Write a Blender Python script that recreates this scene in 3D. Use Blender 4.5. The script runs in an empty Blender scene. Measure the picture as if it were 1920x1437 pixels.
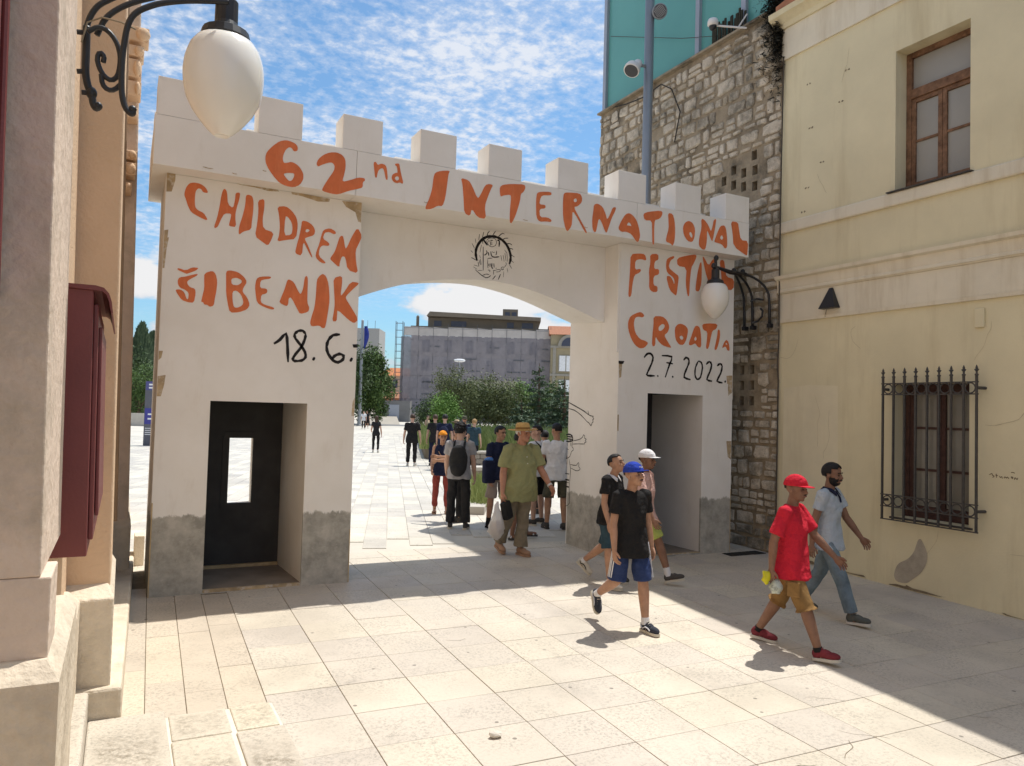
import bpy, bmesh, math, random
from mathutils import Vector, Matrix, noise
from mathutils.geometry import tessellate_polygon
import numpy as np
R_ = random.Random(11)
sc = bpy.context.scene
COL = sc.collection
rad = math.radians
# ------------------------------------------------------------------ camera
cam_d = bpy.data.cameras.new('camera'); cam = bpy.data.objects.new('camera', cam_d); COL.objects.link(cam)
cam.matrix_world = Matrix(((0.889, -0.042, -0.457, 0), (-0.458, -0.021, -0.889, 0), (0.028, 0.999, -0.038, 2.15), (0, 0, 0, 1)))
_m = cam.matrix_world.to_3x3(); _q = _m.to_quaternion().normalized()
cam.matrix_world = Matrix.LocRotScale(Vector((0, 0, 2.15)), _q, None)
cam_d.sensor_width = 36.0; cam_d.sensor_fit = 'HORIZONTAL'; cam_d.lens = 36.0*1416.62/1920.0
cam_d.clip_start = 0.05; cam_d.clip_end = 3000
sc.camera = cam
# ------------------------------------------------------------------ sky, sun, exposure
SUN = Vector((0.36, 0.118, 1.0)).normalized()
SUN_EL = math.asin(SUN.z); SUN_AZ = math.atan2(SUN.x, SUN.y)
world = bpy.data.worlds.new('World'); sc.world = world; world.use_nodes = True
nt = world.node_tree; nt.nodes.clear()
def N(t, typ, **kw):
    n = t.nodes.new(typ)
    for k, v in kw.items():
        if k in n.inputs.keys() if isinstance(k, str) else False: n.inputs[k].default_value = v
        else: setattr(n, k, v)
    return n
def L(t, a, b): t.links.new(a, b)
def mathn(t, op, a, b=None, clamp=False):
    n = t.nodes.new('ShaderNodeMath'); n.operation = op; n.use_clamp = clamp
    for i, v in enumerate((a, b)):
        if v is None: continue
        if isinstance(v, (int, float)): n.inputs[i].default_value = v
        else: t.links.new(v, n.inputs[i])
    return n.outputs[0]
def ramp(t, fac, stops):
    n = t.nodes.new('ShaderNodeValToRGB'); t.links.new(fac, n.inputs[0])
    el = n.color_ramp.elements
    while len(el) < len(stops): el.new(0.5)
    for e, (p, c) in zip(el, stops):
        e.position = p; e.color = (c, c, c, 1) if isinstance(c, (int, float)) else (*c, 1)
    return n.outputs[0]
def mixc(t, fac, a, b, blend='MIX'):
    n = t.nodes.new('ShaderNodeMix'); n.data_type = 'RGBA'; n.blend_type = blend
    for i, v in ((0, fac), (6, a), (7, b)):
        if isinstance(v, (int, float)): n.inputs[i].default_value = v
        elif isinstance(v, tuple): n.inputs[i].default_value = (*v, 1)
        else: t.links.new(v, n.inputs[i])
    return n.outputs[2]
def build_world(sky_strength, cloud):
    sky = nt.nodes.new('ShaderNodeTexSky'); sky.sky_type = 'NISHITA'; sky.sun_disc = False
    sky.sun_elevation = SUN_EL; sky.sun_rotation = SUN_AZ; sky.air_density = 1.0; sky.dust_density = 1.2; sky.ozone_density = 2.2
    tc = nt.nodes.new('ShaderNodeTexCoord'); sep = nt.nodes.new('ShaderNodeSeparateXYZ'); L(nt, tc.outputs['Generated'], sep.inputs[0])
    z = mathn(nt, 'MAXIMUM', sep.outputs[2], 0.0); zz = mathn(nt, 'ADD', z, 0.12)
    cmb = nt.nodes.new('ShaderNodeCombineXYZ')
    L(nt, mathn(nt, 'DIVIDE', sep.outputs[0], zz), cmb.inputs[0]); L(nt, mathn(nt, 'DIVIDE', sep.outputs[1], zz), cmb.inputs[1])
    # small high puffs
    n1 = N(nt, 'ShaderNodeTexNoise'); n1.inputs['Scale'].default_value = 27.0; n1.inputs['Detail'].default_value = 7; n1.inputs['Roughness'].default_value = 0.62; n1.inputs['Distortion'].default_value = 0.1
    L(nt, cmb.outputs[0], n1.inputs['Vector'])
    n2 = N(nt, 'ShaderNodeTexNoise'); n2.inputs['Scale'].default_value = 2.1; n2.inputs['Detail'].default_value = 4; n2.inputs['Roughness'].default_value = 0.5
    L(nt, cmb.outputs[0], n2.inputs['Vector'])
    s = mathn(nt, 'ADD', mathn(nt, 'MULTIPLY', n1.outputs[0], 0.50), mathn(nt, 'MULTIPLY', n2.outputs[0], 0.53))
    puffs = mathn(nt, 'MULTIPLY', ramp(nt, s, [(0.43, 0.02), (0.52, 0.28), (0.62, 0.86)]), ramp(nt, sep.outputs[2], [(0.12, 0.1), (0.24, 1.0)]))
    # heaped cloud bank low over the horizon
    mp = nt.nodes.new('ShaderNodeMapping'); mp.inputs['Scale'].default_value = (1, 1, 2.1); mp.inputs['Location'].default_value = (0.35, 0.1, 0.0); L(nt, tc.outputs['Generated'], mp.inputs[0])
    n3 = N(nt, 'ShaderNodeTexNoise'); n3.inputs['Scale'].default_value = 6.5; n3.inputs['Detail'].default_value = 9; n3.inputs['Roughness'].default_value = 0.55
    L(nt, mp.outputs[0], n3.inputs['Vector'])
    band = ramp(nt, sep.outputs[2], [(0.0, 0.18), (0.15, 0.13), (0.24, 0.0)])
    bank = ramp(nt, mathn(nt, 'ADD', n3.outputs[0], band), [(0.545, 0.0), (0.60, 0.97)])
    shade = ramp(nt, mathn(nt, 'ADD', n3.outputs[0], mathn(nt, 'MULTIPLY', sep.outputs[2], 1.2)), [(0.42, (0.60, 0.66, 0.76)), (0.66, (1.0, 0.99, 0.97))])
    skyc = mixc(nt, 1.0, sky.outputs[0], (sky_strength*0.66, sky_strength*0.93, sky_strength*1.04), 'MULTIPLY')
    c1 = mixc(nt, puffs, skyc, (cloud*0.97, cloud*1.0, cloud*1.06))
    bankc = mixc(nt, 1.0, shade, (cloud, cloud, cloud*1.02), 'MULTIPLY')
    c2 = mixc(nt, mathn(nt, 'MULTIPLY', bank, ramp(nt, sep.outputs[2], [(0.20, 1.0), (0.29, 0.0)])), c1, bankc)
    bg = nt.nodes.new('ShaderNodeBackground'); bg.inputs[1].default_value = 1.0
    L(nt, c2, bg.inputs[0])
    out = nt.nodes.new('ShaderNodeOutputWorld'); L(nt, bg.outputs[0], out.inputs[0])
build_world(0.092, 0.525)
sun_d = bpy.data.lights.new('sun', 'SUN'); sun = bpy.data.objects.new('sun', sun_d); COL.objects.link(sun)
sun_d.energy = 2.75; sun_d.angle = rad(0.5); sun_d.color = (1.0, 0.965, 0.90)
sun.rotation_euler = SUN.to_track_quat('Z', 'Y').to_euler(); sun.location = (10, 5, 40)
vs = sc.view_settings; vs.view_transform = 'Standard'; vs.look = 'None'; vs.gamma = 1.0; vs.use_curve_mapping = False; vs.exposure = 0.76
sc.cycles.max_bounces = 8; sc.cycles.diffuse_bounces = 5; sc.cycles.transparent_max_bounces = 6
# ------------------------------------------------------------------ mesh helpers
class MB:
    def __init__(s): s.v = []; s.f = []
    def add(s, vs, fs):
        o = len(s.v); s.v += [tuple(p) for p in vs]; s.f += [tuple(i+o for i in f) for f in fs]; return s
    def box(s, x0, x1, y0, y1, z0, z1):
        return s.add([(x0,y0,z0),(x1,y0,z0),(x1,y1,z0),(x0,y1,z0),(x0,y0,z1),(x1,y0,z1),(x1,y1,z1),(x0,y1,z1)],
                     [(0,3,2,1),(4,5,6,7),(0,1,5,4),(1,2,6,5),(2,3,7,6),(3,0,4,7)])
    def hexa(s, b, t):   # four bottom and four top corners
        return s.add(list(b)+list(t), [(0,3,2,1),(4,5,6,7),(0,1,5,4),(1,2,6,5),(2,3,7,6),(3,0,4,7)])
    def tube(s, pts, r, n=8, caps=True):
        pts = [Vector(p) for p in pts]; m = len(pts)
        rr = r if isinstance(r, (list, tuple)) else [r]*m
        vs = []; fs = []; nrm = None
        for i, p in enumerate(pts):
            t = (pts[min(i+1, m-1)]-pts[max(i-1, 0)])
            t = t.normalized() if t.length > 1e-9 else Vector((0,0,1))
            if nrm is None:
                a = Vector((0,0,1)) if abs(t.z) < 0.9 else Vector((1,0,0)); nrm = t.cross(a).normalized()
            else:
                nrm = nrm - t*nrm.dot(t); nrm = nrm.normalized() if nrm.length > 1e-6 else t.orthogonal().normalized()
            b = t.cross(nrm)
            for k in range(n):
                an = 2*math.pi*k/n; vs.append(p + (nrm*math.cos(an)+b*math.sin(an))*rr[i])
        for i in range(m-1):
            for k in range(n):
                k2 = (k+1) % n; fs.append((i*n+k, i*n+k2, (i+1)*n+k2, (i+1)*n+k))
        if caps: fs.append(tuple(range(n))[::-1]); fs.append(tuple((m-1)*n+k for k in range(n)))
        return s.add(vs, fs)
    def lathe(s, prof, c=(0,0,0), n=16, axis=None):
        # prof: (radius, height) pairs round z (or an axis vector) at c
        q = Vector((0,0,1)).rotation_difference(Vector(axis)) if axis else None
        vs = []; fs = []; m = len(prof)
        for r, h in prof:
            for k in range(n):
                an = 2*math.pi*k/n; p = Vector((r*math.cos(an), r*math.sin(an), h))
                if q: p = q @ p
                vs.append(p+Vector(c))
        for i in range(m-1):
            for k in range(n):
                k2 = (k+1) % n; fs.append((i*n+k, i*n+k2, (i+1)*n+k2, (i+1)*n+k))
        fs.append(tuple(range(n))[::-1]); fs.append(tuple((m-1)*n+k for k in range(n)))
        return s.add(vs, fs)
    def ell(s, c, r, rot=None, nu=14, nv=9):
        vs = []; fs = []
        for j in range(nv+1):
            th = math.pi*j/nv
            for k in range(nu):
                ph = 2*math.pi*k/nu
                p = Vector((r[0]*math.sin(th)*math.cos(ph), r[1]*math.sin(th)*math.sin(ph), r[2]*math.cos(th)))
                if rot is not None: p = rot @ p
                vs.append(p+Vector(c))
        for j in range(nv):
            for k in range(nu):
                k2 = (k+1) % nu; fs.append((j*nu+k, (j+1)*nu+k, (j+1)*nu+k2, j*nu+k2))
        return s.add(vs, fs)
    def prism(s, poly, to3, d):
        # poly: 2-D outline; to3(u, v, w) -> point; extruded from w=0 to w=d
        n = len(poly); vs = [to3(u, v, 0) for u, v in poly]+[to3(u, v, d) for u, v in poly]
        tri = tessellate_polygon([[Vector((u, v, 0)) for u, v in poly]])
        fs = [tuple(t) for t in tri]+[tuple(i+n for i in t[::-1]) for t in tri]
        fs += [(i, (i+1) % n, (i+1) % n+n, i+n) for i in range(n)]
        return s.add(vs, fs)
    def mesh(s, name):
        me = bpy.data.meshes.new(name); me.from_pydata(s.v, [], s.f); me.validate(clean_customdata=False)
        bm = bmesh.new(); bm.from_mesh(me); bmesh.ops.recalc_face_normals(bm, faces=bm.faces); bm.to_mesh(me); bm.free(); me.update(); return me
    def obj(s, name, mat=None, parent=None, smooth=False, bevel=0, world=True):
        return link(name, s.mesh(name), mat, parent, smooth, bevel, world)
def link(name, me, mat=None, parent=None, smooth=False, bevel=0, world=True):
    o = bpy.data.objects.new(name, me); COL.objects.link(o)
    if mat is not None and len(me.materials) == 0: me.materials.append(mat)
    if smooth and me.polygons: me.polygons.foreach_set('use_smooth', [True]*len(me.polygons))
    if bevel:
        b = o.modifiers.new('bevel', 'BEVEL'); b.width = bevel; b.segments = 2; b.limit_method = 'ANGLE'; b.angle_limit = rad(40)
    if parent is not None:
        o.parent = parent
        if world: o.matrix_parent_inverse = world_of(parent).inverted()
    return o
def world_of(o):
    m = o.matrix_basis.copy()
    while o.parent is not None:
        m = o.parent.matrix_basis @ o.matrix_parent_inverse @ m; o = o.parent
    return m
def tag(o, label=None, cat=None, group=None, kind=None):
    for k, v in (('label', label), ('category', cat), ('group', group), ('kind', kind)):
        if v: o[k] = v
    return o
def thing(name, label, cat, loc=(0,0,0), rz=0.0, group=None):
    o = bpy.data.objects.new(name, None); COL.objects.link(o); o.location = loc; o.rotation_euler = (0,0,rz); o.empty_display_size = 0.2
    return tag(o, label, cat, group)
def wallgrid(us, vs_, holes, to3, depth):
    """a flat wall sheet with rectangular holes, returned as MB: front skin, reveals of the holes and outer rim, 'depth' thick"""
    U = sorted(set(us+[h[0] for h in holes]+[h[1] for h in holes])); V = sorted(set(vs_+[h[2] for h in holes]+[h[3] for h in holes]))
    m = MB()
    def solid(i, j):
        if i < 0 or j < 0 or i >= len(U)-1 or j >= len(V)-1: return False
        cu = (U[i]+U[i+1])/2; cv = (V[j]+V[j+1])/2
        return not any(h[0] < cu < h[1] and h[2] < cv < h[3] for h in holes)
    for i in range(len(U)-1):
        for j in range(len(V)-1):
            if not solid(i, j): continue
            a, b, c, d = U[i], U[i+1], V[j], V[j+1]
            m.add([to3(a,c,0), to3(b,c,0), to3(b,d,0), to3(a,d,0)], [(0,1,2,3)])
            m.add([to3(a,c,depth), to3(b,c,depth), to3(b,d,depth), to3(a,d,depth)], [(3,2,1,0)])
            for di, dj, p, q in ((-1,0,(a,c),(a,d)), (1,0,(b,c),(b,d)), (0,-1,(a,c),(b,c)), (0,1,(a,d),(b,d))):
                if not solid(i+di, j+dj):
                    m.add([to3(*p,0), to3(*q,0), to3(*q,depth), to3(*p,depth)], [(0,1,2,3)])
    return m
def ribbon(pts, w, to3):
    """a brush stroke of width w along 2-D points"""
    m = MB(); P = [Vector((p[0], p[1])) for p in pts]
    Q = []
    for i in range(len(P)-1):      # round the corners a little
        Q.append(P[i])
        if i > 0 and i < len(P)-1: pass
        Q.append((P[i]+P[i+1])/2)
    Q.append(P[-1])
    S_ = [Q[0]]
    for i in range(1, len(Q)-1): S_.append(Q[i]*0.6+(Q[i-1]+Q[i+1])*0.2)
    S_.append(Q[-1]); P = S_
    vs = []; n = len(P)
    for i, p in enumerate(P):
        t = P[min(i+1, n-1)]-P[max(i-1, 0)]
        t = t.normalized() if t.length > 1e-9 else Vector((1, 0))
        nn = Vector((-t.y, t.x)); ww = w/2*(0.75+0.4*abs(math.sin(i*1.7+len(pts))))
        if i in (0, n-1): ww *= 0.6
        vs += [to3(*(p+nn*ww)), to3(*(p-nn*ww))]
    return m.add(vs, [(2*i, 2*i+1, 2*i+3, 2*i+2) for i in range(n-1)])
def polymesh(outer, holes, to3):
    loops = [outer]+list(holes); vs = [p for l in loops for p in l]
    tri = tessellate_polygon([[Vector((p[0], p[1], 0)) for p in l] for l in loops])
    return MB().add([to3(*p) for p in vs], [tuple(t) for t in tri])
def smooth_loop(pts, k=1):
    for _ in range(k):
        o = []
        for i in range(len(pts)):
            a, b = pts[i], pts[(i+1) % len(pts)]
            o += [(a[0]*.78+b[0]*.22, a[1]*.78+b[1]*.22), (a[0]*.22+b[0]*.78, a[1]*.22+b[1]*.78)]
        pts = o
    return pts
# ------------------------------------------------------------------ materials
def mat(name, base, rough=0.85, spec=0.3, metal=0.0, var=0.12, scale=4.0, bump=0.0, bscale=60.0, rnd=0.0, dark=None, dscale=1.2, damt=0.5, alpha=None, trans=0.0, streak=False, coord='Object', bdist=0.02):
    m = bpy.data.materials.new(name); m.use_nodes = True; t = m.node_tree; b = t.nodes['Principled BSDF']
    b.inputs['Roughness'].default_value = rough; b.inputs['Specular IOR Level'].default_value = spec; b.inputs['Metallic'].default_value = metal
    tc = t.nodes.new('ShaderNodeTexCoord')
    if coord == 'World':
        g = t.nodes.new('ShaderNodeNewGeometry'); vec = g.outputs['Position']
    else: vec = tc.outputs[coord]
    n = t.nodes.new('ShaderNodeTexNoise'); n.inputs['Scale'].default_value = scale; n.inputs['Detail'].default_value = 6; n.inputs['Roughness'].default_value = 0.6; L(t, vec, n.inputs['Vector'])
    lo = tuple(max(0, c*(1-var)) for c in base); hi = tuple(min(1, c*(1+var)) for c in base)
    col = mixc(t, ramp(t, n.outputs[0], [(0.3, 0.0), (0.7, 1.0)]), lo, hi)
    if dark is not None:
        n2 = t.nodes.new('ShaderNodeTexNoise'); n2.inputs['Scale'].default_value = dscale; n2.inputs['Detail'].default_value = 7; n2.inputs['Roughness'].default_value = 0.68
        if streak:
            mp = t.nodes.new('ShaderNodeMapping'); mp.inputs['Scale'].default_value = (1, 1, 0.12); L(t, vec, mp.inputs[0]); L(t, mp.outputs[0], n2.inputs['Vector'])
        else: L(t, vec, n2.inputs['Vector'])
        col = mixc(t, mathn(t, 'MULTIPLY', ramp(t, n2.outputs[0], [(0.5, 0.0), (0.68, 1.0)]), damt), col, dark)
    if rnd:
        oi = t.nodes.new('ShaderNodeObjectInfo'); r = mathn(t, 'ADD', mathn(t, 'MULTIPLY', oi.outputs['Random'], 2*rnd), 1-rnd)
        cc = t.nodes.new('ShaderNodeCombineColor'); [L(t, r, cc.inputs[i]) for i in range(3)]
        col = mixc(t, 1.0, col, cc.outputs[0], 'MULTIPLY')
    L(t, col, b.inputs['Base Color'])
    if bump:
        n3 = t.nodes.new('ShaderNodeTexNoise'); n3.inputs['Scale'].default_value = bscale; n3.inputs['Detail'].default_value = 5; L(t, vec, n3.inputs['Vector'])
        bp = t.nodes.new('ShaderNodeBump'); bp.inputs['Strength'].default_value = bump; bp.inputs['Distance'].default_value = bdist
        L(t, n3.outputs[0], bp.inputs['Height']); L(t, bp.outputs[0], b.inputs['Normal'])
    if alpha is not None: b.inputs['Alpha'].default_value = alpha
    if trans: b.inputs['Transmission Weight'].default_value = trans
    return m
def cloth(name, c, var=0.10, rough=0.9, rnd=0.0): return mat(name, c, rough, 0.15, var=var, scale=9, bump=0.9, bscale=9, rnd=rnd, bdist=0.06)
# ------------------------------------------------------------------ ground and paving
def gz(x, y): return 0.0215*y if y < 9.77 else 0.21
def slab_mat(name, base, rnd=0.07, island=False, rough=0.62):
    m = bpy.data.materials.new(name); m.use_nodes = True; t = m.node_tree; b = t.nodes['Principled BSDF']
    g = t.nodes.new('ShaderNodeNewGeometry'); pos = g.outputs['Position']
    def nz(s, d=6, r=0.6):
        n = t.nodes.new('ShaderNodeTexNoise'); n.inputs['Scale'].default_value = s; n.inputs['Detail'].default_value = d; n.inputs['Roughness'].default_value = r; L(t, pos, n.inputs['Vector']); return n.outputs[0]
    col = mixc(t, ramp(t, nz(1.1), [(0.35, 0.0), (0.65, 1.0)]), tuple(c*0.86 for c in base), tuple(min(1, c*1.1) for c in base))
    pit = ramp(t, nz(46, 5, 0.8), [(0.49, 0.0), (0.60, 1.0)])
    zone = ramp(t, nz(2.3, 5, 0.65), [(0.40, 0.22), (0.60, 1.0)])
    col = mixc(t, mathn(t, 'MULTIPLY', mathn(t, 'MULTIPLY', pit, zone), 0.62), col, tuple(c*0.45 for c in base))
    col = mixc(t, mathn(t, 'MULTIPLY', ramp(t, nz(0.55, 5, 0.7), [(0.5, 0.0), (0.7, 1.0)]), 0.28), col, (base[0]*0.62, base[1]*0.62, base[2]*0.62))
    vo = t.nodes.new('ShaderNodeTexVoronoi'); vo.inputs['Scale'].default_value = 3.6; L(t, pos, vo.inputs['Vector'])
    spot = mathn(t, 'LESS_THAN', vo.outputs['Distance'], 0.055)
    spot2 = mathn(t, 'MULTIPLY', spot, ramp(t, nz(1.7, 2), [(0.36, 0.0), (0.44, 0.75)]))
    col = mixc(t, spot2, col, (base[0]*0.25, base[1]*0.25, base[2]*0.25))
    if island: r0 = g.outputs['Random Per Island']
    else:
        oi = t.nodes.new('ShaderNodeObjectInfo'); r0 = oi.outputs['Random']
    r = mathn(t, 'ADD', mathn(t, 'MULTIPLY', r0, 2*rnd), 1-rnd)
    cc = t.nodes.new('ShaderNodeCombineColor'); L(t, r, cc.inputs[0]); L(t, r, cc.inputs[1]); L(t, mathn(t, 'MULTIPLY', r, mathn(t, 'ADD', mathn(t, 'MULTIPLY', r0, -0.06), 1.03)), cc.inputs[2])
    col = mixc(t, 1.0, col, cc.outputs[0], 'MULTIPLY'); L(t, col, b.inputs['Base Color'])
    b.inputs['Specular IOR Level'].default_value = 0.35
    L(t, ramp(t, nz(3.0), [(0.3, rough-0.12), (0.7, rough+0.2)]), b.inputs['Roughness'])
    bp = t.nodes.new('ShaderNodeBump'); bp.inputs['Strength'].default_value = 0.35; bp.inputs['Distance'].default_value = 0.004
    L(t, nz(70, 5, 0.7), bp.inputs['Height']); L(t, bp.outputs[0], b.inputs['Normal'])
    return m
M_slab = slab_mat('limestone_paving', (0.60, 0.535, 0.445), 0.06)
M_strip = slab_mat('worn_strip_paving', (0.59, 0.51, 0.40), 0.07)
M_plaza = slab_mat('plaza_paving', (0.60, 0.555, 0.48), 0.15)
M_plazai = slab_mat('plaza_paving_far', (0.60, 0.555, 0.48), 0.15, island=True)
M_joint = mat('joint_dirt', (0.24, 0.20, 0.145), 0.95, 0.1, var=0.3, scale=8)
M_plazabase = mat('plaza_base', (0.56, 0.52, 0.45), 0.85, 0.2, var=0.14, scale=0.35, dark=(0.3, 0.29, 0.26), dscale=0.2, damt=0.4, coord='World')
gb = MB(); gb.add([(-4,-8,-0.172-0.007),(14,-8,-0.172-0.007),(14,9.77,0.203),(-4,9.77,0.203)], [(0,1,2,3)])
tag(gb.obj('ground', M_joint), kind='structure')
pb = MB(); pb.add([(-900,9.77,0.198),(900,9.77,0.198),(900,1500,0.198),(-900,1500,0.198)], [(0,1,2,3)])
tag(pb.obj('plaza_ground', M_plazabase), kind='structure')
pave = tag(bpy.data.objects.new('pavement', None), kind='structure'); COL.objects.link(pave)
TH = rad(-1.65); E1 = Vector((math.cos(TH), math.sin(TH), 0)); E2 = Vector((-math.sin(TH), math.cos(TH), 0)); OT = Vector((1.465, 5.01, 0)); TS = 0.5135
def slabmesh(name, w, h, g=0.0026, ch=0.0022):
    a = w/2-g; b = h/2-g; m = MB()
    lo = [(-a,-b,-0.03),(a,-b,-0.03),(a,b,-0.03),(-a,b,-0.03)]; mi = [(x,y,-ch) for x,y,_ in lo]; c = ch*0.8
    tp = [(-a+c,-b+c,0),(a-c,-b+c,0),(a-c,b-c,0),(-a+c,b-c,0)]
    m.add(lo+mi+tp, [(0,1,5,4),(1,2,6,5),(2,3,7,6),(3,0,4,7),(4,5,9,8),(5,6,10,9),(6,7,11,10),(7,4,8,11),(8,9,10,11)])
    return m.mesh(name)
sm = slabmesh('paving_slab', TS, TS); sm.materials.append(M_slab)
SLOPE = math.atan(0.0215)
def put_slab(me, p, par, name='paving_slab', rz=TH, z=None):
    o = bpy.data.objects.new(name, me); COL.objects.link(o); o.parent = par
    if z is None:
        o.matrix_basis = Matrix.Translation((p.x, p.y, gz(p.x, p.y)+R_.uniform(-0.0012, 0.0012))) @ Matrix.Rotation(SLOPE, 4, 'X') @ Matrix.Rotation(rz, 4, 'Z') @ Matrix.Rotation(R_.uniform(-.002, .002), 4, 'X')
    else: o.matrix_basis = Matrix.Translation((p.x, p.y, z)) @ Matrix.Rotation(rz, 4, 'Z')
    return o
for a in range(-1, 14):
    for b in range(-6, 9):
        p = OT+E1*((a+.5)*TS)+E2*((b+.5)*TS)
        if p.x > 8.72 or p.y > 9.6: continue
        put_slab(sm, p, pave)
# narrow strips along the left building
stm = {}
for k in range(4):
    y0 = 1.6+R_.uniform(0, .5)
    while y0 < 9.6:
        ln = R_.choice((1.1, 1.4, 1.75)); key = round(ln, 2)
        if key not in stm: stm[key] = slabmesh('paving_strip', 0.252, ln); stm[key].materials.append(M_strip)
        p = OT+E1*(-TS-0.126-0.252*k)+E2*(y0+ln/2-5.0)
        if p.y+ln/2 < 9.75: put_slab(stm[key], p, pave, 'paving_strip')
        y0 += ln
# the row that closes the street paving against the square
crow = slabmesh('paving_slab', TS, 0.42); crow.materials.append(M_slab)
for a in range(-3, 14):
    p = OT+E1*((a+.5)*TS)+E2*(9*TS+.21)
    o = put_slab(crow, p, pave, z=0.2075)
# plaza slabs, laid at an angle to the street
A2 = Vector((0.31, 0.951, 0)).normalized(); A1 = Vector((A2.y, -A2.x, 0)); OP = Vector((3.0, 10.2, 0)); WS = 0.33
plz = tag(bpy.data.objects.new('plaza_pavement', None), kind='structure'); COL.objects.link(plz)
def seen(p):   # in front of the camera and inside the frame, with a margin
    c = cam.matrix_world.inverted() @ Vector((p.x, p.y, 0.2))
    if c.z > -1: return False
    u = 960+1416.6*c.x/-c.z
    return 200 < u < 1090
slabs = []
for s in range(-40, 70):
    t0 = -6+R_.random()
    while t0 < 48:
        ln = R_.choice((0.5, 0.66, 0.66, 0.83, 1.0)); c = OP+A1*((s+.5)*WS)+A2*(t0+ln/2)
        y_min = min((c+A1*(i*WS/2)+A2*(j*ln/2)).y for i in (-1,1) for j in (-1,1))
        if y_min > 10.06 and seen(c): slabs.append((c.length, c, ln))
        t0 += ln
slabs.sort(key=lambda q: q[0])
pm = {}
for d, c, ln in slabs[:290]:
    if ln not in pm: pm[ln] = slabmesh('plaza_slab', WS, ln, 0.003, 0.003); pm[ln].materials.append(M_plaza)
    put_slab(pm[ln], c, plz, 'plaza_slab', rz=math.atan2(A1.y, A1.x), z=0.21+R_.uniform(-.001, .001))
rest = MB()
for d, c, ln in slabs[290:]:
    a = WS/2-.005; b = ln/2-.005
    q = [c+A1*i*a+A2*j*b for i, j in ((-1,-1),(1,-1),(1,1),(-1,1))]
    rest.hexa([(p.x,p.y,.196) for p in q], [(p.x,p.y,.21) for p in q])
o = rest.obj('plaza_slab', M_plazai, plz); tag(o, kind='stuff')
# edge row of thin slabs filling the wedge between street paving and square
edge = MB().box(-3, 9, 9.85, 10.06, 0.15, 0.2065)
# worn stone steps beside the left building (the photographer stands on them)
M_step = slab_mat('worn_step_stone', (0.62, 0.55, 0.44), 0.05, rough=0.5)
def wear(m):   # tread centres hold dirt in their tooling, edges are polished pale
    t = m.node_tree; b = t.nodes['Principled BSDF']; src = b.inputs['Base Color'].links[0].from_socket
    tc = t.nodes.new('ShaderNodeTexCoord'); sp_ = t.nodes.new('ShaderNodeSeparateXYZ'); L(t, tc.outputs['Generated'], sp_.inputs[0])
    e = mathn(t, 'MAXIMUM', mathn(t, 'ABSOLUTE', mathn(t, 'SUBTRACT', sp_.outputs[0], 0.5)), mathn(t, 'ABSOLUTE', mathn(t, 'SUBTRACT', sp_.outputs[1], 0.5)))
    g = t.nodes.new('ShaderNodeNewGeometry'); n = t.nodes.new('ShaderNodeTexNoise'); n.inputs['Scale'].default_value = 26; n.inputs['Detail'].default_value = 7; n.inputs['Roughness'].default_value = .75; L(t, g.outputs['Position'], n.inputs['Vector'])
    n2 = t.nodes.new('ShaderNodeTexNoise'); n2.inputs['Scale'].default_value = 3.2; n2.inputs['Detail'].default_value = 4; L(t, g.outputs['Position'], n2.inputs['Vector'])
    k = mathn(t, 'MULTIPLY', mathn(t, 'MULTIPLY', ramp(t, n.outputs[0], [(0.42, 0.0), (0.6, 1.0)]), ramp(t, e, [(0.30, 1.0), (0.45, 0.0)])), ramp(t, n2.outputs[0], [(0.38, 0.25), (0.6, 0.8)]))
    L(t, mixc(t, k, src, (0.20, 0.165, 0.12)), b.inputs['Base Color'])
wear(M_step)
st = tag(bpy.data.objects.new('stone_steps', None), 'worn pale limestone steps with bright rounded edges beside the stucco facade', 'steps'); COL.objects.link(st)
def step_block(nm, x0, x1, y0, y1, z0, z1, par=st, mt=None, bev=0.02):
    m = MB().box(x0, x1, y0, y1, z0, z1); return m.obj(nm, mt or M_step, par, bevel=bev)
MB().hexa([(.2,2.6,-.1),(1.0,2.6,-.1),(.99,5.36,-.1),(.2,5.36,-.1)], [(.2,2.6,.128),(1.005,2.6,.128),(.985,5.36,.128),(.2,5.36,.128)]).obj('mortar_bed', mat('pale_mortar', (0.70, 0.64, 0.53), .8, var=.1, scale=8), st)
for k, (ya, yb_, za, xs) in enumerate(((5.38, 4.955, 0.138, (0.33, 0.70, 0.985)), (4.953, 2.6, 0.142, (0.325, 0.69, 1.01)))):
    for xa, xb in zip(xs, xs[1:]): step_block('tread_stone', xa+.014, xb-.014, yb_+.014, ya-.014, -.1, za, bev=.008)
step_block('landing_stone', -0.112, 0.325, 2.6, 5.44, -.1, 0.15, bev=.012)
M_crack = mat('crack_dirt', (0.20, 0.16, 0.11), .95, var=.3)
rk = random.Random(9)
def crack(x, y, a, n, step, to3, par, nm, w0=.0035, mt=None):
    p = [(x, y)]
    for _ in range(n): a += rk.gauss(0, .45); x += math.cos(a)*step*rk.uniform(.5, 1.3); y += math.sin(a)*step*rk.uniform(.5, 1.3); p.append((x, y))
    return ribbon(p, w0*rk.uniform(.7, 1.3), to3).obj(nm, mt or M_crack, par)
for x, y, a, n in ((4.35,3.55,-.3,6), (4.05,3.25,.3,5), (4.6,4.05,-.9,5), (3.6,3.3,.1,4), (6.1,4.6,.4,6), (7.2,4.1,-.5,7), (2.6,6.2,.2,3), (5.6,3.2,.6,5), (7.6,6.2,-.4,4)):
    crack(x, y, a, n, .07, lambda u, v: (u, v, .0215*v+.0016), pave, 'slab_crack')
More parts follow.
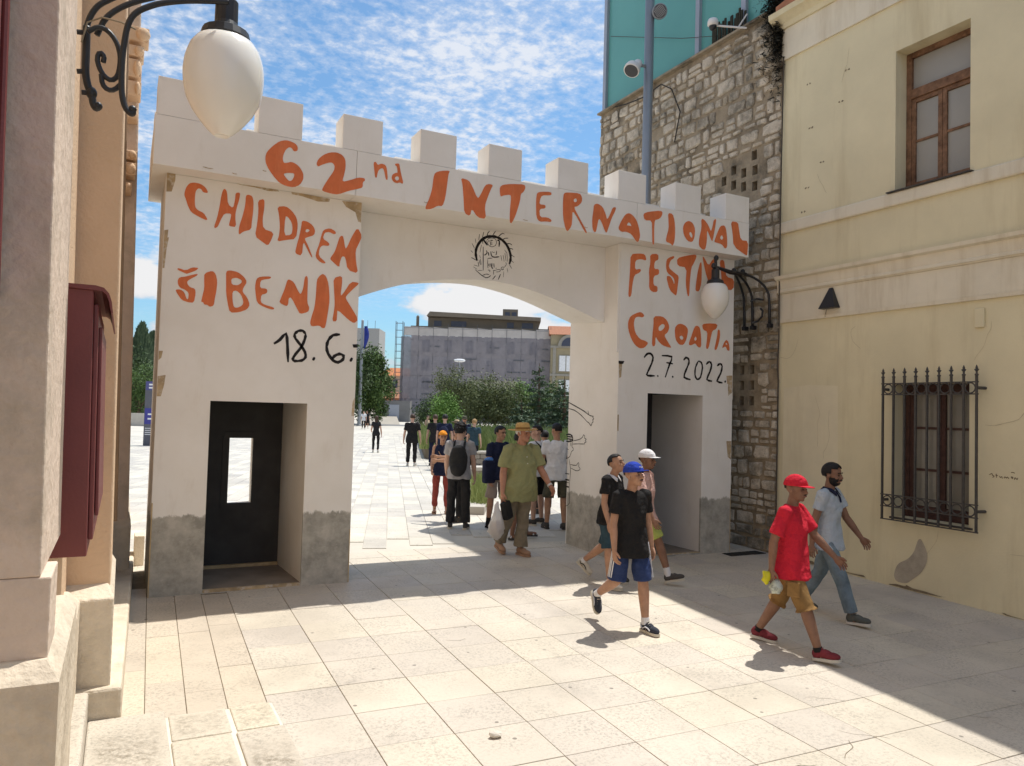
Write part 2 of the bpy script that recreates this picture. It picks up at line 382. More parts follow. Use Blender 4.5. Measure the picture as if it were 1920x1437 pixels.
# litter
lit = MB(); lit.ell((2.18, 4.33, 0.115), (0.045, 0.03, 0.022), nu=9, nv=6)
lit.v = [(x+noise.noise(Vector((x*60, y*60, z*60)))*.012, y+noise.noise(Vector((y*60, x*60, 3)))*.012, max(z+noise.noise(Vector((x*50, z*50, 7)))*.012, .094)) for x, y, z in lit.v]
M_paper = mat('paper', (0.62, 0.57, 0.49), 0.6)
tag(lit.obj('paper_scrap', M_paper), 'small crumpled pale paper scrap lying on the sunlit paving', 'litter')
M_mat = mat('rubber_mat', (0.035, 0.033, 0.03), 0.9, var=0.2)
dm = MB()
for k in range(9): dm.box(7.82+k*.071, 7.82+k*.071+.055, 8.2, 8.38, 0.178, 0.19)
dm.box(7.80, 8.47, 8.19, 8.39, 0.16, 0.184)
tag(dm.obj('drain_grate', M_mat), 'dark flat drain grate at the foot of the rubble wall', 'drain grate')

# ------------------------------------------------------------------ yellow building on the right
M_yel = mat('yellow_render', (0.74, 0.66, 0.445), 0.92, 0.12, var=0.07, scale=1.1, bump=0.12, bscale=45, dark=(0.54, 0.45, 0.27), dscale=1.3, damt=0.65, streak=True, coord='World')
M_pale = mat('pale_trim_render', (0.76, 0.69, 0.54), 0.92, 0.12, var=0.06, scale=2.5, bump=0.1, bscale=50, dark=(0.50, 0.40, 0.25), dscale=2.6, damt=0.5, streak=True, coord='World')
M_wood = mat('weathered_brown_wood', (0.215, 0.12, 0.07), 0.7, 0.25, var=0.35, scale=14, bump=0.2, bscale=80, dark=(0.07, 0.03, 0.018), dscale=5, damt=0.8)
M_oxide = mat('oxblood_wood', (0.07, 0.034, 0.027), 0.65, 0.3, var=0.25, scale=14)
M_frost = mat('frosted_pane', (0.32, 0.31, 0.28), 0.35, 0.5, var=0.05, scale=2)
M_dglass = mat('dim_glass', (0.20, 0.19, 0.16), 0.12, 0.5, var=0.12, scale=3)
M_iron = mat('grey_iron', (0.075, 0.07, 0.065), 0.6, 0.4, metal=0.2, var=0.2, scale=20)
M_black = mat('black_metal', (0.018, 0.018, 0.02), 0.42, 0.5, var=0.1)
yb = thing('yellow_building', 'old yellow rendered building with pale string courses and a barred window', 'building', (8.53, 4, 0.1))
XW = 8.53
to_r = lambda y, z, w: (XW+w, y, z)
holes = [(5.25, 6.2, 5.03, 6.85), (5.245, 6.19, 0.99, 2.63), (1.9, 2.85, 5.03, 6.85), (1.9, 2.85, 0.99, 2.63)]
w = wallgrid([-9.0, 8.05], [-0.4, 8.0], holes, to_r, 0.30); w.obj('wall', M_yel, yb)
MB().box(8.86, 15, -9, 8.05, -0.4, 8.0).obj('inner_wall', M_yel, yb)
MB().box(8.832, 8.85, -9, 8.05, -0.3, 7.9).obj('dark_interior', mat('dark_interior', (0.05, 0.045, 0.04)), yb)
def course(name, prof, y0, y1, mt, par=yb, xw=XW):   # prof: (projection, z)
    n = len(prof); m = MB()
    m.add([(xw-p, y0, z) for p, z in prof]+[(xw-p, y1, z) for p, z in prof], [(i, (i+1) % n, (i+1) % n+n, i+n) for i in range(n)]+[tuple(range(n)), tuple(range(n, 2*n))[::-1]])
    return m.obj(name, mt, par)
Y1 = 8.05; Y0 = -9.0
course('sill_band', [(-.05,4.87),(.035,4.87),(.042,4.885),(.042,5.02),(.03,5.035),(-.05,5.035)], Y0, Y1, M_pale)
course('string_course', [(-.05,3.98),(.02,3.98),(.03,4.0),(.045,4.0),(.045,4.03),(.035,4.045),(.04,4.06),(.05,4.17),(.095,4.19),(.105,4.235),(-.05,4.25)], Y0, Y1+.02, M_pale)
course('frieze_band', [(-.05,3.60),(.012,3.60),(.012,3.977),(-.05,3.977)], Y0, Y1, M_pale)
course('ledge_strip', [(-.05,3.555),(.03,3.555),(.035,3.597),(-.05,3.597)], Y0, Y1, M_pale)
course('cornice_band', [(-.05,7.47),(.03,7.47),(.03,7.93),(-.05,7.93)], Y0, Y1, M_pale)
course('cornice', [(-.05,7.932),(.06,7.932),(.08,8.0),(.15,8.06),(.19,8.08),(.20,8.16),(-.05,8.2)], Y0, Y1+.12, M_yel)
# unseen roof above the frame: slope shaped to slant its shadow edge on the paving
M_rtile = mat('roof_tile', (0.36, 0.16, 0.09), 0.9, var=0.25, scale=6)
rf = MB(); rf.hexa([(8.36,Y0,8.16),(14.9,Y0,8.16),(14.9,8.05,8.16),(8.36,8.05,8.16)], [(8.36,Y0,10.9),(14.9,Y0,10.9),(14.9,8.05,8.25),(8.36,8.05,8.25)])
rf.obj('roof', M_rtile, yb)
def window(y0, y1, z0, z1, frame, panes, barsz, transom, name='window'):
    xf = 8.765
    f = MB(); t = 0.07
    f.box(xf-.03, xf+.05, y0, y0+t, z0, z1).box(xf-.03, xf+.05, y1-t, y1, z0, z1).box(xf-.03, xf+.05, y0+t, y1-t, z1-t, z1).box(xf-.03, xf+.05, y0+t, y1-t, z0, z0+t)
    fo = f.obj(name, frame, yb, bevel=.006)
    ztop = z1-t
    if transom:
        MB().box(xf-.045, xf+.05, y0+t, y1-t, transom-.06, transom+.06).obj('transom', M_wood, fo, bevel=.008)
        MB().box(xf+.015, xf+.025, y0+t, y1-t, transom+.06, z1-t).obj('pane', panes, fo)
        ztop = transom-.06
    ym = (y0+y1)/2
    for s in (0, 1):
        a, b = ((y0+t, ym-.002), (ym+.002, y1-t))[s]; st_ = .055
        c = MB(); c.box(xf-.02, xf+.03, a, a+st_, z0+t, ztop).box(xf-.02, xf+.03, b-st_, b, z0+t, ztop).box(xf-.02, xf+.03, a+st_, b-st_, ztop-st_, ztop).box(xf-.02, xf+.03, a+st_, b-st_, z0+t, z0+t+st_+.02)
        c.obj('casement', frame, fo, bevel=.005)
        zs = [z0+t+st_+.02]+list(barsz)+[ztop-st_]
        for z in barsz: MB().box(xf-.012, xf+.022, a+st_, b-st_, z-.015, z+.015).obj('glazing_bar', frame, fo)
        for za, zb in zip(zs, zs[1:]): MB().box(xf+.005, xf+.012, a+st_, b-st_, za+.004, zb-.004).obj('pane', panes, fo)
    return fo
window(5.25, 6.2, 5.03, 6.85, M_wood, M_frost, (5.70,), 6.31)
window(5.245, 6.19, 0.99, 2.63, M_oxide, M_dglass, (1.58, 2.09), None)
window(1.9, 2.85, 5.03, 6.85, M_wood, M_frost, (5.70,), 6.31)
window(1.9, 2.85, 0.99, 2.63, M_oxide, M_dglass, (1.58, 2.09), None)
M_lead = mat('sill_lead', (0.07, 0.065, 0.06), 0.7)
MB().box(8.46, 8.78, 5.2, 6.28, 5.037, 5.05).obj('window_sill', M_lead, yb)
MB().box(8.50, 8.78, 5.2, 6.22, 0.965, 0.988).obj('window_sill', M_lead, yb)
# wrought grille in front of the lower window
gr = tag(bpy.data.objects.new('window_grille', None), None); COL.objects.link(gr); gr.parent = yb; gr.matrix_parent_inverse = world_of(yb).inverted()
ga, gbb = 5.085, 6.245; XG = 8.40
bar = MB(); bar.box(-.011, .011, -.011, .011, 0.955, 2.70)
bar.lathe([(.012,2.69),(.02,2.70),(.02,2.712),(.010,2.72),(.012,2.745),(.022,2.755),(.011,2.77),(.014,2.785),(.003,2.815)], n=6)
bar.add([(0,-.032,2.765),(0,-.008,2.745),(0,-.008,2.775),(-.004,-.008,2.76),(.004,-.008,2.76)], [(0,1,3),(0,3,2),(0,4,1),(0,2,4)]).add([(0,.032,2.765),(0,.008,2.745),(0,.008,2.775),(-.004,.008,2.76),(.004,.008,2.76)], [(0,3,1),(0,2,3),(0,1,4),(0,4,2)])
bme = bar.mesh('bar'); bme.materials.append(M_iron)
for i in range(9):
    o = bpy.data.objects.new('bar', bme); COL.objects.link(o); o.parent = gr; o.matrix_parent_inverse = (world_of(gr)).inverted(); o.location = (XG, ga+(gbb-ga)*i/8, 0)
for z in (0.962, 2.49, 2.625): MB().box(XG-.008, XG+.008, ga-.02, gbb+.02, z-.007, z+.007).obj('rail', M_iron, gr)
for z in (1.12, 1.262): MB().box(XG-.008, XG+.008, ga-.02, gbb+.02, z-.007, z+.007).obj('rail', M_iron, gr)
def ring(c, r, rr=.007):
    return [(c[0], c[1]+r*math.cos(2*math.pi*k/16), c[2]+r*math.sin(2*math.pi*k/16)) for k in range(17)]
rg = MB(); rg.tube(ring((0,0,0), .058), .008, 6, caps=False); rme = rg.mesh('ring'); rme.materials.append(M_iron)
for i in range(8):
    y = ga+(gbb-ga)*(i+.5)/8
    for z in (2.558, 1.19):
        o = bpy.data.objects.new('ring', rme); COL.objects.link(o); o.parent = gr; o.matrix_parent_inverse = world_of(gr).inverted(); o.location = (XG, y, z)
for y in (5.045, 6.285):
    for z in (2.558, 1.19):
        MB().tube([(XG, ga if y < 5.5 else gbb, z), (8.50, y+.02 if y < 5.5 else y-.02, z), (8.54, y+.02 if y < 5.5 else y-.02, z)], .018, 8).obj('wall_pin', M_iron, gr)
# bare patch, cracks, old writing on the wall
M_cem = mat('cement_patch', (0.43, 0.38, 0.30), 0.95, var=0.15, scale=9, bump=.3)
pt = [(6.14,.2),(6.17,.28),(6.12,.42),(5.98,.5),(5.9,.6),(5.86,.74),(5.82,.78),(5.77,.7),(5.73,.6),(5.74,.5),(5.8,.38),(5.86,.32),(5.92,.27),(6.0,.2)]
polymesh(smooth_loop(pt, 2), [], lambda y, z: (XW-.004, y, z)).obj('cement_patch', M_cem, yb)
M_patch = mat('newer_render', (0.78, 0.70, 0.50), .92, .12, var=.05, scale=3, bump=.1, dark=(0.62, 0.53, 0.34), dscale=1.6, damt=.5, streak=True)
polymesh([(7.93,.25),(7.03,.2),(7.0,1.2),(7.02,2.62),(7.5,2.64),(7.95,2.6),(7.96,1.4)], [], lambda y, z: (XW-.0012, y, z)).obj('render_patch', M_patch, yb)
M_hair = mat('wall_crack', (0.46, 0.38, 0.24), .95, var=.3)
for y, z, a, n in ((7.4,2.5,-1.5,9), (7.15,2.3,-1.6,8), (6.9,7.2,-1.3,6), (5.6,.9,-1.7,5), (4.6,2.4,-1.4,7), (6.75,3.4,-1.6,5), (7.7,3.3,-1.7,7), (7.4,5.6,-1.2,5), (4.3,.9,-.3,6), (5.0,3.3,-1.5,6)):
    crack(y, z, a, n, .09, lambda u, v: (XW-.0035, u, v), yb, 'render_crack', .003, M_hair)
M_dirt = mat('wall_dirt', (0.24, 0.19, 0.125), 0.95, var=0.3, scale=15, bump=.5)
for k in range(26):   # broken render along the foot of the wall and below the sill band
    y = -1+9*R_.random(); z = gz(8, y)
    p = [(y+R_.uniform(.06,.30)*math.cos(a)*1.5, max(z-.02, z+.012+abs(R_.gauss(.01,.012))*(1+math.sin(a)))) for a in [i*math.pi/5 for i in range(10)]]
    polymesh(p, [], lambda a, b: (XW-.003-.0004*k, a, b)).obj('broken_render', M_dirt, yb)
for (yc, zc) in ((7.55, 6.95), (7.5, 6.3), (7.3, 5.75), (7.55, 5.45), (7.0, 6.5), (6.9, 6.9), (7.62, 5.12)):
    for q in range(2): polymesh([(yc+.05*q+R_.uniform(.008,.024)*math.cos(a), zc+R_.uniform(.006,.02)*math.sin(a)) for a in [i*math.pi/4 for i in range(8)]], [], lambda a, b: (XW-.003, a, b)).obj('old_bolt_hole', M_dirt, yb)
M_scrib = mat('old_scribble', (0.13, 0.09, 0.055), 0.9)
scr = [[(5.02,1.60),(4.985,1.625),(4.99,1.60),(4.96,1.59),(4.985,1.575)],[(4.945,1.62),(4.94,1.575)],[(4.955,1.605),(4.925,1.60)],[(4.91,1.60),(4.90,1.575),(4.885,1.60),(4.88,1.57)],[(4.86,1.575),(4.855,1.60),(4.835,1.575),(4.83,1.60),(4.81,1.575)],[(4.79,1.60),(4.775,1.575),(4.77,1.60),(4.79,1.60)],[(4.755,1.57),(4.75,1.60),(4.725,1.57),(4.72,1.595)],[(4.79,1.645),(4.77,1.65),(4.75,1.64)]]
for s_ in scr: ribbon(s_, .008, lambda y, z: (XW-.003, y, z)).obj('scribble', M_scrib, yb)
M_cable = mat('pale_cable', (0.30, 0.25, 0.18), 0.8)
tag(MB().tube([(8.49, 8.035, 0.16+z*.01) for z in (0,)]+[(8.49+.012*math.sin(z), 8.02+.03*math.exp(-((z-2.95)/.2)**2), z) for z in [2.72+.15*i for i in range(33)]], .011, 6).obj('wall_cable', mat('dark_cable', (0.09, 0.075, 0.06))), 'dark cable running up the seam between rubble wall and yellow building', 'cable')
tag(MB().tube([(8.485, 8.0, 3.50), (8.44, 8.12, 3.45), (8.45, 8.3, 3.36), (8.49, 8.42, 3.32)], .008, 6).obj('loose_cable', M_cable), 'loose pale cable end curling off the ledge strip by the iron lamp', 'cable')
MB().box(8.50, 8.53, 5.07, 5.18, 3.24, 3.46).obj('junction_box', M_yel, yb, bevel=.01)
# dark wedge-shaped wall lamp
ws = MB(); ws.hexa([(8.40,6.995,3.67),(8.518,6.985,3.67),(8.518,7.265,3.67),(8.40,7.255,3.67)], [(8.49,7.10,3.955),(8.518,7.10,3.955),(8.518,7.15,3.955),(8.49,7.15,3.955)])
wl = thing('wedge_lamp', 'dark triangular wedge lamp fixed on the pale band of the yellow building', 'wall lamp', (8.518, 7.12, 3.67))
ws.obj('housing', M_black, wl, bevel=.006); MB().tube([(8.51,7.2,3.67),(8.505,7.22,3.6),(8.49,7.21,3.57)], .004, 5).obj('lead', M_cable, wl)

# ------------------------------------------------------------------ rubble stone wall
def stone_mat():
    m = bpy.data.materials.new('rubble_stone'); m.use_nodes = True; t = m.node_tree; b = t.nodes['Principled BSDF']
    g = t.nodes.new('ShaderNodeNewGeometry'); pos = g.outputs['Position']
    def nz(s, d=6, r=0.62):
        n = t.nodes.new('ShaderNodeTexNoise'); n.inputs['Scale'].default_value = s; n.inputs['Detail'].default_value = d; n.inputs['Roughness'].default_value = r; L(t, pos, n.inputs['Vector']); return n.outputs[0]
    r0 = g.outputs['Random Per Island']
    c = mixc(t, r0, (0.54, 0.455, 0.34), (0.80, 0.73, 0.615)); c = mixc(t, ramp(t, nz(9), [(0.35, 0.0), (0.7, 0.6)]), c, (0.36, 0.30, 0.22))
    c = mixc(t, ramp(t, nz(1.3, 7, .75), [(0.47, 0.0), (0.62, 0.85)]), c, (0.13, 0.12, 0.095))
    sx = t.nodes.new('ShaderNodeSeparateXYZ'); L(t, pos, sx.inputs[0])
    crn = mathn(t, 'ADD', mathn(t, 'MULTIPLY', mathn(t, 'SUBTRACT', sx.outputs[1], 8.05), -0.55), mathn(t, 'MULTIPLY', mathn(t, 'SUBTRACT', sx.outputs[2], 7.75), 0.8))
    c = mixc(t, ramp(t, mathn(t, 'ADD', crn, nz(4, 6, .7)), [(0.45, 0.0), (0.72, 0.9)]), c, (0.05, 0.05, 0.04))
    c = mixc(t, ramp(t, nz(45, 3), [(0.58, 0.0), (0.68, 0.6)]), c, (0.22, 0.18, 0.13))
    L(t, c, b.inputs['Base Color']); b.inputs['Roughness'].default_value = 0.95; b.inputs['Specular IOR Level'].default_value = 0.15
    bp = t.nodes.new('ShaderNodeBump'); bp.inputs['Strength'].default_value = 0.8; bp.inputs['Distance'].default_value = 0.02
    L(t, nz(26, 6, .7), bp.inputs['Height']); L(t, bp.outputs[0], b.inputs['Normal']); return m
M_stone = stone_mat()
M_mort = mat('old_mortar', (0.34, 0.28, 0.20), 0.97, 0.1, var=0.25, scale=6, bump=0.8, bscale=28, dark=(0.07, 0.062, 0.05), dscale=1.4, damt=0.85, coord='World')
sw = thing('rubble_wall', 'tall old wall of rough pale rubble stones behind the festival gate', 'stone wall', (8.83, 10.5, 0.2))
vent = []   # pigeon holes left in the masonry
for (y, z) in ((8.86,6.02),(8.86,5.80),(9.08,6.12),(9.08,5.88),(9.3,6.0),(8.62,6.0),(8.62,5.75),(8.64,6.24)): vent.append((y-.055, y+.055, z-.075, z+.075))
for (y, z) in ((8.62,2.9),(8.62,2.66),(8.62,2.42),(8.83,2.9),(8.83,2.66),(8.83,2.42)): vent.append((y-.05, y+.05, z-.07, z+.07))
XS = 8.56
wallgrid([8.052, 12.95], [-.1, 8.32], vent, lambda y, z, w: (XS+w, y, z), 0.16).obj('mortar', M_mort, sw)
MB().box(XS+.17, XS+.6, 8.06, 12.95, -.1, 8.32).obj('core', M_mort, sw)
MB().box(XS-.09, XS+.6, 8.2, 12.97, 8.322, 8.36).obj('coping', M_mort, sw)
def stone_geo(m, y0, y1, z0, z1, rr):
    n = 11; cy, cz = (y0+y1)/2, (z0+z1)/2; hy, hz = (y1-y0)/2, (z1-z0)/2; e = 0.34
    pr = rr.uniform(.018, .042); base = []; mid = []; top = []
    for k in range(n):
        a = 2*math.pi*(k+rr.uniform(-.2,.2))/n; cs, sn = math.cos(a), math.sin(a); j = rr.uniform(.80, 1.06)
        u = math.copysign(abs(cs)**e, cs)*hy*j; v = math.copysign(abs(sn)**e, sn)*hz*j
        base.append((XS+.02, cy+u, cz+v)); mid.append((XS-pr*.6, cy+u*.97, cz+v*.97)); top.append((XS-pr*rr.uniform(.9,1.25), cy+u*.80, cz+v*.78))
    c = (XS-pr*1.1, cy, cz)
    m.add(base+mid+top+[c], [(i, (i+1) % n, n+(i+1) % n, n+i) for i in range(n)]+[(n+i, n+(i+1) % n, 2*n+(i+1) % n, 2*n+i) for i in range(n)]+[(2*n+i, 2*n+(i+1) % n, 3*n) for i in range(n)])
rr = random.Random(5); stones = []
z = 0.18
while z < 8.27:
    h = rr.choice((.10, .13, .16, .18, .2, .23, .26)); h = min(h, 8.30-z)
    if h < .07: break
    y = 8.07+rr.uniform(0, .02)
    while y < 12.92:
        wd = min(rr.uniform(.11, .42)*(.75+h*1.4), 12.95-y)
        if wd < .06: break
        y1 = y+wd
        def ok(a, b, c, d): return not any(a < v[1]+.015 and b > v[0]-.015 and c < v[3]+.015 and d > v[2]-.015 for v in vent)
        cells = [(y, y1, z, z+h)]
        if h > .22 and rr.random() < .3: zm = z+h*rr.uniform(.4, .6); cells = [(y, y1, z, zm), (y, y1, zm, z+h)]
        elif wd > .35 and rr.random() < .2: ym = y+wd*rr.uniform(.4,.6); cells = [(y, ym, z, z+h), (ym, y1, z, z+h)]
        for a, b, c, d in cells:
            if rr.random() < .05: continue
            gp = rr.uniform(.007, .024); a2, b2, c2, d2 = a+gp, b-gp, c+gp*.9+rr.uniform(-.016,.012), d-gp*.9+rr.uniform(-.016,.012)
            if b2-a2 > .03 and d2-c2 > .03 and ok(a2, b2, c2, d2): stones.append((a2, b2, c2, d2))
        y = y1
    z += h
def vis(s):
    a, b, c, d = s; y = (a+b)/2; zz = (c+d)/2
    return (zz > 4.3 or y < 9.15)
stones.sort(key=lambda s: -((s[1]-s[0])*(s[3]-s[2])/((s[0]**2+60))) if vis(s) else 1)
small = MB()
for i, s_ in enumerate(stones):
    if i < 298 and vis(s_):
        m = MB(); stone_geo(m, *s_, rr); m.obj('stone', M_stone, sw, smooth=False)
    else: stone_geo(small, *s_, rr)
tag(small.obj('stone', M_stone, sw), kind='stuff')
# ------------------------------------------------------------------ glazed building above the wall
M_teal = mat('teal_glazing', (0.13, 0.36, 0.33), 0.22, 0.35, var=0.06, scale=0.7)
M_alu = mat('blue_grey_aluminium', (0.36, 0.38, 0.43), 0.5, 0.5, metal=0.3, var=0.05)
gl = thing('glass_building', 'teal glass curtain-wall building standing above the rubble wall', 'building', (9.0, 10.5, 8.36))
XG2 = 8.64; GT = 11.8
edges = [8.12, 8.95, 10.05, 11.5, 12.9]
for a, b in zip(edges, edges[1:]): MB().box(XG2, XG2+.03, a+.05, b-.05, 8.42, 9.2 if a < 8.5 else GT).obj('glass_panel', M_teal, gl)
for y in edges: MB().box(XG2-.06, XG2+.06, y-.05, y+.05, 8.362, 9.2 if y < 8.5 else GT).obj('mullion', M_alu, gl)
for a, b in zip(edges, edges[1:]): MB().box(XG2-.05, XG2+.06, a+.052, b-.052, 8.362, 8.42).obj('sill_frame', M_alu, gl)
MB().box(XG2+.1, XG2+3.5, 9.0, 12.92, 8.362, GT).obj('core_wall', M_alu, gl)
MB().box(XG2-.05, XG2+3.5, 8.93, 12.95, GT+.002, GT+.12).obj('parapet', M_alu, gl)
# dark strips of old bird-spike matting and dead growth by the cornice
M_weed = mat('dead_growth', (0.035, 0.033, 0.022), 0.95, var=0.4, scale=20)
def spikes(nm, y0, y1, z0, h, n, lab, down=False):
    m = MB()
    for i in range(n):
        y = y0+(y1-y0)*i/n; x = XS-.03+rr.uniform(-.03,.02); hh = h*rr.uniform(.75,1.1); w_ = (y1-y0)/n*.8
        m.box(x, x+.02, y, y+w_, z0, z0+hh)
    tag(m.obj(nm, M_weed), lab, 'slatted panel')
spikes('slatted_screen', 8.86, 9.62, 8.365, .32, 17, 'small dark slatted screen standing on the wall top beside the camera arm')
spikes('slatted_screen', 8.12, 8.58, 8.95, .5, 11, 'dark ragged slatted screen hanging beside the yellow cornice')
wd = MB()
for k in range(2600):
    y = 8.03+abs(rr.gauss(0,.16)); zc = 8.62-abs(rr.gauss(0,.62)); x = 8.5-abs(rr.gauss(0,.05)); s = rr.uniform(.02,.06)
    d = Vector((rr.gauss(0,1), rr.gauss(0,1), rr.gauss(0,1))).normalized()*s; e = d.orthogonal().normalized()*s*.35
    c = Vector((x, y, zc)); wd.add([c-d-e, c+d-e*.2, c+d+e*.2, c-d+e], [(0,1,2,3)])
tag(wd.obj('dead_weeds', M_weed), 'dark dead growth clinging where the rubble wall meets the yellow cornice', 'weeds', kind='stuff')
# CCTV camera on its arm
M_white = mat('white_paint', (0.72, 0.70, 0.67), 0.5, 0.4, var=0.04)
cc = thing('cctv_camera', 'white dome security camera on a long arm from the wall top', 'security camera', (8.45, 8.75, 8.37))
cp = Vector((8.1, 9.08, 8.37))
MB().tube([(8.5, 8.78, 8.30), cp], .016, 8).obj('arm', M_white, cc); MB().tube([(8.49,8.77,8.52),(8.40,8.85,8.33)], .012, 6).obj('stay', M_white, cc)
MB().lathe([(.03,.10),(.07,.09),(.085,.05),(.085,0),(.06,-.02)], cp+Vector((-.03,0,0)), 14).obj('hood', M_white, cc, smooth=True)
MB().ell(cp+Vector((-.03,0,-.03)), (.062,.062,.06)).obj('lens_dome', M_black, cc, smooth=True)
# tall steel mast with lamps
M_steel = mat('grey_steel', (0.30, 0.315, 0.33), 0.45, 0.5, metal=0.4, var=0.05)
mast = thing('lamp_mast', 'tall grey steel mast with round lamps rising behind the gate', 'lamp post', (7.9, 10.5, 0.21))
MB().lathe([(.16,0),(.16,.03),(.085,.05),(.083,4),(.08,9.6)], (7.9,10.5,.21), 18).obj('pole', M_steel, mast, smooth=True)
def spot(c, d, r, ledmat):
    d = Vector(d).normalized(); f_ = MB().lathe([(r*.55,-.10),(r*.9,-.08),(r,-.03),(r,.03),(r*.93,.035)], c, 20, axis=d).obj('spotlight', M_white if ledmat is None else M_steel, mast, smooth=False)
    MB().lathe([(r*.86,.0),(r*.86,.04)], c, 20, axis=d).obj('lens', mat('led_plate', (.06,.06,.065), .4), f_)
    if ledmat:
        le = MB(); a1 = d.orthogonal().normalized(); a2 = d.cross(a1)
        for i in range(-4, 5):
            for j in range(-4, 5):
                if i*i+j*j < 14: le.ell(Vector(c)+d*.042+a1*(i*r*.2)+a2*(j*r*.2), (.008,.008,.008), nu=6, nv=4)
        le.obj('led', M_white, f_)
    return f_
spot((7.98,10.33,9.15), (-.45,-.86,-.35), .13, True)
MB().tube([(7.9,10.5,9.2),(7.98,10.40,9.16)], .03, 8).obj('bracket', M_steel, mast)
spot((7.56,10.52,8.10), (-.5,-.2,-.8), .14, None)
MB().tube([(7.84,10.5,8.22),(7.66,10.5,8.2)], .03, 8).obj('bracket', M_steel, mast)
MB().lathe([(.06,-.1),(.075,-.05),(.075,.06),(.05,.1)], (7.66,10.51,8.2), 12, axis=(.5,.2,.8)).obj('ballast', M_white, mast, smooth=True)
tag(MB().tube([(8.58,12.7,9.9),(8.56,11.5,9.35),(8.55,10.4,8.85),(8.54,9.3,8.42)], .006, 5).obj('stay_wire', mat('wire', (.08,.07,.06))), 'thin wire slung across the teal glass panels', 'wire')
tag(MB().tube([(8.53,12.6,8.36),(8.5,12.0,8.22),(8.5,11.4,8.15),(8.49,10.9,8.2),(8.49,10.6,8.0),(8.49,10.35,7.5),(8.5,10.5,7.0)], .012, 6).obj('slack_cable', mat('wire2', (.05,.045,.04))), 'black slack cable hanging along the top of the rubble wall', 'cable')
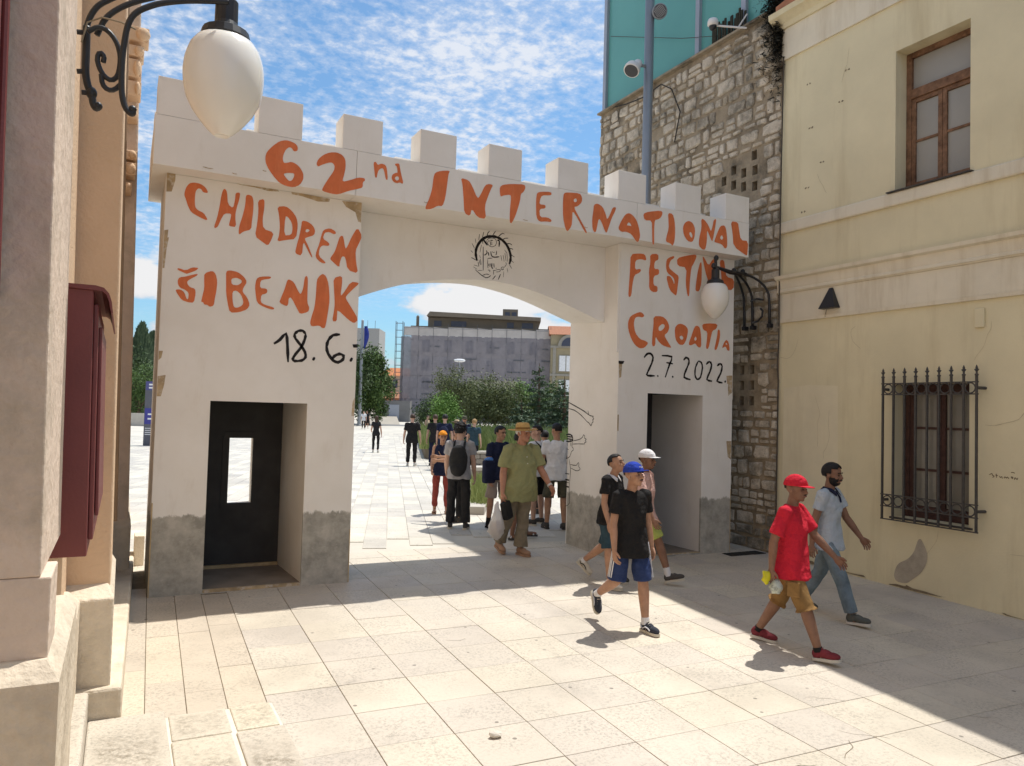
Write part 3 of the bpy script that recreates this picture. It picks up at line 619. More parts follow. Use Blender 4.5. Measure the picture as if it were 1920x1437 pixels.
# ------------------------------------------------------------------ festival gate
LETTERS=[
('6',8.2,[(1.222,4.749),(1.234,4.808),(1.292,4.883),(1.358,4.946),(1.426,4.973),(1.496,4.965),(1.539,4.944),(1.554,4.91),(1.549,4.877),(1.511,4.866),(1.492,4.896),(1.464,4.905),(1.43,4.873),(1.405,4.811),(1.4,4.759),(1.415,4.723),(1.449,4.732),(1.49,4.75),(1.54,4.737),(1.583,4.705),(1.621,4.646),(1.623,4.581),(1.59,4.518),(1.528,4.479),(1.445,4.48),(1.375,4.504),(1.318,4.559),(1.261,4.628),(1.228,4.693)],[[(1.412,4.608),(1.46,4.626),(1.523,4.632),(1.527,4.601),(1.505,4.551),(1.477,4.538),(1.444,4.566)]]),
('2',8.2,[(1.754,4.772),(1.771,4.826),(1.827,4.887),(1.898,4.927),(1.971,4.94),(2.031,4.925),(2.07,4.879),(2.076,4.791),(2.061,4.706),(2.042,4.624),(2.13,4.658),(2.219,4.703),(2.294,4.708),(2.298,4.679),(2.273,4.66),(2.275,4.6),(2.223,4.576),(2.119,4.537),(2.003,4.477),(1.929,4.474),(1.827,4.488),(1.83,4.52),(1.88,4.617),(1.949,4.732),(1.954,4.792),(1.924,4.819),(1.881,4.809),(1.816,4.775),(1.774,4.746)],[]),
('n',8.2,[(2.387,4.903),(2.415,4.916),(2.436,4.88),(2.479,4.907),(2.528,4.897),(2.546,4.853),(2.561,4.737),(2.537,4.728),(2.511,4.839),(2.489,4.858),(2.45,4.828),(2.436,4.779),(2.43,4.734),(2.411,4.736),(2.4,4.812)],[]),
('d',8.2,[(2.637,4.932),(2.688,4.945),(2.698,4.895),(2.717,4.819),(2.745,4.728),(2.729,4.715),(2.704,4.729),(2.664,4.71),(2.623,4.724),(2.601,4.76),(2.612,4.804),(2.652,4.831),(2.673,4.83),(2.662,4.904),(2.641,4.913)],[[(2.638,4.766),(2.661,4.793),(2.686,4.79),(2.692,4.759),(2.663,4.738)]]),
('I',8.2,[(3.125,4.912),(3.193,4.945),(3.314,4.969),(3.294,4.925),(3.284,4.817),(3.264,4.634),(3.232,4.532),(3.172,4.531),(3.097,4.479),(3.021,4.463),(3.023,4.5),(3.067,4.604),(3.097,4.722),(3.107,4.852)],[]),
('N',8.2,[(3.453,4.907),(3.555,4.895),(3.602,4.836),(3.678,4.69),(3.713,4.737),(3.773,4.872),(3.827,4.895),(3.879,4.89),(3.856,4.844),(3.814,4.736),(3.775,4.613),(3.8,4.462),(3.686,4.464),(3.607,4.563),(3.587,4.466),(3.511,4.491),(3.497,4.654),(3.477,4.832)],[]),
('T',8.2,[(3.97,4.879),(4.012,4.916),(4.134,4.945),(4.305,4.968),(4.326,4.928),(4.299,4.872),(4.261,4.841),(4.254,4.754),(4.202,4.575),(4.149,4.46),(4.118,4.461),(4.116,4.613),(4.129,4.786),(4.11,4.808),(4.026,4.786),(3.985,4.763),(3.972,4.812)],[]),
('E',8.2,[(4.492,4.894),(4.561,4.917),(4.69,4.934),(4.701,4.901),(4.671,4.888),(4.562,4.871),(4.534,4.814),(4.526,4.752),(4.615,4.757),(4.616,4.714),(4.528,4.692),(4.541,4.59),(4.649,4.605),(4.71,4.579),(4.701,4.551),(4.631,4.55),(4.533,4.533),(4.488,4.582),(4.478,4.736),(4.48,4.84)],[]),
('R',8.2,[(4.877,4.947),(4.922,4.966),(5.117,4.985),(5.154,4.937),(5.152,4.874),(5.091,4.811),(5.029,4.793),(5.116,4.672),(5.24,4.502),(5.23,4.477),(5.204,4.497),(5.096,4.651),(5.014,4.746),(5.013,4.64),(5.006,4.541),(4.946,4.462),(4.915,4.493),(4.874,4.637),(4.867,4.866)],[[(5.027,4.89),(5.057,4.913),(5.079,4.889),(5.065,4.86),(5.032,4.859)]]),
('N',8.2,[(5.337,4.874),(5.397,4.893),(5.471,4.864),(5.522,4.778),(5.549,4.7),(5.596,4.789),(5.631,4.877),(5.685,4.889),(5.677,4.842),(5.622,4.741),(5.576,4.61),(5.547,4.528),(5.522,4.537),(5.452,4.676),(5.415,4.701),(5.389,4.564),(5.376,4.515),(5.347,4.514),(5.322,4.555),(5.314,4.676),(5.328,4.781)],[]),
('A',8.2,[(5.725,4.61),(5.761,4.698),(5.833,4.813),(5.896,4.843),(5.96,4.821),(6.026,4.757),(6.067,4.657),(6.088,4.554),(6.059,4.476),(6.025,4.472),(5.941,4.566),(5.852,4.586),(5.776,4.571)],[[(5.862,4.671),(5.886,4.716),(5.917,4.71),(5.943,4.671),(5.913,4.673)]]),
('T',8.2,[(6.126,4.866),(6.216,4.907),(6.427,4.953),(6.459,4.926),(6.429,4.857),(6.377,4.823),(6.324,4.809),(6.317,4.669),(6.325,4.478),(6.293,4.464),(6.283,4.644),(6.277,4.796),(6.154,4.779)],[]),
('I',8.2,[(6.548,4.938),(6.629,4.939),(6.666,4.847),(6.68,4.719),(6.673,4.566),(6.64,4.49),(6.598,4.524),(6.523,4.536),(6.524,4.59),(6.566,4.725),(6.558,4.832)],[]),
('O',8.2,[(6.811,4.78),(6.85,4.851),(6.919,4.883),(6.989,4.86),(7.033,4.778),(7.022,4.655),(6.982,4.588),(6.898,4.595),(6.827,4.673)],[[(6.923,4.708),(6.95,4.733),(6.985,4.694),(6.98,4.649),(6.952,4.657)]]),
('N',8.2,[(7.137,4.947),(7.2,4.934),(7.273,4.866),(7.318,4.783),(7.345,4.853),(7.366,4.957),(7.414,4.98),(7.402,4.884),(7.355,4.654),(7.335,4.651),(7.275,4.755),(7.246,4.795),(7.249,4.64),(7.223,4.515),(7.167,4.508),(7.101,4.555),(7.106,4.666),(7.146,4.804)],[]),
('A',8.2,[(7.384,4.657),(7.434,4.776),(7.489,4.885),(7.562,4.91),(7.601,4.866),(7.625,4.734),(7.628,4.598),(7.584,4.57),(7.524,4.631),(7.393,4.641)],[[(7.487,4.716),(7.521,4.765),(7.552,4.724),(7.523,4.687)]]),
('L',8.2,[(7.685,4.986),(7.828,4.988),(7.845,4.899),(7.885,4.733),(8.031,4.741),(8.017,4.528),(7.989,4.524),(7.746,4.625),(7.727,4.815)],[]),
('C',8.46,[(0.473,4.297),(0.485,4.369),(0.515,4.423),(0.559,4.441),(0.624,4.438),(0.677,4.407),(0.706,4.351),(0.653,4.351),(0.633,4.386),(0.6,4.385),(0.579,4.342),(0.577,4.257),(0.582,4.188),(0.609,4.157),(0.668,4.137),(0.71,4.073),(0.691,4.063),(0.612,4.094),(0.546,4.126),(0.512,4.191),(0.49,4.258)],[]),
('H',8.46,[(0.848,4.413),(0.868,4.424),(0.889,4.391),(0.901,4.264),(0.956,4.227),(0.972,4.332),(0.973,4.397),(1.02,4.409),(1.015,4.339),(0.989,4.234),(0.979,4.147),(0.994,4.031),(0.93,4.032),(0.919,4.045),(0.939,4.141),(0.935,4.169),(0.871,4.16),(0.841,4.098),(0.811,4.009),(0.785,3.991),(0.774,4.004),(0.801,4.107),(0.822,4.238),(0.831,4.339)],[]),
('I',8.46,[(1.078,4.385),(1.105,4.399),(1.144,4.388),(1.16,4.333),(1.16,4.216),(1.15,4.113),(1.147,4.026),(1.066,3.994),(1.03,3.956),(1.02,3.973),(1.023,4.045),(1.053,4.157),(1.076,4.276)],[]),
('L',8.46,[(1.203,4.351),(1.271,4.379),(1.273,4.277),(1.259,4.158),(1.27,4.05),(1.383,4.026),(1.358,3.938),(1.326,3.872),(1.262,3.911),(1.188,3.959),(1.206,4.107),(1.214,4.239)],[]),
('D',8.46,[(1.407,4.314),(1.499,4.333),(1.565,4.291),(1.618,4.224),(1.636,4.137),(1.62,3.986),(1.513,3.961),(1.419,3.931),(1.44,4.007),(1.443,4.111),(1.429,4.226)],[[(1.496,4.221),(1.525,4.218),(1.57,4.158),(1.58,4.085),(1.568,4.024),(1.49,4.006)]]),
('R',8.46,[(1.677,4.199),(1.736,4.197),(1.796,4.163),(1.827,4.108),(1.815,4.053),(1.742,4.021),(1.711,4.002),(1.753,3.933),(1.809,3.805),(1.794,3.803),(1.739,3.901),(1.7,3.971),(1.692,3.806),(1.616,3.824),(1.624,3.887),(1.655,4.025),(1.672,4.131)],[[(1.724,4.106),(1.746,4.114),(1.769,4.1),(1.74,4.073),(1.718,4.078)]]),
('E',8.46,[(1.916,4.127),(1.99,4.157),(2.051,4.13),(2.06,4.105),(2.037,4.093),(1.984,4.113),(1.932,4.099),(1.912,4.028),(1.981,3.992),(1.992,3.966),(1.975,3.953),(1.907,3.952),(1.879,3.904),(1.875,3.828),(1.951,3.769),(1.952,3.75),(1.9,3.756),(1.838,3.808),(1.85,3.885),(1.877,3.964),(1.896,4.064)],[]),
('N',8.46,[(2.121,4.089),(2.144,4.082),(2.172,3.94),(2.194,3.973),(2.236,4.086),(2.302,4.21),(2.36,4.115),(2.324,4.02),(2.288,3.939),(2.301,3.802),(2.329,3.679),(2.204,3.707),(2.176,3.849),(2.137,3.859),(2.113,3.78),(2.112,3.722),(2.018,3.792),(2.002,3.816),(2.052,3.895),(2.079,3.989),(2.099,4.068)],[]),
('caron',8.46,[(0.435,3.517),(0.45,3.533),(0.52,3.513),(0.582,3.555),(0.644,3.555),(0.616,3.523),(0.547,3.488),(0.528,3.479)],[]),
('S',8.46,[(0.448,3.408),(0.466,3.438),(0.523,3.451),(0.598,3.482),(0.639,3.491),(0.63,3.472),(0.574,3.435),(0.537,3.403),(0.545,3.37),(0.571,3.344),(0.617,3.335),(0.625,3.287),(0.612,3.188),(0.559,3.186),(0.494,3.205),(0.448,3.27),(0.43,3.307),(0.477,3.314),(0.516,3.29),(0.542,3.216),(0.557,3.225),(0.558,3.287),(0.515,3.318),(0.477,3.328),(0.453,3.36)],[]),
('I',8.46,[(0.7,3.505),(0.777,3.541),(0.811,3.51),(0.83,3.434),(0.825,3.334),(0.812,3.249),(0.805,3.175),(0.766,3.157),(0.739,3.179),(0.713,3.176),(0.699,3.203),(0.68,3.201),(0.69,3.265),(0.706,3.351),(0.7,3.434)],[]),
('B',8.46,[(0.911,3.549),(0.948,3.564),(1.029,3.555),(1.092,3.511),(1.128,3.458),(1.09,3.389),(1.085,3.346),(1.134,3.293),(1.165,3.217),(1.139,3.164),(1.059,3.126),(0.966,3.114),(0.942,3.204),(0.921,3.315),(0.916,3.443)],[[(0.965,3.476),(1.018,3.493),(1.07,3.473),(1.074,3.445),(1.035,3.412),(0.974,3.413)],[(0.984,3.343),(1.023,3.357),(1.072,3.316),(1.098,3.247),(1.09,3.203),(1.044,3.173),(1.004,3.174),(0.987,3.251)]]),
('E',8.46,[(1.222,3.504),(1.262,3.53),(1.373,3.544),(1.367,3.519),(1.305,3.505),(1.264,3.486),(1.26,3.406),(1.33,3.406),(1.341,3.378),(1.328,3.352),(1.277,3.335),(1.273,3.255),(1.316,3.23),(1.414,3.21),(1.418,3.188),(1.38,3.185),(1.288,3.213),(1.239,3.245),(1.222,3.316),(1.209,3.415)],[]),
('N',8.46,[(1.544,3.523),(1.565,3.532),(1.616,3.508),(1.663,3.417),(1.694,3.375),(1.72,3.452),(1.73,3.572),(1.751,3.594),(1.767,3.561),(1.767,3.427),(1.769,3.293),(1.796,3.236),(1.781,3.19),(1.694,3.16),(1.664,3.21),(1.594,3.336),(1.566,3.326),(1.565,3.26),(1.548,3.232),(1.468,3.266),(1.481,3.311),(1.519,3.417)],[]),
('I',8.46,[(1.863,3.556),(1.89,3.604),(1.927,3.634),(1.965,3.612),(1.998,3.525),(2.016,3.346),(2.002,3.209),(1.982,3.057),(1.971,3.026),(1.942,3.024),(1.911,3.051),(1.823,3.033),(1.807,3.073),(1.819,3.134),(1.852,3.256),(1.861,3.406)],[]),
('K',8.46,[(2.048,3.598),(2.145,3.636),(2.149,3.541),(2.135,3.402),(2.168,3.436),(2.247,3.577),(2.34,3.575),(2.333,3.552),(2.273,3.492),(2.199,3.408),(2.197,3.378),(2.249,3.306),(2.352,3.154),(2.303,3.104),(2.24,3.138),(2.106,3.248),(2.105,3.187),(2.103,3.112),(2.051,3.11),(2.069,3.23),(2.074,3.306),(2.061,3.456)],[]),
('F',8.46,[(6.124,4.361),(6.268,4.389),(6.37,4.39),(6.399,4.3),(6.297,4.316),(6.205,4.284),(6.203,4.153),(6.295,4.179),(6.307,4.15),(6.275,4.118),(6.197,4.081),(6.168,3.966),(6.152,3.792),(6.121,3.763),(6.1,3.787),(6.109,3.938),(6.121,4.155)],[]),
('E',8.46,[(6.456,4.401),(6.597,4.424),(6.607,4.342),(6.539,4.312),(6.529,4.201),(6.618,4.211),(6.62,4.134),(6.523,4.101),(6.526,3.97),(6.597,3.966),(6.599,3.883),(6.51,3.874),(6.449,3.918),(6.451,4.061),(6.44,4.169),(6.464,4.281)],[]),
('S',8.46,[(6.744,4.358),(6.799,4.398),(6.882,4.43),(6.883,4.396),(6.814,4.355),(6.783,4.251),(6.896,4.186),(6.973,4.149),(6.961,4.048),(6.938,3.871),(6.91,3.868),(6.81,3.932),(6.742,4.125),(6.819,4.133),(6.877,4.061),(6.883,4.028),(6.9,4.041),(6.881,4.117),(6.763,4.171),(6.739,4.246)],[]),
('T',8.46,[(6.933,4.402),(7.093,4.455),(7.279,4.5),(7.289,4.456),(7.239,4.359),(7.197,4.298),(7.174,4.092),(7.17,3.884),(7.136,3.874),(7.097,4.062),(7.112,4.288),(6.941,4.291)],[]),
('I',8.46,[(7.355,4.384),(7.384,4.399),(7.392,4.297),(7.391,4.092),(7.35,3.963),(7.277,3.967),(7.289,4.081),(7.314,4.243)],[]),
('V',8.46,[(7.396,4.48),(7.426,4.479),(7.517,4.357),(7.589,4.457),(7.671,4.501),(7.678,4.467),(7.621,4.345),(7.566,4.156),(7.522,4.117),(7.46,4.259)],[]),
('L',8.46,[(7.723,4.461),(7.813,4.483),(7.838,4.347),(7.864,4.233),(8.018,4.215),(8.006,4.05),(7.823,4.037),(7.776,4.131),(7.757,4.291)],[]),
('C',8.46,[(6.29,3.577),(6.343,3.571),(6.384,3.531),(6.345,3.502),(6.291,3.513),(6.225,3.496),(6.201,3.408),(6.231,3.281),(6.313,3.201),(6.406,3.185),(6.461,3.156),(6.395,3.087),(6.316,3.071),(6.236,3.109),(6.168,3.191),(6.112,3.315),(6.104,3.422),(6.146,3.511)],[]),
('R',8.46,[(6.537,3.539),(6.695,3.55),(6.779,3.498),(6.823,3.413),(6.797,3.333),(6.73,3.284),(6.787,3.211),(6.867,3.117),(6.83,3.115),(6.706,3.14),(6.622,3.2),(6.58,3.263),(6.578,3.121),(6.521,3.117),(6.525,3.281),(6.541,3.413)],[[(6.631,3.398),(6.698,3.447),(6.74,3.428),(6.727,3.383),(6.673,3.34),(6.632,3.343)]]),
('O',8.46,[(6.915,3.397),(6.962,3.456),(7.032,3.473),(7.118,3.446),(7.162,3.393),(7.136,3.257),(7.082,3.169),(6.997,3.17),(6.93,3.243)],[[(7.003,3.281),(7.041,3.306),(7.079,3.276),(7.06,3.241),(7.023,3.249)]]),
('A',8.46,[(7.167,3.181),(7.221,3.308),(7.275,3.447),(7.324,3.469),(7.377,3.443),(7.403,3.321),(7.407,3.151),(7.34,3.158),(7.295,3.212),(7.224,3.173)],[[(7.271,3.266),(7.301,3.314),(7.323,3.27),(7.295,3.241)]]),
('T',8.46,[(7.414,3.492),(7.521,3.516),(7.714,3.522),(7.686,3.444),(7.613,3.416),(7.585,3.311),(7.545,3.144),(7.495,3.141),(7.512,3.283),(7.518,3.393),(7.436,3.414)],[]),
('I',8.46,[(7.716,3.439),(7.755,3.438),(7.763,3.346),(7.736,3.229),(7.693,3.13),(7.654,3.144),(7.676,3.225),(7.704,3.342)],[]),
('a',8.46,[(7.798,3.164),(7.841,3.259),(7.885,3.304),(7.932,3.265),(7.956,3.14),(7.904,3.143),(7.872,3.204)],[[(7.865,3.231),(7.886,3.258),(7.908,3.227)]]),
('dash',8.46,[(2.293,2.864),(2.353,2.871),(2.354,2.831),(2.305,2.828)],[]),
('dash',8.46,[(5.961,2.883),(6.059,2.884),(6.042,2.845),(5.995,2.838),(5.964,2.847)],[]),
]
PEEL=[
[(0.297,4.514),(0.384,4.529),(0.384,4.436),(0.355,4.313),(0.305,4.305)],
[(0.911,4.51),(1.073,4.515),(1.211,4.508),(1.407,4.503),(1.422,4.483),(1.31,4.47),(1.17,4.487),(1.02,4.491)],
[(1.55,4.504),(1.978,4.488),(1.971,4.454),(1.845,4.437),(1.667,4.47),(1.558,4.475)],
[(2.114,4.486),(2.362,4.501),(2.362,4.269),(2.307,4.276),(2.272,4.379),(2.163,4.425)],
[(0.303,3.905),(0.34,3.917),(0.333,3.778),(0.314,3.642),(0.299,3.649)],
[(0.294,3.818),(0.349,3.839),(0.33,3.698),(0.319,3.518),(0.297,3.516)],
[(0.292,2.668),(0.341,2.671),(0.329,2.602),(0.302,2.573)],
[(0.296,2.41),(0.376,2.427),(0.367,2.332),(0.341,2.208),(0.301,2.207)],
[(2.319,2.214),(2.367,2.261),(2.364,2.053),(2.31,2.052)],
[(5.969,2.85),(6.026,2.843),(6.013,2.662),(5.98,2.649)],
[(5.95,2.151),(5.988,2.152),(5.989,1.93),(5.956,1.93)],
[(7.951,2.773),(8.012,2.776),(8.009,2.521),(7.94,2.473),(7.931,2.587)],
[(7.918,1.806),(8.015,1.807),(8.015,1.531),(7.947,1.577)],
[(7.897,2.767),(8.003,2.772),(7.991,2.651),(7.915,2.648)],
]
DIGITS=[
('digit',0.0319,[(1.429,2.815),(1.491,2.858),(1.558,2.958),(1.573,2.82),(1.587,2.623)]),
('digit',0.0296,[(1.765,2.944),(1.734,2.983),(1.68,2.975),(1.641,2.935),(1.65,2.891),(1.714,2.822),(1.768,2.744),(1.778,2.685),(1.735,2.646),(1.652,2.637),(1.63,2.655),(1.661,2.715),(1.73,2.801),(1.762,2.899),(1.765,2.944)]),
('dot',0.0326,[(1.855,2.657),(1.872,2.694)]),
('digit',0.0332,[(2.147,2.967),(2.064,2.958),(2.014,2.894),(1.997,2.818),(2.015,2.744),(2.078,2.665),(2.136,2.645),(2.195,2.686),(2.201,2.732),(2.147,2.752),(2.085,2.718),(2.071,2.684)]),
('dot',0.0334,[(2.275,2.668),(2.294,2.712)]),
('digit',0.0302,[(6.391,2.95),(6.438,3.009),(6.505,3.018),(6.552,2.966),(6.527,2.878),(6.445,2.732),(6.44,2.7),(6.58,2.706)]),
('dot',0.0305,[(6.627,2.697),(6.64,2.715)]),
('digit',0.0284,[(6.696,2.996),(6.903,3.002),(6.836,2.883),(6.766,2.693)]),
('digit_bar',0.0263,[(6.78,2.902),(6.897,2.891)]),
('dot',0.0309,[(6.891,2.696),(6.904,2.717)]),
('digit',0.0311,[(7.087,2.952),(7.128,2.999),(7.18,2.98),(7.193,2.925),(7.133,2.81),(7.084,2.701),(7.222,2.68)]),
('digit',0.0270,[(7.359,2.956),(7.418,2.944),(7.443,2.87),(7.408,2.711),(7.337,2.68),(7.297,2.751),(7.303,2.863),(7.359,2.956)]),
('digit',0.0317,[(7.506,2.915),(7.564,2.968),(7.618,2.925),(7.582,2.809),(7.505,2.686),(7.623,2.675)]),
('digit',0.0320,[(7.713,2.903),(7.772,2.947),(7.818,2.913),(7.791,2.797),(7.695,2.671),(7.824,2.66)]),
('dot',0.0321,[(7.866,2.667),(7.883,2.695)]),
]
EMBLEM=[
(0.0239,[(3.98,4.081),(3.959,4.15),(3.957,4.222),(3.989,4.299),(4.039,4.366),(4.102,4.408),(4.181,4.428),(4.257,4.425),(4.328,4.401),(4.395,4.35),(4.436,4.286),(4.463,4.216),(4.464,4.147),(4.447,4.091)]),
(0.0192,[(4.061,4.366),(4.121,4.301)]),
(0.0136,[(4.261,4.382),(4.296,4.387),(4.288,4.302)]),
(0.0048,[(4.109,4.363),(4.118,4.325),(4.154,4.29),(4.197,4.286),(4.239,4.311),(4.254,4.357),(4.236,4.399),(4.182,4.406),(4.129,4.389),(4.109,4.363)]),
(0.0068,[(4.14,4.372),(4.141,4.342)]),
(0.0087,[(4.162,4.369),(4.197,4.374)]),
(0.0077,[(4.162,4.355),(4.169,4.302)]),
(0.0048,[(4.181,4.357),(4.184,4.333)]),
(0.0058,[(4.163,4.318),(4.195,4.325)]),
(0.0087,[(4.049,4.413),(4.054,4.312)]),
(0.0087,[(4.061,4.274),(4.071,3.965)]),
(0.0048,[(4.036,4.295),(4.018,4.196)]),
(0.0087,[(4.108,4.231),(4.122,4.204),(4.099,4.172),(4.075,4.167)]),
(0.0116,[(4.135,4.21),(4.144,4.168)]),
(0.0097,[(4.172,4.225),(4.179,4.177),(4.201,4.157),(4.238,4.157),(4.297,4.171)]),
(0.0078,[(4.252,4.244),(4.258,4.206),(4.243,4.189)]),
(0.0044,[(4.188,4.227),(4.215,4.21),(4.225,4.226)]),
(0.0067,[(4.132,4.13),(4.196,4.14)]),
(0.0048,[(4.132,4.13),(4.13,4.016),(4.144,4.005)]),
(0.0068,[(4.15,4.066),(4.143,4.027)]),
(0.0087,[(4.169,4.069),(4.165,4.024)]),
(0.0116,[(4.193,4.076),(4.189,4.017),(4.211,4.005)]),
(0.0087,[(4.22,4.074),(4.227,4.022)]),
(0.0058,[(4.248,4.014),(4.262,4.016)]),
(0.0058,[(4.137,3.978),(4.171,3.981),(4.164,3.956)]),
(0.0058,[(4.212,3.981),(4.244,3.985)]),
(0.0058,[(4.22,3.977),(4.219,3.928)]),
(0.0049,[(4.318,4.194),(4.337,4.122)]),
(0.0049,[(4.351,4.202),(4.37,4.116)]),
(0.0049,[(4.377,4.23),(4.397,4.124)]),
(0.0049,[(4.404,4.253),(4.419,4.122)]),
(0.0044,[(4.37,4.273),(4.399,4.233)]),
(0.0067,[(3.994,4.068),(4.009,4.012)]),
(0.0057,[(4.006,4.098),(4.029,4.033)]),
(0.0058,[(4.027,4.11),(4.04,4.034)]),
(0.0043,[(4.014,4.157),(4.026,4.12)]),
(0.0043,[(3.935,4.022),(4.003,4.011)]),
(0.0043,[(3.93,3.998),(3.984,3.97)]),
(0.0067,[(3.958,3.963),(4.055,3.896),(4.114,3.871),(4.156,3.887),(4.182,3.915)]),
(0.0058,[(4.06,3.897),(4.112,3.926),(4.16,3.922)]),
(0.0043,[(3.995,3.957),(4.058,3.964)]),
(0.0044,[(4.244,3.985),(4.292,4.007),(4.325,3.998),(4.304,3.972),(4.25,3.966)]),
(0.0049,[(4.372,4.038),(4.345,4.045),(4.324,4.023),(4.341,4),(4.368,4.013),(4.351,4.026)]),
(0.0044,[(4.372,4.038),(4.409,4.081),(4.392,4.109)]),
(0.0087,[(4.251,3.917),(4.21,3.864)]),
(0.0097,[(4.321,3.944),(4.291,3.87)]),
(0.0044,[(4.368,3.984),(4.365,3.91)]),
(0.0044,[(4.416,4.033),(4.429,3.98)]),
(0.0048,[(3.945,4.365),(3.957,4.309)]),
(0.0058,[(4.003,4.431),(3.995,4.353)]),
(0.0067,[(4.063,4.468),(4.049,4.403)]),
(0.0077,[(4.147,4.489),(4.116,4.456),(4.112,4.416)]),
(0.0078,[(4.233,4.503),(4.192,4.439)]),
(0.0078,[(4.273,4.43),(4.315,4.473),(4.336,4.485),(4.364,4.479)]),
(0.0068,[(4.339,4.402),(4.376,4.427),(4.42,4.432)]),
(0.0068,[(4.395,4.353),(4.45,4.367),(4.478,4.346)]),
(0.0068,[(4.435,4.296),(4.474,4.301),(4.496,4.291)]),
(0.0059,[(4.471,4.217),(4.521,4.193)]),
(0.0059,[(4.468,4.142),(4.51,4.118)]),
(0.0059,[(4.447,4.086),(4.485,4.036)]),
(0.0057,[(3.902,4.297),(3.938,4.239)]),
(0.0048,[(3.887,4.204),(3.917,4.179)]),
(0.0067,[(3.898,4.114),(3.964,4.088)]),
]
DOODLE=[
(0.0155,[(9.757,2.324),(9.533,2.261),(9.275,2.184),(9.169,2.136)]),
(0.0129,[(9.753,2.225),(9.553,2.203),(9.356,2.126),(9.206,2.038)]),
(0.0124,[(9.206,2.038),(9.144,2.018),(9.093,1.968),(9.071,2.031),(9.039,2.031),(9.065,2.075),(9.017,2.076),(9.067,2.108),(9.027,2.116),(9.116,2.123),(9.169,2.136),(9.184,2.196)]),
(0.0233,[(9.77,1.825),(9.69,1.84),(9.592,1.821),(9.57,1.741),(9.641,1.738),(9.706,1.723),(9.765,1.732)]),
(0.0232,[(9.751,1.803),(9.599,1.797)]),
(0.0232,[(9.74,1.768),(9.589,1.763)]),
(0.0155,[(9.737,1.71),(9.726,1.659)]),
(0.0153,[(9.631,1.715),(9.628,1.664)]),
(0.0102,[(9.587,1.728),(9.601,1.647),(9.557,1.638),(9.555,1.603),(9.612,1.588),(9.639,1.506),(9.726,1.472),(9.762,1.474)]),
(0.0103,[(9.746,1.616),(9.688,1.607)]),
(0.0102,[(9.588,1.74),(9.383,1.772),(9.308,1.81),(9.293,1.849),(9.259,1.834),(9.266,1.796),(9.195,1.781),(9.256,1.765),(9.198,1.745),(9.272,1.732),(9.229,1.712),(9.422,1.707),(9.586,1.694)]),
(0.0102,[(9.672,1.469),(9.632,1.367),(9.62,1.299),(9.634,1.136)]),
(0.0102,[(9.633,1.39),(9.45,1.381),(9.419,1.44),(9.388,1.42),(9.407,1.373),(9.342,1.344),(9.404,1.316),(9.468,1.307),(9.622,1.34)]),
(0.0155,[(9.769,1.245),(9.653,1.245)]),
(0.0258,[(9.765,1.158),(9.649,1.153)]),
(0.0103,[(9.763,1.112),(9.656,1.115)]),
(0.0258,[(9.76,1.054),(9.653,1.051)]),
(0.0102,[(9.648,1.135),(9.65,0.996),(9.606,0.805),(9.746,0.757)]),
]
def gate_mat(name, gray):
    m = bpy.data.materials.new(name); m.use_nodes = True; t = m.node_tree; b = t.nodes['Principled BSDF']
    g = t.nodes.new('ShaderNodeNewGeometry'); pos = g.outputs['Position']
    def nz(s, d=6, r=0.6, sc_=None):
        n = t.nodes.new('ShaderNodeTexNoise'); n.inputs['Scale'].default_value = s; n.inputs['Detail'].default_value = d; n.inputs['Roughness'].default_value = r
        if sc_:
            mp = t.nodes.new('ShaderNodeMapping'); mp.inputs['Scale'].default_value = sc_; L(t, pos, mp.inputs[0]); L(t, mp.outputs[0], n.inputs['Vector'])
        else: L(t, pos, n.inputs['Vector'])
        return n.outputs[0]
    c = mixc(t, ramp(t, nz(1.6), [(0.35, 0.0), (0.65, 1.0)]), (0.775, 0.74, 0.685), (0.83, 0.80, 0.755))
    c = mixc(t, mathn(t, 'MULTIPLY', ramp(t, nz(6, 5, .7, (1, 1, .25)), [(0.56, 0.0), (0.7, 1.0)]), 0.14), c, (0.5, 0.41, 0.3))
    if gray:
        sx = t.nodes.new('ShaderNodeSeparateXYZ'); L(t, pos, sx.inputs[0])
        e = mathn(t, 'ADD', sx.outputs[2], mathn(t, 'MULTIPLY', mathn(t, 'SUBTRACT', nz(9, 6, .75, (1, 1, .4)), 0.5), 0.22))
        mk = ramp(t, mathn(t, 'SUBTRACT', 1.47, e), [(0.48, 0.0), (0.505, 1.0)])
        gc = mixc(t, ramp(t, nz(5, 7, .7), [(0.36, 0.0), (0.66, 1.0)]), (0.25, 0.24, 0.205), (0.48, 0.45, 0.395))
        gc = mixc(t, ramp(t, nz(22, 3, .6, (1, 1, 2.5)), [(0.6, 0.0), (0.72, .5)]), gc, (0.5, 0.47, 0.42))
        c = mixc(t, mathn(t, 'MULTIPLY', mk, 0.93), c, gc)
    L(t, c, b.inputs['Base Color']); b.inputs['Roughness'].default_value = 0.75; b.inputs['Specular IOR Level'].default_value = 0.2
    bp = t.nodes.new('ShaderNodeBump'); bp.inputs['Strength'].default_value = 0.12; bp.inputs['Distance'].default_value = 0.01
    L(t, nz(26, 4), bp.inputs['Height']); L(t, bp.outputs[0], b.inputs['Normal'])
    return m
M_gate = gate_mat('white_painted_plywood', False); M_gateg = gate_mat('white_plywood_grey_foot', True)
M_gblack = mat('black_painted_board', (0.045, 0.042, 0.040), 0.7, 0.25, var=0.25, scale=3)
M_org = mat('orange_paint', (0.66, 0.17, 0.06), 0.6, 0.25, var=0.10, scale=7, dark=(0.74, 0.27, 0.12), dscale=22, damt=.4, streak=True)
M_ink = mat('black_paint', (0.016, 0.013, 0.013), 0.6, 0.25, var=0.2)
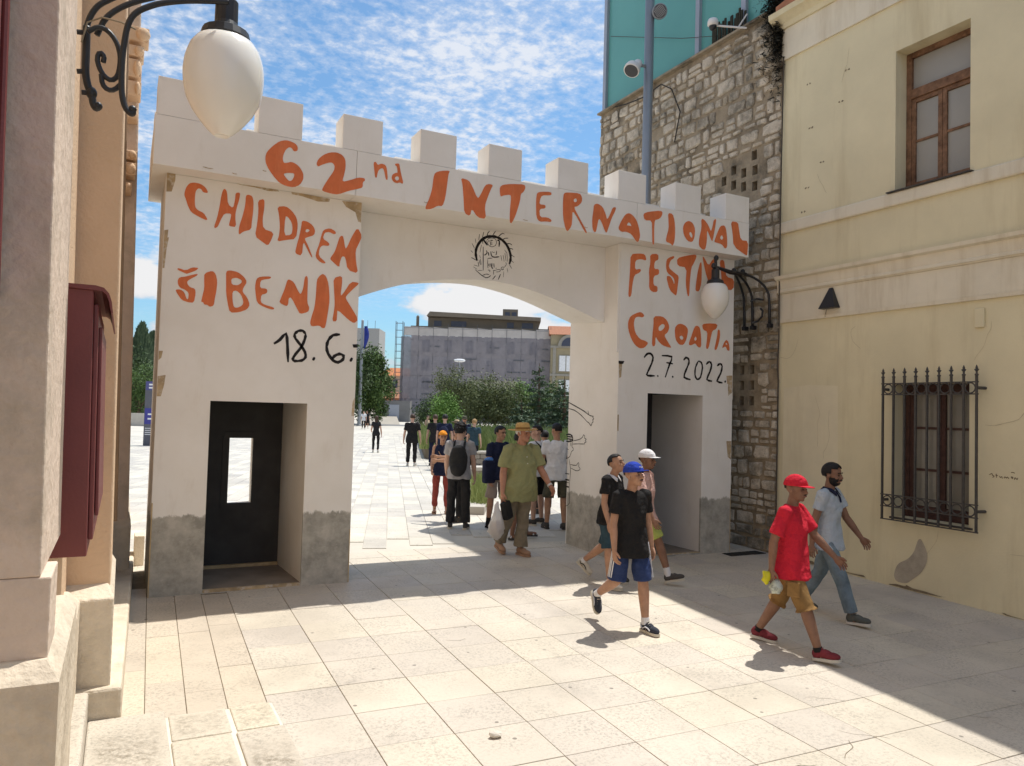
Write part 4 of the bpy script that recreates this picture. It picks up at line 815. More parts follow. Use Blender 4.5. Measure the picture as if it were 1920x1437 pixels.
M_ply = mat('bare_plywood', (0.44, 0.33, 0.20), 0.85, 0.15, var=0.3, scale=7, dark=(0.66, 0.61, 0.54), dscale=11, damt=.95, coord='World')
M_ply2 = mat('pale_plywood_edge', (0.50, 0.37, 0.21), 0.85, 0.15, var=0.2, scale=7)
gate = thing('festival_gate', 'white painted plywood castle gate with battlements and orange hand lettering', 'gate', (4.15, 9.1, 0.18))
YF = 8.46; to_g = lambda x, z, w: (x, YF+w, z)
def column(x0, x1, hole, hx_back, ztop, back_y):
    z0 = 0.165
    c = tag(bpy.data.objects.new('column', None)); COL.objects.link(c); c.parent = gate; c.matrix_parent_inverse = world_of(gate).inverted()
    wallgrid([x0, x1], [z0, ztop], [hole], to_g, 0.028).obj('front_board', M_gateg, c)
    MB().box(x0, x0+.025, YF+.029, 9.70, z0, ztop).obj('side_board', M_gateg, c)
    MB().box(x1-.025, x1, YF+.029, 9.70, z0, ztop).obj('side_board', M_gateg, c)
    a, b, zb, zt = hole
    if x0 < 1: bh = [(1.15, 1.42, 0.97, 1.745)]
    else: bh = []
    wallgrid([x0, x1], [z0, ztop], bh, lambda x, z, w: (x, 9.701+w, z), 0.02).obj('back_board', M_gate, c)
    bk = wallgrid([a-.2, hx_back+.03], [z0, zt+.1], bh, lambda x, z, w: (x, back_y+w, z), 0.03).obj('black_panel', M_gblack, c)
    if bh:
        f_ = MB(); xa, xb, za, zb_ = 1.15, 1.42, .97, 1.745; k = .075
        wallgrid([xa-k, xb+k], [za-k, zb_+k], [(xa, xb, za, zb_)], lambda x, z, w: (x, back_y-.012+w, z), 0.011).obj('hatch_frame', M_gblack, c)
        for q in ((xa-.012, xa), (xb, xb+.012)): MB().box(q[0], q[1], back_y+.031, 9.70, za-.01, zb_+.01).obj('hatch_lining', M_gate, c)
        for q in ((za-.012, za), (zb_, zb_+.012)): MB().box(xa, xb, back_y+.031, 9.70, q[0], q[1]).obj('hatch_lining', M_gate, c)
    r = MB(); t_ = .02    # right reveal, slightly askew
    r.hexa([(b+.001,YF+.029,z0),(b+t_,YF+.029,z0),(hx_back+t_,back_y-.001,z0+.03),(hx_back,back_y-.001,z0+.03)], [(b+.001,YF+.029,zt+.02),(b+t_,YF+.029,zt+.02),(hx_back+t_,back_y-.001,zt+.02),(hx_back,back_y-.001,zt+.02)])
    r.obj('reveal_board', M_gate, c)
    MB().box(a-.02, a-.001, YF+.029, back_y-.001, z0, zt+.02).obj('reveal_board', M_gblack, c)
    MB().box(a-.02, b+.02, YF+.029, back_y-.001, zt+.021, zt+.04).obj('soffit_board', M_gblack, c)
    MB().box(a+.002, b-.002, YF+.002, YF+.045, z0, z0+.05).obj('threshold', M_ply, c)
    MB().box(a, hx_back-.005, back_y-.05, back_y-.004, z0+.049, z0+.085).obj('floor_batten', M_ply2, c)
    MB().box(a-.02, b, YF+.046, back_y, z0-.01, z0+.048).obj('floor_board', mat('scuffed_floor', (0.26, 0.21, 0.16), .9, var=.2, scale=3), c)
    for xx in (x0+.006, x1-.006):   # bare edges of the plywood
        MB().box(xx-.0055, xx+.0055, YF-.0035, YF-.0027, z0, z0+.5+R_.random()*.5).obj('bare_edge', M_ply2, c)
    return c
column(0.30, 2.345, (0.812, 1.812, 0.185, 2.177), 1.757, 4.497, 9.56)
column(5.965, 8.02, (6.467, 7.455, 0.205, 2.46), 7.40, 4.497, 9.56)
xs = [0.165, 2.2, 6.03, 8.045]
for i in range(3):
    a, b = xs[i]+(.002 if i else 0), xs[i+1]-(.002 if i < 2 else 0)
    MB().box(a, b, 8.20, 9.80, 4.50, 5.0).obj('beam_panel', M_gate, gate, bevel=.004)
for i, x in enumerate((0.18, 1.143, 2.033, 2.937, 3.815, 4.79, 5.719, 6.677, 7.592)):
    MB().box(x, x+.452, 8.203, 8.535, 5.003, 5.392+R_.uniform(-.008,.008)).obj('merlon', M_gate, gate, bevel=.004)
    MB().box(x, x+.452, 9.14, 9.47, 5.003, 5.345).obj('merlon', M_gate, gate, bevel=.004)
MB().box(0.17, 8.04, 8.54, 9.135, 5.001, 5.012).obj('walk_board', M_gate, gate)
# spandrel with the segmental arch
arc = [(2.346,3.425),(2.47,3.48),(2.69,3.57),(2.91,3.65),(3.27,3.75),(3.73,3.82),(4.1,3.845),(4.35,3.845),(4.83,3.775),(5.26,3.665),(5.68,3.525),(5.964,3.435)]
def arcz(x):
    for (a, za), (b, zb) in zip(arc, arc[1:]):
        if a <= x <= b: return za+(zb-za)*(x-a)/(b-a)
    return arc[-1][1]
xs_ = [2.346+(5.964-2.346)*i/48 for i in range(49)]
zs_ = [arcz(x) for x in xs_]
for _ in range(6): zs_ = [zs_[0]]+[(zs_[i-1]+2*zs_[i]+zs_[i+1])/4 for i in range(1, 48)]+[zs_[-1]]
sp = MB(); n_ = 49
vsp = []
for y, dz in ((8.83, 0), (9.71, .075)):
    vsp += [(x, y, z+dz) for x, z in zip(xs_, zs_)]+[(x, y, 4.498) for x in xs_]
fsp = []
for i in range(48):
    fsp += [(i, i+1, n_+i+1, n_+i), (2*n_+i+1, 2*n_+i, 3*n_+i, 3*n_+i+1), (i, 2*n_+i, 2*n_+i+1, i+1), (n_+i, n_+i+1, 3*n_+i+1, 3*n_+i)]
fsp += [(0, n_, 3*n_, 2*n_), (48, 2*n_+48, 3*n_+48, n_+48)]
sp.add(vsp, fsp); sp.obj('arch_spandrel', M_gate, gate)
MB().box(5.94, 5.964, 8.47, 8.50, 3.0, 4.49).obj('corner_batten', M_gate, gate)
# painted writing
for ch, Y, outer, hol in LETTERS:
    o = polymesh(smooth_loop(outer) if ch != 'dash' else outer, [smooth_loop(h) for h in hol], lambda x, z, Y=Y: (x, Y-.003, z)).obj('painted_dash' if ch == 'dash' else 'painted_letter', M_ink if ch == 'dash' else M_org, gate)
for nm, w_, p in DIGITS:
    ribbon(p, w_, lambda x, z: (x, YF-.003, z)).obj('painted_'+nm, M_ink, gate)
for k_, p in enumerate(PEEL): polymesh([(min(max(x, .303), 2.342) if x < 4 else min(max(x, 5.968), 8.017), z) for x, z in p], [], lambda x, z: (x, YF-.0008-.0001*k_, z)).obj('bare_patch', M_ply, gate)
for x, z, w_ in ((.62,4.545,.10),(.9,4.53,.05),(1.2,4.61,.04),(4.3,4.53,.07),(5.2,4.56,.05),(3.0,4.55,.05)): ribbon([(x,z),(x+w_*.5,z-.008),(x+w_,z-.004)], .008, lambda u, v: (u, 8.197, v)).obj('scuff', M_ply, gate)
em = bpy.data.objects.new('painted_emblem', None); COL.objects.link(em); em.parent = gate; em.matrix_parent_inverse = world_of(gate).inverted()
for w_, p in EMBLEM: ribbon(p, w_*1.45, lambda x, z: (x, 8.83-.003, z)).obj('brush_stroke', M_ink, em)
dd = bpy.data.objects.new('painted_doodle', None); COL.objects.link(dd); dd.parent = gate; dd.matrix_parent_inverse = world_of(gate).inverted()
for w_, p in DOODLE: ribbon(p, w_, lambda y, z: (5.965-.003, y, z)).obj('brush_stroke', M_ink, dd)
tag(MB().lathe([(.035,0),(.035,.12),(.05,.13),(.05,.19)], (1.46, 9.25, 5.34), 12).obj('roof_vent', M_black), 'small black capped pipe standing behind the second merlon', 'pipe')

# ------------------------------------------------------------------ stucco building at the left edge
M_pink = mat('pinkish_stucco', (0.68, 0.555, 0.455), 0.93, 0.12, var=0.10, scale=5, bump=0.6, bscale=20, dark=(0.40, 0.34, 0.26), dscale=2.2, damt=0.6, coord='World')
M_ochre = mat('ochre_stucco', (0.67, 0.49, 0.335), 0.93, 0.12, var=0.07, scale=3, bump=0.45, bscale=34, dark=(0.46, 0.33, 0.21), dscale=1.5, damt=0.3, coord='World')
M_plinth = mat('plinth_stone', (0.68, 0.585, 0.46), 0.9, 0.15, var=0.10, scale=5, bump=0.7, bscale=26, dark=(0.36, 0.29, 0.21), dscale=2.2, damt=0.45, coord='World')
sb = thing('stucco_building', 'old stucco building with pinkish and ochre pilasters on stone plinths at the left', 'building', (-0.4, 6, 0.1))
def pil(nm, y0, y1, xi, xo0, k, z0, z1, mt, bev=.01, par=sb):
    return MB().hexa([(xi,y0,z0),(xo0,y0,z0),(xo0,y1,z0),(xi,y1,z0)], [(xi,y0,z1),(xo0-k*(z1-z0),y0,z1),(xo0-k*(z1-z0),y1,z1),(xi,y1,z1)]).obj(nm, mt, par, bevel=bev)
pil('wall', -8.0, 2.87, -6.0, -0.62, .019, -.2, 9.5, M_pink)
pil('wall', 3.0, 15.0, -6.0, -0.25, .019, -.2, 9.5, M_ochre)
pil('pilaster', 2.9, 3.76, -.9, -.213, .0155, 1.57, 9.5, M_pink, .006)
pil('pilaster_foot', 2.9, 3.18, -.9, -.183, .0, 1.305, 1.569, M_pink, .006)
pil('pilaster', 5.65, 6.75, -.9, -.022, .0165, .93, 9.5, M_ochre, .012)
pil('pilaster', 9.3, 14.6, -.9, .118, .019, .33, 9.5, M_pink, .02)
MB().hexa([(-.9,2.82,-.1),(-.143,2.82,-.1),(-.143,3.86,-.1),(-.9,3.86,-.1)], [(-.9,2.82,1.25),(-.143,2.82,1.25),(-.143,3.86,1.25),(-.9,3.86,1.25)]).add([(-.9,2.82,1.25),(-.143,2.82,1.25),(-.143,3.86,1.25),(-.9,3.86,1.25),(-.9,2.9,1.308),(-.185,2.88,1.308),(-.185,3.80,1.308),(-.9,3.8,1.308)], [(0,1,5,4),(1,2,6,5),(2,3,7,6),(4,5,6,7)]).obj('plinth', M_plinth, sb)
def plinth(y0, y1, xo, ztop, xin, zin, z0=.30):
    MB().add([(-.9,y0,z0),(xo,y0,z0),(xo,y1,z0),(-.9,y1,z0),(-.9,y0,ztop),(xo,y0,ztop),(xo,y1,ztop),(-.9,y1,ztop),(-.9,y0+.15,zin),(xin,y0+.15,zin),(xin,y1-.03,zin),(-.9,y1-.03,zin)],
      [(0,1,5,4),(1,2,6,5),(2,3,7,6),(4,5,9,8),(5,6,10,9),(6,7,11,10),(8,9,10,11)]).obj('plinth', M_plinth, sb, bevel=.012)
plinth(5.5, 6.85, .004, .885, -.035, .955)
plinth(3.87, 5.497, -.185, .885, -.25, .96, z0=.1)
plinth(6.852, 9.2, -.10, .885, -.20, .96)
plinth(9.2, 14.8, .135, .80, .115, .9)
MB().hexa([(-.9,5.45,.05),(.075,5.45,.05),(.206,10.3,.05),(-.9,10.3,.05)], [(-.9,5.45,.335),(.070,5.45,.335),(.20,10.3,.335),(-.9,10.3,.335)]).obj('base_step', M_plinth, sb, bevel=.02)
MB().hexa([(-.9,10.32,.05),(.15,10.32,.05),(.19,14.9,.05),(-.9,14.9,.05)], [(-.9,10.32,.32),(.145,10.32,.32),(.185,14.9,.32),(-.9,14.9,.32)]).obj('base_step', M_plinth, sb, bevel=.02)
MB().box(-.6, -.113, 3.0, 5.447, -.05, .333).obj('curb_stone', M_step, sb, bevel=.02)
M_pipe = mat('brown_pipe', (0.24, 0.155, 0.09), .7)
MB().tube([(-.015-.02*(z-.3), 8.2, z) for z in (1.0, 3, 6, 9.4)], .03, 8).obj('downpipe', M_pipe, sb)
MB().box(.19, .30, 10.0, 10.28, .15, .56).obj('end_post', M_plinth, sb, bevel=.01)
# carved bracket at the far corner
for (dx, z, w_, h) in ((.03,6.05,.13,.16),(.0,5.88,.09,.12),(-.01,5.65,.07,.2),(.0,5.45,.05,.16),(-.02,5.2,.05,.12),(-.02,4.75,.07,.10),(-.03,4.58,.09,.14),(-.05,4.4,.06,.10)):
    MB().box(-.12, dx+.02+w_*.3, 9.05, 9.28, z, z+h).obj('carved_block', M_ochre, sb, bevel=.012); MB().ell((dx+.0, 9.05, z+h/2), (w_*.55, .06, h*.45), nu=10, nv=8).obj('carved_scroll', M_ochre, sb, smooth=True)
for k, x in enumerate((-.262, -.275, -.288)): MB().tube([(x+.02-.019*(z-.3)+.012*math.sin(z*1.3+k), 4.3+.28*k, z) for z in [2.7+.35*i for i in range(16)]], .007, 5).obj('cable_run', M_pipe, sb)
M_red = mat('dark_red_paint', (0.19, 0.052, 0.05), 0.45, 0.4, var=0.12, scale=3, bump=.05)
wf = MB(); wf.hexa([(-.55,2.5,2.45),(-.342,2.5,2.45),(-.385,2.88,2.45),(-.55,2.88,2.45)], [(-.6,2.5,5.2),(-.385,2.5,5.2),(-.425,2.88,5.2),(-.6,2.88,5.2)])
fo = wf.obj('window_frame', M_red, sb, bevel=.01)
MB().tube([(-.372,2.86,2.46),(-.41,2.86,5.0)], .012, 8).obj('frame_bead', M_red, fo)
# dark red notice cabinet
nc = thing('notice_cabinet', 'tall dark red notice cabinet with a curved hood mounted between the stucco pilasters', 'cabinet', (-.2, 4.4, 1.42))
MB().hexa([(-.30,4.0,1.43),(-.119,4.0,1.43),(-.119,5.2,1.43),(-.30,5.2,1.43)], [(-.32,4.0,2.665),(-.141,4.0,2.665),(-.141,5.2,2.665),(-.32,5.2,2.665)]).obj('case', M_red, nc, bevel=.006)
MB().hexa([(-.1185,4.04,1.50),(-.098,4.04,1.50),(-.098,5.16,1.50),(-.1185,5.16,1.50)], [(-.1395,4.04,2.60),(-.119,4.04,2.60),(-.119,5.16,2.60),(-.1395,5.16,2.60)]).obj('door', M_red, nc, bevel=.005)
MB().hexa([(-.097,4.12,1.60),(-.082,4.12,1.60),(-.082,5.08,1.60),(-.097,5.08,1.60)], [(-.117,4.12,2.50),(-.102,4.12,2.50),(-.102,5.08,2.50),(-.117,5.08,2.50)]).obj('door_panel', M_red, nc, bevel=.004)
hd = [(-.33,2.668),(-.135,2.668),(-.10,2.66),(-.078,2.635),(-.066,2.60),(-.058,2.545),(-.066,2.545),(-.078,2.60),(-.09,2.632),(-.11,2.645),(-.33,2.652)]
hd = [(x, z+.014) for x, z in hd]
MB().prism(hd, lambda x, z, w: (x, 3.985+w, z), 1.25).obj('hood', M_red, nc)

# ------------------------------------------------------------------ iron bracket lamps with egg-shaped globes
M_globe = mat('opal_globe', (0.82, 0.79, 0.73), 0.18, 0.5, var=0.03, scale=2)
_b = M_globe.node_tree.nodes['Principled BSDF']; _b.inputs['Subsurface Weight'].default_value = 0.35; _b.inputs['Subsurface Radius'].default_value = (.1, .09, .07)
EGG = [(.098,.268),(.14,.25),(.168,.205),(.186,.14),(.193,.07),(.190,0),(.176,-.07),(.144,-.14),(.104,-.2),(.066,-.246),(.038,-.272),(.034,-.274),(.03,-.268)]
EGG = [p for q in zip(EGG, [((a[0]+b[0])/2*1.004, (a[1]+b[1])/2) for a, b in zip(EGG, EGG[1:])]+[EGG[-1]]) for p in q][:-1]
EGG = [(r, h*.915) for r, h in EGG]
def lamp_head(c, par, sc_=1.0):
    c = Vector(c)
    MB().lathe([(r*sc_, h*sc_) for r, h in EGG], c, 28).obj('globe', M_globe, par, smooth=True)
    k = sc_; MB().lathe([(.112*k,.236*k),(.122*k,.248*k),(.112*k,.285*k),(.062*k,.31*k),(.056*k,.33*k),(.055*k,.44*k),(.035*k,.465*k),(.022*k,.47*k),(.022*k,.62*k)], c, 18).obj('lamp_holder', M_black, par, smooth=False)
LA= [(0.374, 3.85, 4.098), (0.307, 3.85, 4.084), (0.179, 3.85, 4.051), (0.077, 3.85, 4.01), (0.033, 3.85, 3.983), (-0.012, 3.85, 3.95), (-0.041, 3.85, 3.91), (-0.056, 3.85, 3.856), (-0.064, 3.85, 3.782), (-0.069, 3.85, 3.694), (-0.067, 3.85, 3.598), (-0.062, 3.85, 3.537), (-0.047, 3.85, 3.486), (-0.024, 3.85, 3.464), (-0.012, 3.85, 3.469), (-0.017, 3.85, 3.487)]
LB= [(0.366, 3.97, 4.164), (0.183, 3.97, 4.145), (0.078, 3.97, 4.102), (-0.01, 3.97, 4.056), (-0.069, 3.97, 4.017), (-0.121, 3.97, 3.969), (-0.152, 3.97, 3.925), (-0.167, 3.97, 3.881), (-0.179, 3.97, 3.845)]
LC= [(0.32, 4.05, 4.258), (0.077, 4.05, 4.202), (-0.082, 4.05, 4.109), (-0.141, 4.05, 4.061), (-0.18, 4.05, 4.027), (-0.205, 4.05, 3.984), (-0.222, 4.05, 3.933), (-0.227, 4.05, 3.888)]
LV= [(-0.223, 4.0, 3.887), (-0.22, 4.0, 3.769), (-0.22, 4.0, 3.671), (-0.207, 4.0, 3.608), (-0.19, 4.0, 3.579), (-0.182, 4.0, 3.53), (-0.168, 4.0, 3.51), (-0.162, 4.0, 3.524)]
LS1= [(-0.214, 3.93, 3.833), (-0.201, 3.93, 3.846), (-0.179, 3.93, 3.865), (-0.149, 3.93, 3.868), (-0.115, 3.93, 3.844), (-0.091, 3.93, 3.804), (-0.078, 3.93, 3.754), (-0.078, 3.93, 3.704), (-0.085, 3.93, 3.654), (-0.11, 3.93, 3.629), (-0.139, 3.93, 3.642), (-0.162, 3.93, 3.679), (-0.173, 3.93, 3.721), (-0.161, 3.93, 3.754), (-0.143, 3.93, 3.736), (-0.146, 3.93, 3.708)]
LS2= [(-0.152, 3.93, 3.649), (-0.146, 3.93, 3.605), (-0.123, 3.93, 3.583), (-0.095, 3.93, 3.589), (-0.07, 3.93, 3.622)]
LP= [[(-0.262, 4.0, 3.852), (-0.215, 4.0, 3.859)], [(-0.254, 4.0, 3.668), (-0.218, 4.0, 3.676)], [(-0.231, 4.0, 3.575), (-0.192, 4.0, 3.578)]]
la = thing('bracket_lamp', 'large egg-shaped white globe lamp on a black scrolled bracket at the upper left', 'wall lamp', (-.2, 3.95, 3.6))
for pts, r in ((LA, .0135), (LB, .013), (LC, .0135), (LV, .017)):
    pp = [Vector(p) for p in pts]
    for _ in range(2):
        q = [pp[0]]
        for a, b in zip(pp, pp[1:]): q += [a*.75+b*.25, a*.25+b*.75]
        pp = q+[pp[-1]]
    MB().tube(pp, r, 10).obj('arm', M_black, la, smooth=True)
for pts in (LS1, LS2):
    pp = [Vector(p) for p in pts]
    q = [pp[0]]
    for a, b in zip(pp, pp[1:]): q += [a*.75+b*.25, a*.25+b*.75]
    MB().tube(q+[pp[-1]], .0115, 10).obj('scroll', M_black, la, smooth=True)
for a, b in LP: MB().tube([a, b], .012, 8).obj('wall_pin', M_black, la)
MB().ell(LV[-1], (.02,.02,.02)).obj('knob', M_black, la, smooth=True); MB().ell(LA[-1], (.018,.018,.018)).obj('knob', M_black, la, smooth=True); MB().ell(LV[4], (.024,.024,.03)).obj('knob', M_black, la, smooth=True)
lamp_head((0.38, 3.975, 3.725), la, .985)
MB().tube([(-.24,3.98,3.80),(-.22,3.98,3.90),(-.16,3.95,3.925),(-.08,3.9,3.90),(-.02,3.85,3.86)], .004, 5).obj('cable', M_cable, la)
rb = thing('bracket_lamp', 'smaller egg-shaped globe lamp on a black three-armed bracket on the rubble wall', 'wall lamp', (8.45, 8.4, 3.6))
for yr, r in ((8.19, .022), (8.53, .022), (8.70, .022)):
    p = [(8.47, yr, 3.53), (8.465, yr, 3.75), (8.455, yr, 3.93)]
    for i in range(1, 9):
        a = i/8*math.pi/2; u = 1-math.cos(a); p.append((8.455-.6*u, yr+(8.30-yr)*(u**1.2), 3.93+.35*math.sin(a)))
    MB().tube(p, [r]*2+[r*.85]*(len(p)-2), 10).obj('arm', M_black, rb, smooth=True)
    MB().box(8.44, 8.53, yr-.03, yr+.03, 3.50, 3.56).obj('foot', M_black, rb, bevel=.008)
MB().tube([(8.43, 8.53, 3.93), (8.42, 8.40, 3.95), (8.42, 8.27, 3.92)], .016, 8).obj('scroll', M_black, rb, smooth=True)
MB().tube([(8.44, 8.5, 3.6), (8.44, 8.40, 3.61), (8.44, 8.31, 3.68), (8.44, 8.30, 3.76), (8.44, 8.34, 3.80)], .016, 8).obj('scroll', M_black, rb, smooth=True)
for y in (8.25, 8.34): MB().tube([(8.05, y, 4.27), (7.82, y, 4.265), (7.36, 8.17, 4.29)], .018, 8).obj('rod', M_black, rb, smooth=True)
for p in ((7.86, 8.30, 4.30), (8.06, 8.33, 4.31), (7.40, 8.17, 4.41), (7.34, 8.15, 4.29)): MB().ell(p, (.035,.035,.042)).obj('knob', M_black, rb, smooth=True)
lamp_head((7.392, 8.17, 3.80), rb, 1.0)
# ------------------------------------------------------------------ background beyond the gate
FW = Vector((0.457, 0.889, 0)).normalized(); RT = Vector((FW.y, -FW.x, 0)); YAW = math.atan2(RT.y, RT.x)
def at(x, D, z=0.21): p = FW*D+RT*((x-960)*D/1416.6); return Vector((p.x, p.y, z))
def zpx(y, x, D): return 2.15+((772+0.0275*(x-960))-y)*D/1416.6
def bgthing(name, label, cat, x, D, group=None, z=0.21): return thing(name, label, cat, at(x, D, z), YAW, group)
def part(m, name, mt, par, **k): return m.obj(name, mt, par, world=False, **k)   # local coordinates of the thing
# street that climbs away between the houses
M_road = mat('pale_asphalt', (0.36, 0.32, 0.26), 0.9, var=0.1, scale=1)
rd = MB(); q = [at(672, 92, .205), at(752, 92, .205), at(738, 150, 2.5), at(700, 150, 2.5), at(726, 260, 7), at(706, 260, 7)]
rd.add(q, [(0,1,2,3), (3,2,4,5)]); tag(rd.obj('road', M_road), kind='structure')
M_kerbgrey = mat('grey_asphalt', (0.20, 0.195, 0.19), 0.9, var=0.12, scale=1)
rd2 = MB().add([at(300, 84, .204), at(800, 84, .204), at(800, 92, .204), at(300, 92, .204)], [(0,1,2,3)]); tag(rd2.obj('cross_road', M_kerbgrey), kind='structure')
# building wrapped in scaffold netting
M_bwall = mat('old_facade', (0.5, 0.45, 0.43), 0.9, var=0.1, scale=.5)
M_bwin = mat('dark_window', (0.05, 0.055, 0.085), 0.3, 0.5, var=0.1)
M_net = mat('scaffold_net', (0.33, 0.305, 0.325), 0.9, 0.1, var=0.12, scale=.6, dark=(0.24, 0.225, 0.24), dscale=.5, damt=.5, alpha=0.6)
M_netp = mat('pale_net', (0.62, 0.56, 0.51), 0.9, 0.1, var=0.1, scale=.8, alpha=0.85)
M_tubes = mat('scaffold_tube', (0.12, 0.12, 0.13), 0.6, 0.4)
M_conc = mat('brown_concrete', (0.20, 0.165, 0.125), 0.9, var=0.12, scale=.6)
sbd = bgthing('scaffolded_building', 'long grey building wrapped in scaffold netting beyond the bushes', 'building', 892, 120)
HW = 11.7
part(MB().box(-HW+1, HW, 1.5, 16, 0, 15.0), 'wall', M_bwall, sbd)
for i, xx in enumerate((-8.3, -4.7, -1.3, 2.1, 5.4, 9.0)):
    for j, zz in enumerate((12.2, 9.1, 6.1, 3.0)):
        wd_ = part(MB().box(xx-.62, xx+.62, 1.44, 1.5, zz-1.0, zz+.9), 'window', M_bwin, sbd)
        part(MB().box(xx-.03, xx+.03, 1.40, 1.44, zz-1.0, zz+.9), 'window_bar', M_netp, wd_)
part(MB().box(-HW+3.5, HW-1.9, 2.5, 14, 15.0, 16.9), 'attic_storey', M_conc, sbd)
part(MB().hexa([(-HW+3.4,1.0,17.0),(HW-1.6,1.0,16.6),(HW-1.6,15,16.6),(-HW+3.4,15,17.0)], [(-HW+3.9,1.0,17.7),(HW-1.6,1.0,17.2),(HW-1.6,15,17.2),(-HW+3.9,15,17.7)]), 'flat_roof', M_conc, sbd)
part(MB().box(-HW+.9, HW+.2, 1.2, 16.2, 14.9, 15.35), 'eaves', M_conc, sbd)
ch = part(MB().box(3.9, 6.4, 4, 7, 17.2, 18.8), 'chimney', M_conc, sbd)
for xx in (4.3, 5.4): part(MB().box(xx, xx+.75, 3.93, 4.0, 17.6, 18.3), 'vent', M_bwin, ch)
for (xx, w_) in ((-6.6, 1.2), (-3.2, 2.5), (5.2, 1.1), (8.0, 1.8)): part(MB().box(xx-w_/2, xx+w_/2, 2.42, 2.5, 15.5, 16.4), 'window', M_bwin, sbd)
part(MB().lathe([(.25,15.3),(.25,17.3),(.1,17.5)], (-10.2, 5, 0), 8), 'chimney', M_conc, sbd)
nw = 2*HW/10
for i in range(10):
    for k in range(4):
        z0 = .3+3.35*k; gN = MB(); o_ = R_.uniform(0, 6)
        gN.add([(-HW+i*nw-.02+(nw+.04)*u/5, .15-.16*math.sin(math.pi*v/5)*(.6+.4*math.sin(o_+u*2.1))-.06*math.sin(u*2.6+o_+v), z0+3.36*v/5) for v in range(6) for u in range(6)], [(v*6+u, v*6+u+1, v*6+u+7, v*6+u+6) for v in range(5) for u in range(5)]); part(gN, 'net_panel', M_net, sbd, smooth=True)
    part(MB().hexa([(-HW+i*nw+.02,.15,13.7-.15*(i%2)),(-HW+(i+1)*nw-.02,.15,13.7),(-HW+(i+1)*nw-.02,.18,13.7),(-HW+i*nw+.02,.18,13.7-.15*(i%2))], [(-HW+i*nw+.02,.3,15.1),(-HW+(i+1)*nw-.02,.3,15.1-.1*(i%3)),(-HW+(i+1)*nw-.02,.33,15.1-.1*(i%3)),(-HW+i*nw+.02,.33,15.1)]), 'net_panel', M_netp, sbd)
for i in range(11): part(MB().tube([(-HW+i*nw, .1, 0), (-HW+i*nw, .1, 15.6)], .03, 5), 'standard', M_tubes, sbd)
for k in range(8): part(MB().tube([(-HW, .12, 1.6+1.9*k), (HW, .12, 1.6+1.9*k)], .025, 5), 'ledger', M_tubes, sbd)
for k, (xx, zz) in enumerate([(R_.uniform(-HW+1, HW-1), 2.4+1.9*R_.randrange(0, 6)) for _ in range(26)]): part(MB().box(xx, xx+1.7, .05, .14, zz, zz+.22), 'toe_board', M_tubes, sbd)
for xx in (-HW-.25, -HW-1.35):
    for yy in (.2, 1.4): part(MB().tube([(xx, yy, 0), (xx, yy, 15.9)], .05, 5), 'standard', M_tubes, sbd)
for k in range(14): part(MB().tube([(-HW-1.35, .2, 1+1.12*k), (-HW-.25, .2, 1+1.12*k)], .05, 5), 'ledger', M_tubes, sbd)
part(MB().box(-HW-.45, -HW+.9, .3, 3, 0, 13.5), 'side_net', M_net, sbd)
M_wh = mat('white_cloth', (0.8, 0.8, 0.8), .9)
# ornate ochre house beside it
M_och2 = mat('ochre_facade', (0.36, 0.30, 0.19), 0.9, var=0.1, scale=.6)
M_orn = mat('grey_ornament', (0.33, 0.30, 0.25), 0.9, var=0.1)
yh = bgthing('ornate_house', 'ochre house with a curved gable and white shuttered windows right of the scaffolding', 'house', 1072, 118)
part(MB().box(-3.4, 6, 0, 10, 0, 14.2), 'wall', M_och2, yh)
part(MB().hexa([(-3.7,-.4,14.2),(6.2,-.4,14.2),(6.2,10.3,14.2),(-3.7,10.3,14.2)], [(-3.7,4,16.0),(6.2,4,16.0),(6.2,6,16.0),(-3.7,6,16.0)]), 'roof', M_rtile, yh)
gab = [(1.75*math.cos(a), 1.9*math.sin(a)) for a in [math.pi*i/12 for i in range(13)]]
part(MB().prism(gab, lambda u, v, w: (-.6+u, -.5+w, 12.3+v), .45), 'curved_gable', M_orn, yh)
part(MB().prism([(u*.7, v*.7) for u, v in gab], lambda u, v, w: (-.6+u, -.56+w, 12.4+v), .05), 'gable_window', M_bwin, yh)
for z in (12.1, 7.7, 3.9): part(MB().box(-3.5, 6.1, -.25, 0, z, z+.35), 'cornice', M_orn, yh)
for xx in (-3.1, 1.6): part(MB().box(xx, xx+.5, -.2, 0, 0, 12.1), 'corner_pier', M_orn, yh)
for z in (8.4, 4.6, .8):
    wo = part(MB().box(-2.2, 1.3, -.12, 0, z, z+2.6), 'window', M_orn, yh)
    for xx in (-2.05, -.95, .15): part(MB().box(xx, xx+.95, -.17, -.12, z+.1, z+2.5), 'shutter', M_wh if xx < 0 else M_bwin, wo)
# little pinkish house up the street
M_pinkh = mat('salmon_wall', (0.46, 0.33, 0.24), 0.9, var=0.1, scale=.5)
ph = bgthing('small_house', 'small salmon house with an orange tiled roof up the side street', 'house', 739, 165, z=2.0)
part(MB().box(-3.5, 4.2, 0, 9, 0, 7.3), 'wall', M_pinkh, ph)
part(MB().hexa([(-3.9,-.4,7.3),(4.6,-.4,7.3),(4.6,9.4,7.3),(-3.9,9.4,7.3)], [(-1.5,3.5,9.2),(2.5,3.5,9.2),(2.5,5.5,9.2),(-1.5,5.5,9.2)]), 'roof', mat('orange_tile', (0.50, 0.19, 0.08), .9, var=.2, scale=2), ph)
for xx, z in ((.2, 4.7), (-2.4, 1.3), (1.7, 1.3)): part(MB().box(xx-.5, xx+.5, -.08, 0, z, z+1.7), 'window', M_bwin, ph)
ph2 = bgthing('brick_shed', 'low orange-brown shed with a pitched roof below the salmon house', 'shed', 736, 150, z=2.0)
